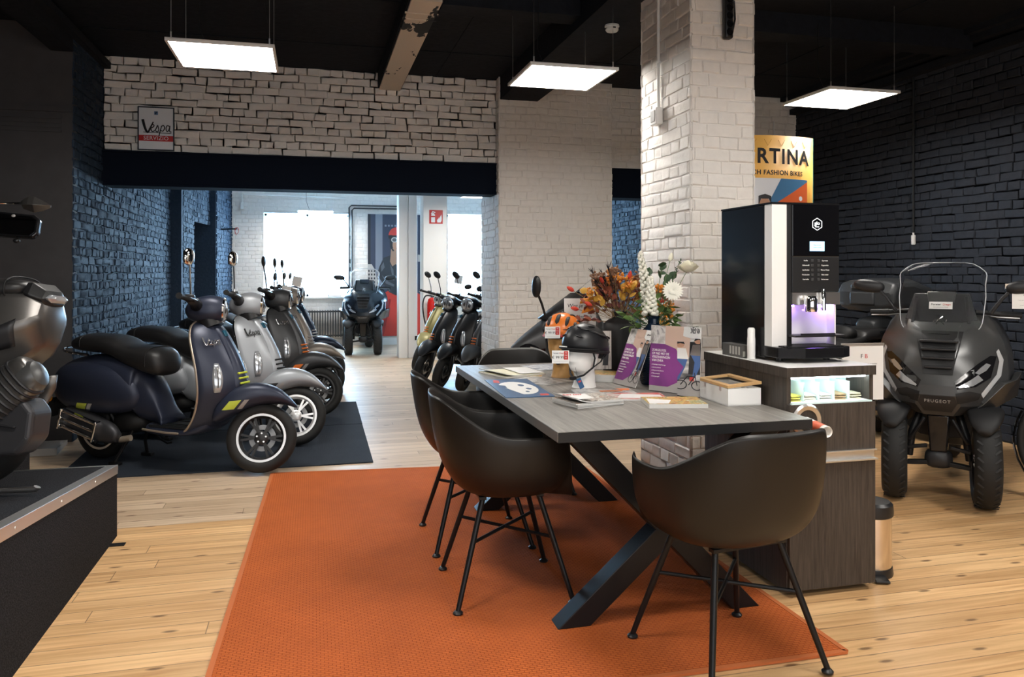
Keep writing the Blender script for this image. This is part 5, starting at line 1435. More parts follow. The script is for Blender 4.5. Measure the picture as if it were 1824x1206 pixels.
def make_trike(label, labels=True):
    t = thing('three_wheeled_scooter', label, 'scooter')
    G_ = MT['trike_grey']; DK = MT['trike_dark']
    lev = [(1.085, [(0, -.20), (.10, -.20), (.17, -.22), (.24, -.34), (.27, -.62)]),
           (1.02, [(0, -.10), (.10, -.10), (.175, -.13), (.285, -.28), (.32, -.62)]),
           (.94, [(0, -.01), (.095, .0), (.18, -.05), (.325, -.23), (.355, -.62)]),
           (.86, [(0, .045), (.085, .055), (.18, .01), (.345, -.19), (.375, -.62)]),
           (.76, [(0, .095), (.075, .105), (.18, .07), (.352, -.15), (.385, -.62)]),
           (.70, [(0, .145), (.09, .14), (.19, .09), (.352, -.13), (.385, -.62)]),
           (.645, [(0, .15), (.11, .145), (.22, .07), (.335, -.10), (.37, -.62)]),
           (.585, [(0, .125), (.115, .12), (.20, .05), (.27, -.08), (.32, -.62)]),
           (.52, [(0, .075), (.075, .07), (.11, .03), (.15, -.10), (.20, -.62)])]
    rows = []
    for z, h in lev:
        r = [V((x, -y, z)) for y, x in h[::-1]] + [V((x, y, z)) for y, x in h[1:]]
        rows.append(r)
    b = B().grid(rows); b.add(rows[-1], [tuple(range(9))]); b.add(rows[0], [tuple(range(9))])
    bv = bvh(b)
    o = b.build('front_fairing', G_, t, ang=24, bev=.006)
    # central grille
    B_ = onto(bv, lerp_poly([(-.125, 1.00), (-.105, .90), (-.085, .82), (-.075, .76)], 3), lerp_poly([(.125, 1.00), (.105, .90), (.085, .82), (.075, .76)], 3), 6, .004)
    B_.build('grille', MT['black_matt'], t, ang=60)
    for z, w, x in ((.945, .10, .012), (.90, .092, .042), (.85, .082, .066), (.80, .07, .088)):
        B().bar((x, -w, z), (x, w, z), .03, .012).build('grille_slat', DK, t, bev=.003)
    for s_ in (-1, 1):
        # headlight units
        lf = [(.085, .725), (.13, .765), (.20, .825), (.26, .865)]; rt_ = [(.10, .685), (.19, .70), (.262, .745), (.29, .86)]
        hb = onto(bv, lerp_poly(lf, 3), lerp_poly(rt_, 3), 6, .004, s_).build('headlight', MT['trike_gloss'], t, ang=60)
        onto(bv, lerp_poly([(.105, .70), (.16, .735), (.20, .765)], 3), lerp_poly([(.11, .69), (.175, .705), (.225, .735)], 3), 4, .010, s_).build('reflector', MT['lens_clear'], hb, ang=60)
        onto(bv, lerp_poly([(.185, .775), (.215, .805), (.24, .825)], 3), lerp_poly([(.205, .765), (.24, .785), (.262, .815)], 3), 4, .010, s_).build('reflector', MT['lens_clear'], hb, ang=60)
        m1 = onto(bv, lerp_poly([(.288, .885), (.303, .83), (.290, .76), (.215, .66)], 4), lerp_poly([(.300, .90), (.325, .84), (.312, .75), (.225, .635)], 4), 2, .008, s_)
        m1.build('daytime_light', MT['led_grey'], hb, ang=60)
        onto(bv, lerp_poly([(.09, .662), (.16, .675), (.22, .66)], 3), lerp_poly([(.10, .60), (.15, .61), (.20, .625)], 3), 4, .004, s_).build('lower_grille', MT['black_matt'], t, ang=60)
        # side fin
        b = B().add([V(p) for p in ((.02, s_ * .335, .72), (.06, s_ * .23, .60), (.05, s_ * .17, .545), (-.10, s_ * .30, .57), (-.40, s_ * .40, .60), (-.42, s_ * .42, .75), (-.08, s_ * .395, .74),
                                  (.0, s_ * .30, .72), (.03, s_ * .20, .62), (.0, s_ * .15, .56), (-.12, s_ * .27, .58), (-.40, s_ * .36, .61), (-.42, s_ * .38, .74), (-.1, s_ * .36, .73))],
                   [(0, 1, 6), (1, 2, 3), (1, 3, 6), (3, 4, 5, 6), (7, 13, 8), (8, 10, 9), (8, 13, 10), (10, 13, 12, 11), (0, 7, 8, 1), (1, 8, 9, 2), (2, 9, 10, 3), (3, 10, 11, 4), (4, 11, 12, 5), (5, 12, 13, 6), (6, 13, 7, 0)])
        b.build('side_fin', G_, t, ang=20, bev=.004)
        # handlebar, mirror
        hbm = B().tube([(-.42, s_ * .18, 1.10), (-.46, s_ * .40, 1.085)], .017, 10); hbm.tube([(-.445, s_ * .31, 1.09), (-.46, s_ * .42, 1.085)], .021, 10); hbm.build('handlebar_grip', MT['black_matt'], t)
        B().tube([(-.38, s_ * .22, 1.085), (-.36, s_ * .30, 1.075), (-.40, s_ * .41, 1.07)], [.006, .0055, .004], 6).build('brake_lever', MT['disc_steel'], t)
        mm = part('mirror', t)
        B().tube([(-.36, s_ * .26, 1.10), (-.36, s_ * .32, 1.19), (-.38, s_ * .36, 1.235)], [.012, .010, .010], 8).build('mirror_stem', DK, mm)
        B().ell((0, 0, 0), (.045, .095, .042), nu=20, nv=10, ex=2.4).xf(T(-.39, s_ * .425, 1.26) @ rot('X', s_ * 8)).build('mirror_head', DK, mm, ang=60)
        # front suspension and fender
        fw = B().body([(-.20, .40, .46, .03, 2.4), (-.16, .42, .52, .085, 2.6), (-.05, .50, .565, .095, 2.8), (.08, .50, .56, .09, 2.6), (.16, .46, .52, .07, 2.4), (.20, .43, .47, .03, 2.2)], 20).xf(T(.0, s_ * .235, .012)); fw.build('front_fender', MT['black_matt'], t, ang=0)
        B().tube([(.0, s_ * .155, .26), (.02, s_ * .14, .40), (-.05, s_ * .10, .52)], [.02, .022, .02], 10).build('fork_leg', MT['black_metal'], t)
        b = B().bar((.02, s_ * .03, .235), (.02, s_ * .165, .22), .05, .024); b.bar((.03, s_ * .06, .33), (.03, s_ * .165, .31), .03, .02); b.tube([(.06, s_ * .07, .50), (.05, s_ * .15, .36)], .012, 8)
        b.build('suspension_arm', MT['black_metal'], t, bev=.004)
        w_ = wheel(t, 'front_wheel', .262, .138, .165, 0, T(0, s_ * .235, 0) @ rot('Z', 5), ns=5, lip='rim_black', rubber='tyre_block' if False else 'rubber', tread=34)
    # column between the wheels
    B().add([V(p) for p in ((.06, -.06, .52), (.06, .06, .52), (.05, .045, .30), (.05, -.045, .30), (-.1, -.06, .52), (-.1, .06, .52), (-.1, .045, .28), (-.1, -.045, .28))], [(0, 1, 2, 3), (4, 7, 6, 5), (0, 4, 5, 1), (1, 5, 6, 2), (2, 6, 7, 3), (3, 7, 4, 0)]).build('front_column', MT['trike_gloss'], t, bev=.01)
    B().ell((.0, 0, .255), (.06, .075, .055), nu=14, nv=8, ex=3).build('knuckle_housing', DK, t, ang=40)
    # chin with lettering
    b = onto(bv, lerp_poly([(-.085, .64), (-.10, .60), (-.07, .545)], 3), lerp_poly([(.085, .64), (.10, .60), (.07, .545)], 3), 5, .006); b.build('chin_panel', DK, t, ang=60)
    text('brand_text', 'PEUGEOT', .026, MT['grey_decal'], t, frame((.160, 0, .612), (0, 1, 0), (1, 0, -.3)), space=1.25)
    # dash panel and windscreen
    d_ = [(-.20, -.195, 1.06), (-.14, -.11, 1.05), (-.14, .11, 1.05), (-.20, .195, 1.06), (-.30, .15, 1.22), (-.30, -.15, 1.22)]
    b = B().add([V(p) for p in d_] + [V((p[0] - .2, p[1], p[2] - .06)) for p in d_], [(0, 1, 5), (1, 2, 4, 5), (2, 3, 4), (6, 11, 7), (7, 11, 10, 8), (8, 10, 9), (0, 6, 7, 1), (1, 7, 8, 2), (2, 8, 9, 3), (3, 9, 10, 4), (4, 10, 11, 5), (5, 11, 6, 0)])
    b.build('dash_cover', DK, t, ang=20, bev=.006)
    B().add([(-.235, -.07, 1.165), (-.235, .07, 1.165), (-.297, .08, 1.232), (-.297, -.08, 1.232), (-.27, -.07, 1.15), (-.27, .07, 1.15), (-.33, .08, 1.22), (-.33, -.08, 1.22)], [(0, 1, 2, 3), (4, 7, 6, 5), (0, 4, 5, 1), (1, 5, 6, 2), (2, 6, 7, 3), (3, 7, 4, 0)]).build('dash_hood', MT['trike_grey'], t, bev=.006)
    for s_ in (-1, 1):
        b = B().bar((-.165, s_ * .15, 1.035), (-.245, s_ * .135, 1.20), .02, .035, up=(1, 0, .5)); b.build('screen_bracket', DK, t, bev=.006)
    rows = []
    for z, w, x in cr([(.985, .13, -.015), (1.0, .19, -.045), (1.05, .218, -.085), (1.12, .226, -.135), (1.20, .235, -.19), (1.27, .232, -.24), (1.33, .24, -.285), (1.36, .225, -.305), (1.40, .17, -.335), (1.41, .10, -.345)], 2):
        rows.append([V((x - .10 * (abs(q) ** 2), w * q, z)) for q in [-1 + k / 8 for k in range(17)]])
    b = B().grid(rows); b.build('windscreen', MT['clear_glass'], t, ang=0, sol=.004)
    rim = [r[0] for r in rows] + rows[-1][1:-1] + [r[-1] for r in rows[::-1]]
    B().tube(rim, .0032, 6).build('windscreen_edge', MT['glass_rim'], t)
    # emblem (small heraldic animal shape)
    F = frame((-.125, 0, 1.063), (0, 1, 0), (.9, 0, .35))
    em = B()
    for st in ([(-.02, -.03), (-.012, -.005), (.0, .01), (.018, .022), (.028, .012)], [(0, .01), (-.01, .03), (-.026, .022)], [(.0, .008), (.014, -.01), (.03, -.012), (.034, .0)], [(-.01, -.004), (.012, -.02), (.024, -.034)], [(-.012, .0), (-.03, .0), (-.034, -.014)]):
        em.tube([F @ V((x, y, .004)) for x, y in cr(st, 3)], .0042, 6, flat=.5)
    em.build('emblem', MT['chrome'], t)
    # rear body, seat, rear wheel
    B().body([(-1.64, .66, .80, .06, 2.4), (-1.58, .56, .86, .13, 2.6), (-1.42, .48, .86, .2, 2.8), (-1.2, .36, .80, .23, 3), (-1.0, .28, .66, .23, 3), (-.8, .24, .40, .23, 3.4), (-.55, .24, .42, .24, 3.4), (-.45, .26, .60, .24, 3)], 22).build('rear_body', G_, t, ang=0)
    B().body([(-1.62, .85, .92, .06, 2.4), (-1.56, .83, .95, .14, 2.6), (-1.42, .80, .93, .17, 2.8), (-1.3, .76, .86, .17, 2.8), (-1.0, .68, .80, .16, 2.8), (-.92, .66, .74, .10, 2.4)], 20).build('seat', MT['seat_leather'], t, ang=0)
    B().body([(-.62, .28, 1.06, .26, 3), (-.5, .28, 1.07, .27, 3), (-.42, .3, 1.07, .27, 3)], 20, 1).build('leg_shield', DK, t, ang=40)
    B().ell((-1.645, 0, .74), (.03, .10, .035)).build('tail_light', MT['tail_red'], t)
    wheel(t, 'rear_wheel', .27, .14, .17, -1.33, ns=5, lip='rim_black')
    B().body([(-1.66, .24, .34, .05, 2.4), (-1.6, .22, .38, .07, 2.4), (-1.1, .22, .34, .06, 2.4)], 16).xf(T(0, -.19, 0)).build('exhaust', MT['engine_grey'], t, ang=0)
    return t
m_('led_grey', (.55, .56, .57), .25, .2); m_('glass_rim', (.75, .78, .8), .1, trans=.3)
tk = make_trike('large dark grey three-wheeled scooter with a tall clear windscreen beside the coffee cabinet')
tk.location = (3.574, 3.832, 0); tk.rotation_euler = (0, 0, R(224))
tw = dup(tk, (.80, 12.96, 0), 262, 'black three-wheeled scooter facing the viewer in front of the far wall poster')
paint('trike_blueblack', (.012, .016, .022), .2, .3)
remat(tw, {'trike_grey': MT['trike_blueblack']})
MW = M.Translation(tk.location) @ rot('Z', 224)
def on_trike(p): return MW @ V(p)
# cards on the scooter
c0 = on_trike((-.199, -.0, 1.142))
t = thing('shop_card', 'white card with dark and red lettering lying on the big scooter behind its windscreen', 'card', c0, 224)
Q = rot('Y', 52)
F = frame((0, 0, .006), (0, 1, 0), (.79, 0, .62))
B().add([F @ V(p) for p in ((-.063, -.027, 0), (.063, -.027, 0), (.063, .027, 0), (-.063, .027, 0), (-.063, -.027, -.001), (.063, -.027, -.001), (.063, .027, -.001), (-.063, .027, -.001))], [(0, 1, 2, 3), (7, 6, 5, 4), (0, 4, 5, 1), (1, 5, 6, 2), (2, 6, 7, 3), (3, 7, 4, 0)]).build('card', MT['price_card'], t, smooth=False)
text('shop_text', 'Forster', .018, MT['ink'], t, F @ T(-.025, .006, .0006)); text('shop_text', 'Diego', .018, MT['red_print'], t, F @ T(.032, .006, .0006))
text('small_text', 'www.scooters-en-fietsen', .008, MT['grey_decal'], t, F @ T(0, -.014, .0006))
c1 = on_trike((-.37, .455, 1.205))
t = thing('price_sheet', 'white price sheet hanging from the mirror of the big three-wheeled scooter at the photo edge', 'price tag', c1, 224)
B().box(0, .0012, -.085, .085, -.075, .055).build('sheet', MT['price_card'], t, smooth=False)
B().box(-.004, .0, -.12, -.07, .045, .075).build('paper_tab', MT['tab_cream'] if 'tab_cream' in MT else m_('tab_cream', (.70, .62, .52), .6), t, smooth=False)
F = frame((.0016, 0, 0), (0, 1, 0), (1, 0, 0))
text('shop_text', 'Forster', .020, MT['ink'], t, F @ T(-.025, .040, 0)); text('shop_text', 'Diego', .020, MT['red_print'], t, F @ T(.042, .040, 0))
for k, (q, s_) in enumerate((('Peugeot Metropolis', .013), ('€ 10.799,-', .013), ('rijklaar', .009), ('3 jaar garantie op nieuwe scooters', .008), ('€ 99,- pm', .009), ('vraag naar de voorwaarden', .008))): text('price_text', q, s_, MT['ink'] if k < 2 else MT['grey_decal'], t, F @ T(0, .022 - k * .015, 0))
B().tube([(-.01, .045, -.08), (-.01, .045, -.13)], [.006, .008], 8).build('clip', MT['pvc_white'], t)

# ---------------------------------------------------------------- touring scooter behind, with a top case
def make_touring():
    t = thing('touring_scooter', 'black touring scooter with a hard top case, parked behind the coffee machine', 'scooter', (4.66, 5.66, 0), 190)
    DK = m_('case_grey', (.040, .042, .045), .38)
    B().body([(-.30, .60, .74, .05, 2.4), (-.2, .48, .80, .14, 2.6), (.0, .44, .80, .2, 2.8), (.3, .36, .76, .23, 3), (.55, .30, .62, .22, 3), (.8, .26, .40, .2, 3.4), (1.0, .26, .5, .2, 3), (1.15, .3, .9, .22, 3), (1.3, .45, 1.0, .18, 2.6), (1.42, .6, .86, .1, 2.4)], 22).build('body', MT['trike_gloss'], t, ang=0)
    B().body([(-.06, .78, .88, .14, 2.6), (.1, .78, .90, .17, 2.8), (.30, .76, .88, .17, 2.8), (.36, .74, .84, .17, 2.8), (.6, .68, .80, .16, 2.8), (.8, .64, .76, .12, 2.6), (.9, .64, .70, .06, 2.4)], 20).build('seat', MT['seat_leather'], t, ang=0)
    B().body([(.36, .80, .86, .10, 2.4), (.40, .80, .90, .14, 2.6), (.46, .79, .91, .14, 2.6), (.50, .79, .86, .10, 2.4)], 16).build('rider_backrest', MT['black_matt'], t, ang=0)
    tc = part('top_case', t); tc.matrix_local = T(.02, 0, -.18) @ M.Scale(1.22, 4)
    prof = [(-.30, 1.0), (-.33, 1.08), (-.27, 1.16), (-.12, 1.215), (.10, 1.20), (.14, 1.12), (.13, 1.02), (.10, .985), (-.2, .985)]
    rings = []
    for y, s_ in ((-.24, .55), (-.22, .8), (-.15, .97), (0, 1), (.15, .97), (.22, .8), (.24, .55)):
        rings.append([(-.09 + (x + .09) * (s_ * .3 + .7), y, 1.09 + (z - 1.09) * s_) for x, z in prof])
    B().loft(rings).build('case_shell', DK, tc, ang=28, bev=.012, seg=3)
    for (y0, y1, z0, z1) in ((-.10, .10, 1.03, 1.12), (-.09, .09, 1.135, 1.175), (-.19, -.12, 1.05, 1.14), (.12, .19, 1.05, 1.14)):
        B().box(.125 if abs(y0) < .11 else .10, .15 if abs(y0) < .11 else .128, y0, y1, z0, z1).build('case_panel', DK, tc, bev=.012, seg=3)
    B().body([(-.1, .80, .98, .08, 3), (.0, .84, .985, .12, 3), (.12, .84, .97, .11, 3), (.16, .86, .94, .09, 2.6)], 16, 1).build('case_mount', DK, t, ang=30, bev=.006)
    for s_ in (-1, 1):
        B().tube([(-.1, s_ * .17, .82), (-.02, s_ * .20, .87), (.2, s_ * .2, .86)], .012, 8).build('grab_rail', MT['trike_gloss'], t)
    wheel(t, 'rear_wheel', .27, .14, .17, 0, ns=5, lip='rim_black'); wheel(t, 'front_wheel', .27, .12, .17, 1.5, ns=5, lip='rim_black')
    B().tube([(1.5, .08, .27), (1.4, .08, .6), (1.3, .05, .8)], .03, 10).build('fork_leg', MT['black_metal'], t)
    B().tube([(1.08, -.38, 1.1), (1.15, 0, 1.08), (1.08, .38, 1.1)], .016, 8).build('handlebar', MT['black_matt'], t)
    return t
make_touring()

# ---------------------------------------------------------------- dark grey scooter behind the table, nose only
def make_nose():
    t = thing('sport_scooter', 'dark grey sport scooter with a pointed nose by the brick pier behind the table', 'scooter', (1.60, 6.28, 0), 179)
    paint('nose_grey', (.055, .056, .058), .42, .4)
    # x forward, tip of the nose at x=0
    st = [(.0, .70, .735, .03, 2), (-.06, .66, .79, .09, 2.2), (-.16, .60, .87, .15, 2.3), (-.30, .55, .97, .21, 2.4), (-.44, .55, 1.06, .25, 2.5), (-.56, .55, 1.12, .26, 2.6), (-.66, .55, 1.10, .26, 2.8), (-.72, .5, 1.0, .24, 3)]
    b = B().body(st, 28, 3); bvx = bvh(b); b.build('nose_fairing', MT['nose_grey'], t, ang=20)
    B().body([(-.70, .30, .98, .22, 3), (-.80, .28, .90, .22, 3), (-.84, .26, .4, .2, 3.4), (-1.1, .26, .42, .2, 3.4), (-1.25, .3, .72, .2, 3), (-1.6, .42, .80, .2, 2.8), (-1.9, .58, .85, .12, 2.6), (-2.05, .72, .82, .04, 2.4)], 20, 2).build('rear_body', MT['nose_grey'], t, ang=40)
    B().body([(-1.15, .72, .78, .12, 2.6), (-1.4, .76, .84, .16, 2.8), (-1.6, .80, .92, .16, 2.8), (-1.9, .84, .94, .12, 2.6), (-1.98, .85, .9, .06, 2.4)], 18).build('seat', MT['seat_leather'], t, ang=0)
    for s_ in (-1, 1):
        G = []
        for j in range(6):
            u = j / 5; x = -.05 - .19 * u; row = []
            for i in range(5):
                z = .665 + .02 * u + (.045 + .05 * math.sin(PI * min(u + .2, 1))) * i / 4
                h = bvx.ray_cast(V((x, s_ * 1, z)), V((0, -s_, 0))); row.append(h[0] + V((.0, s_ * .004, 0)) if h[0] else V((x, s_ * .1, z)))
            G.append(row)
        hl = B().grid(G).build('headlight', MT['trike_gloss'], t, ang=60)
        B().grid([[p + V((0, s_ * .004, 0)) for p in r[1:4]] for r in G[2:5]]).build('reflector', MT['lens_clear'], hl, ang=60)
        B().add([V(p) for p in ((-.10, s_ * .15, .62), (-.40, s_ * .27, .80), (-.62, s_ * .29, .84), (-.55, s_ * .28, .70), (-.30, s_ * .24, .60), (-.10, s_ * .10, .62), (-.40, s_ * .2, .80), (-.62, s_ * .2, .84), (-.55, s_ * .2, .70), (-.30, s_ * .2, .60))], [(0, 1, 2, 3, 4), (9, 8, 7, 6, 5), (0, 5, 6, 1), (1, 6, 7, 2), (2, 7, 8, 3), (3, 8, 9, 4), (4, 9, 5, 0)]).build('side_panel', MT['trike_dark'], t, ang=20)
        if s_ > 0:
            mm = part('mirror', t)
            B().tube([(-.24, s_ * .19, .99), (-.19, s_ * .25, 1.10), (-.15, s_ * .29, 1.17)], .010, 8).build('mirror_stem', MT['black_matt'], mm)
            B().ell((0, 0, 0), (.028, .048, .088), nu=16, nv=10, ex=2.3).xf(T(-.13, s_ * .31, 1.235) @ rot('X', s_ * -8) @ rot('Z', 20)).build('mirror_head', MT['black_plastic'], mm)
        B().tube([(-.78, s_ * .22, 1.07), (-.84, s_ * .40, 1.06)], .018, 10).build('handlebar_grip', MT['black_matt'], t)
    rows = []
    for z, x, w in ((1.00, -.34, .16), (1.10, -.47, .20), (1.22, -.62, .19), (1.33, -.76, .15)): rows.append([V((x - .08 * q * q, w * q, z)) for q in [-1 + k / 5 for k in range(11)]])
    B().grid(rows[1:]).build('windscreen', MT['clear_glass'], t, ang=0, sol=.004)
    rows = [[V((x + .03 - .08 * q * q, w * q, z)) for q in [-1 + k / 5 for k in range(11)]] for z, x, w in ((.96, -.26, .12), (1.06, -.40, .17), (1.17, -.55, .15))]
    B().grid(rows).build('screen_deflector', MT['black_plastic'], t, ang=0, sol=.012)
    wheel(t, 'front_wheel', .27, .12, .17, -.25, ns=5, lip='rim_black'); wheel(t, 'rear_wheel', .27, .14, .17, -1.7, ns=5, lip='rim_black')
    B().tube([(-.25, .08, .27), (-.35, .08, .6)], .028, 10).build('fork_leg', MT['black_metal'], t)
    return t
make_nose()

# ---------------------------------------------------------------- silver scooter on the platform (rear end in sight)
def make_sil():
    ang = 165
    rx, ry = -1.43, 3.84
    t = thing('maxi_scooter', 'silver scooter on the carpeted platform, black seat and tail towards the aisle', 'scooter', (rx, ry, pz(ry) + .016), ang)
    paint('sil_grey', (.135, .128, .122), .33, .75); DK = MT['trike_dark']
    def sect(x, zt, zm, zb, wt, wm, wb): return [(x, wb, zb), (x, wm, zm), (x, wt, zt), (x, -wt, zt), (x, -wm, zm), (x, -wb, zb)]
    rings = [sect(-.345, .77, .72, .655, .045, .075, .04), sect(-.33, .80, .71, .60, .075, .115, .06), sect(-.29, .825, .69, .555, .10, .150, .085), sect(-.19, .83, .66, .49, .13, .180, .11), sect(-.05, .80, .62, .45, .15, .205, .14), sect(.25, .74, .58, .42, .16, .225, .17), sect(.65, .60, .5, .30, .16, .2, .17)]
    bb = B().loft(rings); bvx = bvh(bb); bb.build('tail_cowl', MT['sil_grey'], t, ang=28, bev=.022, seg=4)
    for s_ in (-1, 1):
        def onside(poly, n, off, name, mt, sol=.0, ang=60):
            G = []
            for a, c in zip(*poly):
                row = []
                for k in range(n + 1):
                    x = a[0] + (c[0] - a[0]) * k / n; z = a[1] + (c[1] - a[1]) * k / n
                    h = bvx.ray_cast(V((x, s_ * 1, z)), V((0, -s_, 0))); row.append(h[0] + V((0, s_ * off, 0)) if h[0] else V((x, s_ * .15, z)))
                G.append(row)
            return B().grid(G).build(name, mt, t, ang=ang, sol=sol)
        onside((lerp_poly([(-.15, .655), (-.265, .715)], 5), lerp_poly([(-.17, .575), (-.255, .60)], 5)), 4, .004, 'tail_vent', DK, .006)
        onside((lerp_poly([(-.17, .565), (.2, .50)], 6), lerp_poly([(-.17, .555), (.2, .48)], 6)), 2, .004, 'panel_gap', DK, .004)
        rows = []
        for k in range(10):
            u = k / 9; x = -.27 + .75 * u; y0 = .150 + .08 * u
            rows.append([V((x, s_ * y0, .47 - .10 * u)), V((x + .02, s_ * (y0 + .025), .41 - .12 * u)), V((x + .05, s_ * (y0 + .01), .34 - .14 * u)), V((x + .09, s_ * (y0 - .03), .29 - .14 * u))])
        B().grid(rows).build('side_blade', MT['sil_grey'], t, ang=40, sol=.012)
        B().grid([[p + V((.10, s_ * .012, -.10)) for p in r] for r in rows]).build('side_blade', DK, t, ang=40, sol=.012)
    B().body([(-.265, .835, .865, .07, 2.3), (-.24, .815, .885, .115, 2.5), (-.13, .79, .90, .145, 2.6), (.04, .76, .895, .165, 2.6), (.20, .74, .87, .17, 2.6), (.30, .72, .84, .17, 2.6), (.6, .68, .79, .16, 2.6), (.75, .64, .74, .09, 2.4)], 24).build('seat', MT['seat_leather'], t, ang=0)
    B().tube([(-.20, w_, z_) for w_, z_ in [(.139 * se(a, 2.6)[0], .846 + .060 * se(a, 2.6)[1]) for a in [R(-40 + 260 * k / 20) for k in range(21)]]], .0035, 6).build('seam', MT['black_matt'], t)
    B().loft([sect(-.355, .80, .79, .775, .03, .05, .04), sect(-.335, .84, .80, .775, .06, .09, .07), sect(-.29, .875, .82, .78, .08, .115, .09), sect(-.265, .875, .83, .79, .08, .115, .08)]).build('tail_light_housing', MT['black_plastic'], t, ang=20, bev=.005)
    B().loft([sect(-.368, .812, .803, .795, .03, .045, .03), sect(-.355, .82, .805, .785, .05, .08, .05), sect(-.34, .82, .805, .785, .05, .08, .05)]).build('tail_light', MT['lens_clear'], t, ang=20, bev=.003)
    # engine cover with a ribbed shield and round end
    Qe = T(-.30, .20, .43) @ rot('Y', 42)
    ex = B().body([(-.115, -.06, .06, .045, 2.4), (-.08, -.085, .085, .062, 2.6), (.10, -.085, .085, .065, 2.6), (.25, -.06, .06, .05, 2.4)], 20).xf(Qe).build('engine_shield', MT['sil_grey'], t, ang=0)
    for k in range(8):
        x = -.06 + k * .026
        B().tube([Qe @ V((x, .066 * se(a, 2.6)[0], .088 * se(a, 2.6)[1])) for a in [2 * PI * j / 18 for j in range(18)]], .006, 6, closed=True).build('shield_rib', DK, ex)
    B().lathe([(0, -.05), (.05, -.05), (.066, -.03), (.068, .01), (.055, .035), (.03, .045), (0, .047)], 22, T(-.375, .20, .47) @ rot('Y', -65)).build('end_cap', MT['trike_grey'], t, ang=35)
    B().prism([(-.405, .33), (-.395, .22), (-.34, .155), (-.24, .15), (-.16, .20), (-.18, .30), (-.27, .37), (-.36, .385)], .09, .235, lambda u, v, w: V((u, w, v))).build('lower_cover', MT['engine_grey'], t, smooth=False, bev=.022, seg=4)
    B().bar((-.34, .238, .27), (-.25, .238, .285), .006, .02, up=(0, 1, 0)).build('cover_plate', MT['trike_dark'], t, bev=.002)
    B().tube([(-.16, .20, .28), (-.22, .235, .24), (-.17, .25, .20)], [.022, .026, .020], 10).build('kick_joint', MT['steel_brushed'], t)
    B().body([(-.22, .22, .34, .05, 2.4), (.0, .18, .40, .09, 2.6), (.3, .18, .42, .10, 2.6), (.5, .24, .38, .06, 2.4)], 18).xf(T(0, .10, 0)).build('engine_case', MT['engine_grey'], t, ang=0)
    B().lathe([(0, 0), (.016, 0), (.018, .03), (0, .034)], 12, T(-.19, .27, .20) @ rot('X', -90)).build('bolt', MT['chrome'], t)
    b = B().tube([(-.15, .23, .19), (-.12, .25, .012)], .024, 10)
    for k in range(4): b.lathe([(.022, 0), (.030, .006), (.022, .012)], 12, T(-.148 + k * .005, .232 + k * .003, .155 - k * .024))
    b.build('stand_strut', MT['black_plastic'], t)
    B().tube([(-.14, .25, .022), (-.42, .22, .020), (-.425, .22, .03)], [.011, .012, .014], 10).build('stand_foot', MT['steel_brushed'], t)
    B().box(-.20, -.06, .20, .33, -.004, .004).xf(rot('Y', -3)).build('stand_plate', MT['steel_brushed'], t, bev=.002)
    wheel(t, 'rear_wheel', .27, .14, .17, 0, ns=5, lip='rim_silver'); wheel(t, 'front_wheel', .27, .12, .17, 1.45, ns=5, lip='rim_silver')
    B().body([(.62, .26, .42, .2, 3.2), (.95, .28, .5, .2, 3.2), (1.1, .3, 1.0, .22, 3), (1.3, .5, 1.05, .18, 2.6), (1.5, .66, .9, .08, 2.4)], 20, 2).build('front_body', MT['sil_grey'], t, ang=40)
    B().tube([(1.45, .08, .27), (1.3, .08, .65)], .03, 10).build('fork_leg', MT['black_metal'], t)
    B().tube([(.98, -.36, 1.12), (1.08, -.2, 1.10), (1.10, 0, 1.08), (1.08, .2, 1.10), (.98, .36, 1.12)], .016, 8).build('handlebar', MT['black_matt'], t)
    nz = V((0, .107, 1)).normalized(); fx = V((math.cos(R(ang)), math.sin(R(ang)), 0)); fx = (fx - nz * fx.dot(nz)).normalized(); yy = nz.cross(fx)
    t.rotation_euler = M((fx, yy, nz)).transposed().to_euler(); t.location = (rx, ry, pz(ry) + .004)
    return t
m_('mirror_face', (.28, .29, .31), .03, 1)
make_sil()
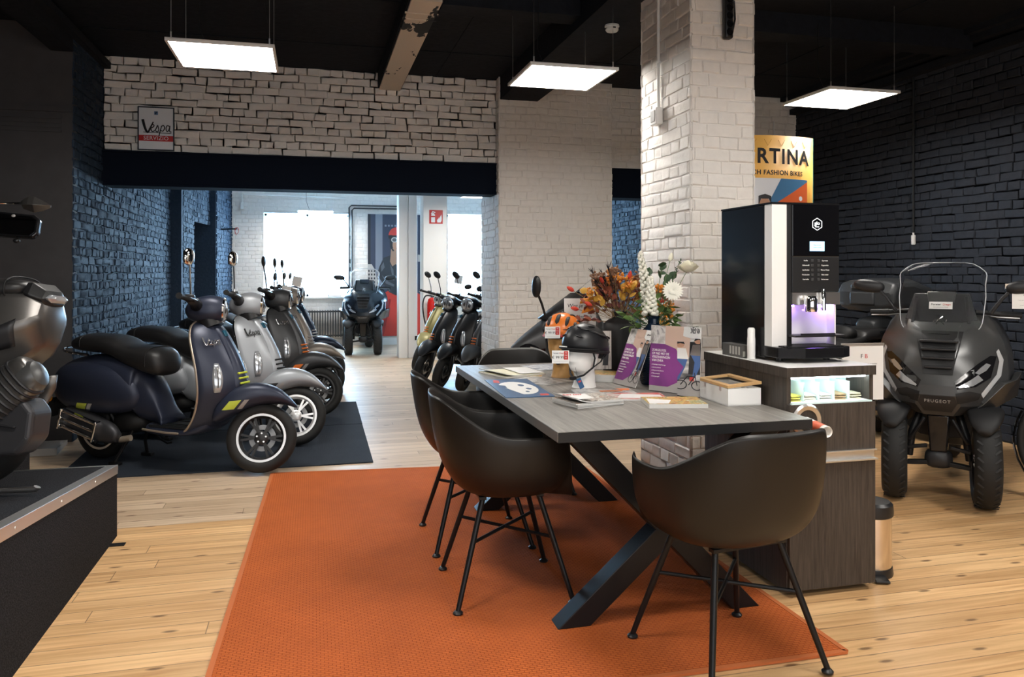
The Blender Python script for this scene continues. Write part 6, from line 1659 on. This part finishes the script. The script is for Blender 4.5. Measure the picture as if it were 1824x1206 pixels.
def make_other(label, loc, rz, silver):
    """another machine on the platform: only a mirror reaches into the picture"""
    t = thing('parked_scooter', label, 'scooter', loc, rz)
    if silver:
        B().loft([[(-.02, .0, 1.0), (0, .008, 1.0), (.02, 0, 1.0), (0, -.008, 1.0)]] + [[(-h, y, 1.0 - .004 + .0), (0, y, 1.0 + up), (h, y, 1.0), (0, y, 1.0 - dn)] for y, h, up, dn in ((-.02, .03, .035, .03), (-.05, .04, .052, .042), (-.085, .04, .055, .055), (-.13, .03, .03, .045), (-.185, .006, -.01, .02))]).xf(T(0, -.40, .80)).build('mirror_head', MT['sil_grey'], t, ang=12, bev=.004)
        B().tube([(-.0, -.42, 1.805), (-.02, -.28, 1.80), (-.02, -.18, 1.15)], .011, 8).build('mirror_stem', MT['chrome'], t)
    else:
        mm = part('mirror', t)
        B().tube([(.02, .20, 1.12), (.04, .30, 1.16), (.03, .36, 1.17)], .011, 8).build('mirror_stem', MT['trike_gloss'], mm)
        Qm = T(.0, .475, 1.245) @ rot('Z', 180) @ rot('Y', 14)
        pl = [(-.125, -.045), (-.10, -.070), (.11, -.055), (.135, -.03), (.135, .06), (.11, .085), (-.10, .065), (-.13, .04)]
        B().prism(pl, -.012, .035, lambda u, v, w: V((w, u, v))).xf(Qm).build('mirror_housing', MT['trike_gloss'], mm, smooth=False, bev=.010, seg=3)
        B().prism([(u * .86, v * .82) for u, v in pl], -.0145, -.0125, lambda u, v, w: V((w, u, v))).xf(Qm).build('mirror_glass', MT['mirror_face'], mm, smooth=False)
        B().ell((0, -.02, -.085), (.014, .018, .014), nu=10, nv=6).xf(Qm).build('mirror_knob', MT['black_plastic'], mm)
        B().ell((-.014, .0, .055), (.004, .011, .008), nu=10, nv=6).xf(Qm).build('mirror_marker', MT['grey_decal'], mm)
    B().tube([(-.05, -.36, 1.10), (.0, -.2, 1.11), (.02, 0, 1.08), (.0, .2, 1.11), (-.05, .36, 1.10)], .016, 8).build('handlebar', MT['black_matt'], t)
    B().body([(-.42, .5, .8, .16, 2.6), (-.3, .36, .82, .2, 2.8), (-.12, .26, .5, .2, 3.2), (-.02, .3, 1.0, .22, 3), (.18, .5, 1.05, .18, 2.6), (.38, .66, .9, .08, 2.4)], 18, 2).build('body', MT['sil_grey' if silver else 'trike_dark'], t, ang=40)
    wheel(t, 'front_wheel', .27, .12, .17, .35, ns=5)
    B().tube([(.35, .08, .27), (.2, .08, .65)], .03, 10).build('fork_leg', MT['black_metal'], t)
    return t
# mirror glass turned to the viewer at the frame edge
make_other('black scooter beyond the photo edge, only its black mirror showing over the silver seat', (-2.085, 4.87, .36 + .002), 272, False)
make_other('silver scooter beyond the photo edge, only its pointed silver mirror showing highest', (-2.285, 5.82, .002), 92, True)

# ---------------------------------------------------------------- bicycle at the photo edge
def make_bike():
    t = thing('bicycle', 'black bicycle at the photo edge, front wheel beside the big three-wheeled scooter', 'bicycle', (4.36, 3.56, 0), 137)
    def bw(x):
        w = part('wheel', t); Q = T(x, 0, .35) @ rot('X', 90)
        B().tube([Q @ V((.33 * math.cos(2 * PI * k / 48), .33 * math.sin(2 * PI * k / 48), 0)) for k in range(48)], .021, 10, closed=True).build('tyre', MT['rubber'], w)
        B().lathe([(.305, -.011), (.315, -.011), (.315, .011), (.305, .011)], 48, Q, closed=True).build('rim', MT['rim_black'], w)
        B().lathe([(0, -.04), (.02, -.04), (.03, 0), (.02, .04), (0, .04)], 16, Q).build('hub', MT['rim_black'], w)
        b = B()
        for k in range(28):
            a = 2 * PI * k / 28; b.tube([Q @ V((.022 * math.cos(a + .5 * (-1) ** k), .022 * math.sin(a + .5 * (-1) ** k), .02 * (-1) ** k)), Q @ V((.306 * math.cos(a), .306 * math.sin(a), 0))], .0011, 4)
        o = b.build('spokes', MT['steel_brushed'], w)
        B().tube([Q @ V((.365 * math.cos(R(a)), .365 * math.sin(R(a)), 0)) for a in range(-200, 30, 12)] if x == 0 else [Q @ V((.365 * math.cos(R(a)), .365 * math.sin(R(a)), 0)) for a in range(10, 200, 12)], .022, 8, flat=.3).build('mudguard', MT['black_gloss'], w)
    bw(0); bw(-1.12)
    fm = B().tube([(-.22, 0, .92), (-.15, 0, .72)], .019, 10); fm.tube([(-.18, 0, .80), (-.65, 0, .30)], .022, 10); fm.tube([(-.65, 0, .30), (-.80, 0, .92)], .017, 10); fm.tube([(-.20, 0, .84), (-.72, 0, .60)], .018, 10)
    for s_ in (-1, 1): fm.tube([(-1.12, s_ * .06, .35), (-.65, s_ * .03, .30)], .010, 8); fm.tube([(-1.12, s_ * .06, .35), (-.75, s_ * .02, .72)], .008, 8)
    fm.build('frame', MT['black_gloss'], t)
    for s_ in (-1, 1): B().tube([(-.15, s_ * .01, .73), (-.12, s_ * .05, .68), (0, s_ * .05, .35)], .012, 8).build('fork_leg', MT['black_gloss'], t)
    B().tube([(-.40, -.30, 1.08), (-.30, -.15, 1.10), (-.26, 0, 1.06), (-.30, .15, 1.10), (-.40, .30, 1.08)], .012, 8).build('handlebar', MT['black_metal'], t)
    B().body([(-.95, .94, 1.0, .08, 2.4), (-.85, .94, 1.0, .09, 2.4), (-.68, .95, .99, .02, 2.2)], 14).build('saddle', MT['seat_leather'], t, ang=0)
    B().lathe([(.06, -.004), (.085, -.004), (.085, .004), (.06, .004)], 24, T(-.65, .05, .30) @ rot('X', 90), closed=True).build('chainring', MT['black_metal'], t)
    return t
make_bike()
# ---------------------------------------------------------------- things on walls, columns and ceiling
m_('sign_blue', (.05, .14, .30), .4); m_('sign_frame', (.012, .02, .035), .3); m_('sign_white', (.78, .80, .84), .35); m_('ext_red', (.50, .012, .012), .35)
t = thing('wall_sign', 'framed white sign with black script lettering and a red band above the dark lintel', 'sign', (-1.397, 7.775, 2.672))
B().box(-.150, .150, 0, .006, -.195, .195).build('panel', MT['sign_white'], t, smooth=False)
b = B()
for a in ((-.156, .156, .190, .200), (-.156, .156, -.200, -.190), (-.156, -.146, -.19, .19), (.146, .156, -.19, .19)): b.box(a[0], a[1], -.006, .008, a[2], a[3])
b.build('frame', MT['sign_frame'], t, smooth=False)
F = frame((0, -.0008, 0), (1, 0, 0), FN)
deco('red_band', [quad(-.146, .146, -.115, -.062)], MT['ext_red'], t, F)
text('band_text', 'SERVIZIO', .050, MT['sign_white'], t, F @ T(0, -.0885, .0008), space=1.05)
script_logo('script_lettering', t, F @ T(0, .01, 0), .235, MT['ink'])
deco('blue_square', [quad(-.016, .016, .128, .160)], MT['sign_blue'], t, F)
deco('square_mark', [[(-.012, .132), (.0, .132), (.006, .15), (.012, .15), (.012, .156), (-.002, .156)]], MT['sign_frame'], t, F, .0008)

t = thing('smoke_detector', 'round white smoke detector on the deep ceiling beam beside the brick column', 'smoke detector', (2.043, 5.152, 3.09))
B().lathe([(0, 0), (.050, 0), (.052, -.012), (.046, -.018), (.046, -.034), (.038, -.045), (0, -.047)], 28).build('housing', MT['pvc_white'], t, ang=30)
for k in range(4): B().box(-.047, -.0465, -.01, .01, -.032, -.022).xf(rot('Z', 90 * k)).build('slot', MT['black_matt'], t)

t = thing('cable_conduit', 'white cable conduit running down the shaded side of the brick column to a switch box', 'conduit', (CX0, 4.38, 0))
B().tube([(-.026, 0, ZC - .002), (-.026, 0, 2.345)], .010, 10).build('pipe', MT['pvc_white'], t)
for z in (3.0, 2.62): B().box(-.036, -.015, -.014, .014, z, z + .015).build('clip', MT['pvc_white'], t, bev=.002)
bx = B().box(-.062, -.016, -.045, .045, 2.245, 2.345).build('switch_box', MT['pvc_white'], t, bev=.005)
B().box(-.066, -.062, -.03, .03, 2.262, 2.33).build('switch_face', MT['grey_decal'], bx, bev=.003)

t = thing('power_strip', 'black power strip with its cable hanging high on the bright face of the brick column', 'power strip', (2.268, CY0 - .017, 0))
B().box(-.026, .026, -.042, 0, 2.665, 2.93).build('strip', MT['black_plastic'], t, bev=.012, seg=3)
for k in range(5):
    B().lathe([(0, 0), (.014, 0), (.016, .003), (.020, .003), (.020, .001)], 18, T(0, -.043, 2.70 + k * .046) @ rot('X', 90)).build('socket', MT['black_gloss'], t)
B().tube([(.0, -.02, 2.93), (.02, -.02, 2.99), (-.03, -.02, 3.05), (-.05, -.02, 2.95), (.04, -.02, 2.88), (.045, -.02, 2.78), (.028, -.02, 2.70)], .006, 8).build('cable', MT['black_plastic'], t)
b = B()
for k in range(4): b.tube([(.05 * math.cos(2 * PI * j / 16) , -.03 - .004 * k, 3.0 + .08 * math.sin(2 * PI * j / 16)) for j in range(16)], .008, 6, closed=True)
b.build('cable_coil', MT['black_plastic'], t)

t = thing('pull_switch', 'black cord with a white switch hanging down the dark brick wall above the big scooter', 'switch', (XR - .03, 5.98, 0))
B().tube([(0, 0, 3.13), (0, 0, 1.71)], .010, 8).build('conduit', MT['black_plastic'], t)
B().box(-.014, .014, -.017, .017, 1.60, 1.69).build('switch', MT['pvc_white'], t, bev=.008, seg=3)
B().tube([(0, 0, 1.71), (0, 0, 1.685)], .008, 8).build('cord_end', MT['pvc_white'], t)

# tall yellow poster stand behind the column
t = thing('poster_stand', 'curved yellow poster with black lettering rising behind the coffee machine', 'poster', (3.205, 5.0, 0), 0)
m_('poster_yellow', (.80, .43, .09), .45); m_('poster_cyan', (.1, .55, .6), .4); m_('poster_blue', (.07, .20, .38), .4); m_('poster_orange', (.72, .14, .04), .4)
def cyl(u, z, off=0):  # u along width, gently curved sheet
    return V((u, .10 * (u / .42) ** 2 - off, z))
def curved(polys, name, mt, par, off):
    b = B()
    for (u0, u1, z0, z1) in polys:
        b.grid([[cyl(u0 + (u1 - u0) * i / 10, z0 + (z1 - z0) * j / 3, off) for i in range(11)] for j in range(4)])
    return b.build(name, mt, par, ang=60)
b = B().grid([[cyl(-.42 + .84 * i / 20, .9 + (2.34 - .9) * j / 3 + (.02 * (i / 20 - .5) ), 0) for i in range(21)] for j in range(4)])
b.build('sheet', MT['poster_yellow'], t, ang=60, sol=.003)
B().tube([cyl(.42, .9, 0), cyl(.42, 2.35, 0)], .003, 5).build('sheet_edge', MT['poster_cyan'], t)
curved([(-.34, .345, 1.2, 2.03)], 'picture_field', MT['sign_white'], t, .004)
def cpoly(pts, name, mt, off):
    b = B(); b.add([cyl(u, z, off) for u, z in pts], [tuple(range(len(pts)))]); return b.build(name, mt, t, smooth=False)
def strip(z_of0, z_of1, u0, u1, name, mt, off):
    B().grid([[cyl(u0 + (u1 - u0) * i / 8, f_(u0 + (u1 - u0) * i / 8), off) for i in range(9)] for f_ in (z_of0, z_of1)]).build(name, mt, t, ang=60)
strip(lambda u: 1.2, lambda u: 1.80 + (u + .05) * .55, -.05, .345, 'orange_shape', MT['poster_orange'], .006)
strip(lambda u: 1.80 + (u + .05) * .55, lambda u: min(2.03, 1.80 + (u + .05) * 1.7), .0, .345, 'blue_shape', MT['poster_blue'], .006)
cpoly(circ(-.05, 1.83, .045, 14, .06), 'printed_face', MT['print_skin'], .008); cpoly([(-.10, 1.83), (-.10, 1.90), (-.05, 1.915), (.0, 1.90), (.0, 1.84), (-.02, 1.88), (-.08, 1.88)], 'printed_hair', MT['print_dark'], .010)
cpoly(circ(.27, 1.89, .018, 12), 'printed_dot', MT['sign_white'], .009)
m_('poster_ochre', (.60, .30, .06), .5)
for k in range(14):
    u0 = -.40 + k * .058
    if k % 2 == 0: B().tube([cyl(u0, 2.31, .003), cyl(u0 + .029, 2.265, .003), cyl(u0 + .058, 2.31, .003)], .0012, 4).build('zigzag', MT['poster_ochre'], t)
def ctext(body, size, u, z, sx=1.0, space=1.0, off=0):
    me = textmesh(body, size, .0005, 0, 'CENTER', space, off)
    for v in me.vertices: p = cyl(u + v.co.x * sx, z + v.co.y, .006 + v.co.z); v.co = p
    me.materials.clear(); me.materials.append(MT['ink']); o = bpy.data.objects.new('poster_text', me); C.objects.link(o); o.parent = t
ctext('CORTINA', .150, .0, 2.185, .98, 1.15, .004); ctext('DUTCH FASHION BIKES', .047, .02, 2.07, 1.0, 1.1, .0012)
B().box(-.30, .30, -.16, .16, 0, .02).build('base', MT['black_metal'], t, bev=.004)
for s_ in (-1, 1): B().tube([(s_ * .25, .05, .02), (s_ * .25, .05, 1.0)], .012, 8).build('post', MT['black_metal'], t)

# standing sheet sign behind the cabinet
t = thing('sheet_stand', 'white printed sheet in a clear holder between the coffee cabinet and the big scooter', 'sign', (2.90, 3.62, 0), -6)
Q = rot('X', -6)
m_('holder_clear', (.9, .92, .92), .05, trans=.85, ior=1.1)
B().box(-.135, .105, 0, .003, .66, .955).xf(T(0, 0, 0)).build('sheet', MT['print_white'], t, smooth=False)
B().box(-.14, .11, .004, .007, .655, .96).build('holder', MT['holder_clear'], t, smooth=False)
B().box(-.14, .11, -.002, .007, .952, .966).build('holder_rim', MT['aluminium'], t, smooth=False)
F = frame((0, -.0006, 0), (1, 0, 0), FN)
text('logo_text', 'F', .032, MT['ink'], t, F @ T(-.022, .895, 0)); text('logo_text', 'B', .032, MT['red_print'], t, F @ T(.004, .895, 0))
for k, q in enumerate(('Bij aankoop van een scooter', 'krijgt u bij ons', 'de eerste beurt gratis')): text('sheet_text', q, .014, MT['grey_decal'], t, F @ T(-.012, .855 - k * .028, 0))
B().tube([(0, .02, .02), (0, .02, .67)], .012, 10).build('pole', MT['aluminium'], t)
B().lathe([(0, 0), (.13, 0), (.13, .008), (.03, .02), (0, .02)], 28, T(0, .02, 0)).build('base', MT['black_metal'], t)

# pedal bin
t = thing('pedal_bin', 'slim steel pedal bin with a black lid beside the coffee cabinet', 'bin', (2.435, 3.00, 0), -20)
m_('bin_steel', (.78, .70, .62), .22, 1)
B().lathe([(0, .035), (.082, .035), (.083, .05), (.083, .265), (.08, .268), (0, .268)], 36).build('body', MT['bin_steel'], t, ang=30)
B().lathe([(.084, .262), (.090, .268), (.091, .285), (.088, .315), (.076, .326), (0, .328)], 36).build('lid', MT['black_plastic'], t, ang=30)
B().lathe([(0, 0.001), (.088, 0.001), (.090, .01), (.086, .038), (0, .038)], 36).build('base_ring', MT['black_plastic'], t, ang=30)
B().bar((.0, -.08, .016), (.0, -.145, .010), .06, .010).build('pedal', MT['black_plastic'], t, bev=.003)
B().box(-.03, .03, .075, .10, .05, .30).build('hinge_bracket', MT['black_plastic'], t, bev=.004)

# grey cord on the floor behind the cabinet
tag(B().tube(cr([(2.36, 3.48, .10), (2.48, 3.62, .006), (2.62, 3.70, .006), (2.75, 3.55, .006), (2.78, 3.9, .006)], 5), .004, 6).build('power_cable', MT['grey_decal'], None), 'thin grey power cable on the floor behind the coffee cabinet', 'cable')

# ---------------------------------------------------------------- far room
t = thing('radiator', 'dark ribbed radiator under the bright window of the far room', 'radiator', (.10, 14.60, 0))
m_('radiator_dark', (.04, .042, .046), .4)
for k in range(21):
    x = -.43 + k * .046
    B().box(x - .009, x + .009, -.05, .05, .17, .66).build('rib', MT['radiator_dark'], t, bev=.006)
B().box(-.45, .52, -.025, .025, .62, .65).build('top_rail', MT['radiator_dark'], t); B().box(-.45, .52, -.025, .025, .18, .21).build('bottom_rail', MT['radiator_dark'], t)
for x in (-.38, .45): B().box(x - .02, x + .02, -.03, .06, 0, .18).build('foot', MT['radiator_dark'], t)
t = thing('picture_frame', 'thin empty dark frame standing on the sill of the bright far window', 'frame', (.385, 14.62, .905))
b = B()
for a in ((-.12, .12, 0, .014), (-.12, .12, .30, .314), (-.12, -.108, .014, .30), (.108, .12, .014, .30)): b.box(a[0], a[1], -.006, .006, a[2], a[3])
b.build('border', MT['black_matt'], t, smooth=False)
B().box(-.108, .108, -.001, .001, .014, .30).build('pane', MT['clear_glass'], t, smooth=False)
# big wall poster: rider in red helmet (generic figure)
t = thing('wall_poster', 'tall photo poster of a rider in red helmet and leather jacket', 'poster', (1.50, 14.672, 0))
m_('poster_navy', (.045, .055, .09), .5); m_('poster_slate', (.22, .24, .29), .5); m_('poster_red', (.62, .045, .03), .4); m_('poster_red_dark', (.38, .02, .02), .4); m_('poster_hair', (.42, .25, .17), .5); m_('poster_leather', (.020, .021, .027), .3); m_('leather_sheen', (.10, .105, .12), .3); m_('check_cloth', (.50, .47, .44), .5); m_('goggle', (.55, .55, .52), .3)
B().box(-.51, .51, 0, .006, .16, 2.43).build('sheet', MT['poster_navy'], t, smooth=False)
F = frame((0, -.0008, 0), (1, 0, 0), FN)
deco('printed_wall', [quad(-.37, -.24, .9, 2.43)], MT['poster_slate'], t, F)
deco('printed_shade', [quad(-.50, -.46, 1.2, 2.43)], MT['print_dark'], t, F)
deco('printed_lettering', [quad(-.20 + k * .06, -.165 + k * .06, 2.2, 2.235) for k in range(8)], MT['poster_slate'], t, F)
deco('printed_scooter_body', [[(-.51, .16), (-.5, .55), (-.25, .95), (-.10, 1.02), (.20, .95), (.35, 1.0), (.51, .9), (.51, .16)]], MT['poster_red'], t, F, .0006)
deco('printed_fold', [[(-.28, .16), (-.12, .85), (-.08, .85), (-.22, .16)], [(.05, .16), (.08, .9), (.12, .9), (.12, .16)]], MT['poster_red_dark'], t, F, .0009)
deco('printed_side_rider', [[(-.51, 1.0), (-.51, 1.50), (-.44, 1.50), (-.38, 1.40), (-.34, 1.2), (-.30, 1.05), (-.34, 1.0)]], MT['check_cloth'], t, F, .0009)
deco('printed_check', [quad(-.50 + .05 * (k % 3), -.475 + .05 * (k % 3), 1.08 + .07 * (k // 3), 1.115 + .07 * (k // 3)) for k in range(15)], MT['print_dark'], t, F, .0012)
deco('printed_jacket', [[(-.30, 1.45), (-.22, 1.62), (.0, 1.70), (.24, 1.62), (.34, 1.4), (.36, 1.0), (.22, .93), (.0, .92), (-.12, .98), (-.24, 1.15), (-.34, 1.30)]], MT['poster_leather'], t, F, .0012)
deco('printed_sleeve_sheen', [[(-.27, 1.46), (-.22, 1.54), (-.20, 1.44), (-.26, 1.36)], [(-.25, 1.30), (-.14, 1.18), (-.02, 1.12), (-.03, 1.08), (-.18, 1.14)], [(-.10, 1.50), (-.04, 1.40), (-.02, 1.20), (-.05, 1.2), (-.08, 1.38)]], MT['leather_sheen'], t, F, .0015)
deco('printed_hair', [[(-.08, 1.80), (-.10, 1.55), (-.06, 1.46), (.0, 1.5), (.10, 1.48), (.14, 1.6), (.12, 1.8)]], MT['poster_hair'], t, F, .0018)
deco('printed_face', [circ(.03, 1.86, .085, 20, .115)], MT['print_skin'], t, F, .0021)
deco('printed_mouth', [circ(.035, 1.80, .022, 10, .008)], MT['poster_red_dark'], t, F, .0024)
deco('printed_helmet_strap', [[(-.11, 2.05), (-.07, 2.05), (-.055, 1.80), (-.02, 1.75), (-.05, 1.74), (-.10, 1.82)]], MT['print_dark'], t, F, .0024)
deco('printed_helmet', [[(.02 + .15 * math.cos(R(a)), 2.03 + .16 * math.sin(R(a))) for a in range(0, 181, 12)]], MT['poster_red'], t, F, .0024)
deco('printed_helmet_rim', [quad(-.13, .17, 1.98, 2.04)], MT['print_dark'], t, F, .0027)
deco('printed_goggles', [circ(-.02, 1.955, .06, 18, .05), circ(.09, 1.955, .055, 18, .05)], MT['goggle'], t, F, .003)
deco('printed_lens', [circ(-.02, 1.955, .042, 18, .033), circ(.09, 1.955, .04, 18, .033)], MT['leather_sheen'], t, F, .0033)
deco('printed_mug', [quad(.42, .47, 1.55, 1.68)], MT['check_cloth'], t, F, .0012)

t = thing('extinguisher_sign', 'square red fire extinguisher sign high on the white square column', 'sign', (1.835, 11.895, 2.20))
B().box(-.105, .105, 0, .003, -.105, .105).build('plate', MT['ext_red'], t, smooth=False)
F = frame((0, -.0006, 0), (1, 0, 0), FN)
deco('extinguisher_symbol', [[(-.075, -.085), (-.015, -.085), (-.015, .03), (-.03, .05), (-.03, .06), (-.06, .06), (-.06, .05), (-.075, .03)]], MT['sign_white'], t, F)
deco('symbol_handle', [[(-.08, .045), (-.055, .088), (-.01, .075), (-.012, .062), (-.05, .07), (-.07, .04)]], MT['sign_white'], t, F)
deco('symbol_band', [quad(-.075, -.015, -.005, .015)], MT['ext_red'], t, F, .0008)
deco('flame_symbol', [[(.02, -.085), (.015, -.05), (.035, -.02), (.03, -.04), (.05, .0), (.05, -.03), (.075, .03), (.07, -.01), (.085, .04), (.088, -.02), (.085, -.06), (.07, -.085)]], MT['sign_white'], t, F)

t = thing('fire_extinguisher', 'red fire extinguisher with a black hose beside the white square column', 'fire extinguisher', (1.76, 11.80, 0))
m_('ext_paint', (.55, .02, .015), .2)
B().lathe([(0, .45), (.065, .45), (.075, .47), (.075, .88), (.06, .94), (.03, .965), (0, .97)], 24).build('cylinder', MT['ext_paint'], t, ang=30)
B().lathe([(0, .965), (.022, .965), (.022, 1.0), (0, 1.0)], 14).build('valve', MT['chrome'], t); B().bar((-.02, 0, 1.02), (.07, 0, 1.03), .02, .012).build('lever', MT['ext_paint'], t)
B().tube(cr([(-.02, 0, .99), (-.10, 0, .99), (-.14, 0, .88), (-.13, 0, .70), (-.10, -.02, .55)], 4), .011, 8).build('hose', MT['black_matt'], t)
B().box(-.02, .02, .075, .10, .6, .85).build('bracket', MT['black_metal'], t)
tag(B().box(1.56, 1.605, 12.285, 12.3, .28, .345).build('wall_socket', MT['black_plastic'], None), 'small dark socket low on the paired white columns', 'socket')
# pipes on the far wall
t = thing('heating_pipe', 'thin black pipe running down the far wall between window and poster', 'pipe', (0, 14.655, 0))
for dx in (0, .05): B().tube([(1.9, 0, 2.53 + dx), (.74 - dx, 0, 2.53 + dx), (.70 - dx, 0, 2.49 + dx), (.70 - dx, 0, .35)], .013, 8).build('pipe_run', MT['radiator_dark'], t)
t = thing('cable_duct', 'thin white duct along the top of the far wall', 'duct', (0, 14.655, 0))
B().tube([(-1.2, 0, 2.74), (.6, 0, 2.71)], .012, 8).build('duct_run', MT['white_paint'], t)
B().tube([(-1.22, 0, 2.95), (-1.22, 0, 2.60)], .008, 6).build('drop_cord', MT['white_paint'], t); B().box(-1.25, -1.19, -.03, .02, 2.47, 2.60).build('drop_box', MT['white_paint'], t, bev=.01)
t = thing('wall_hook', 'black wall arm with a coiled red and white wire on the far brick wall', 'hook', (-1.50, 13.70, 2.06))
B().tube([(0.02, 0, 0), (.30, -.25, .0)], .012, 8).build('arm', MT['black_metal'], t)
B().tube([(.30 + .03 * math.cos(k), -.25 + .0, -.02 + .05 * math.sin(k) - .003 * k) for k in range(12)], .005, 6).build('wire_coil', MT['red_print'], t)
# wall fittings near the dark wall
t = thing('ceiling_socket', 'dark box and cable high on the side wall above the yellow poster', 'socket box', (5.02, YB - .03, 0))
B().box(-.05, .05, -.03, .012, 2.46, 2.62).build('box', MT['black_plastic'], t, bev=.004); B().tube([(0, -.005, 2.62), (0, -.005, 3.05)], .008, 6).build('cable', MT['pvc_white'], t)
# cream shop tags on the parked scooters
def hang(label, p, s=.05):
    t_ = thing('paper_tag', label, 'tag', p, 10, 'paper tags on parked scooters')
    B().box(-s, s, 0, .001, -s * 1.2, s * .9).xf(rot('Y', 12)).build('tag', MT['price_card'], t_, smooth=False)
    B().tube([(0, .0, s * .9), (0, .01, s * 1.5)], .001, 4).build('string', MT['black_matt'], t_)

hang('white paper tag hanging at the handlebars of the third and fourth scooter in the row', (-.26, 8.22, 1.17), .045)
hang('white paper tag at the farthest scooter of the row, against the bright window', (-.16, 8.66, 1.26), .05)
hang('white paper tag on the black scooter beside the brick pier', (1.72, 9.35, 1.27), .05)
# ---------------------------------------------------------------- camera, world
cd = bpy.data.cameras.new('camera'); co = bpy.data.objects.new('camera', cd); C.objects.link(co)
cd.sensor_width = 36; cd.lens = 36 * 1390 / 1824
cd.shift_y = -(603 - 485) / 1824
co.location = (0, 0, 1.35); co.rotation_euler = (R(90), 0, R(-14.33)); cd.clip_start = .05
SC.camera = co
w = bpy.data.worlds.new('world'); SC.world = w; w.use_nodes = True
w.node_tree.nodes['Background'].inputs[0].default_value = (.6, .7, .85, 1); w.node_tree.nodes['Background'].inputs[1].default_value = .1
SC.view_settings.view_transform = 'Standard'; SC.view_settings.look = 'None'; SC.view_settings.gamma = 1
SC.view_settings.exposure = EXPO
SC.cycles.max_bounces = 8; SC.cycles.use_denoising = True; SC.cycles.sample_clamp_indirect = 8
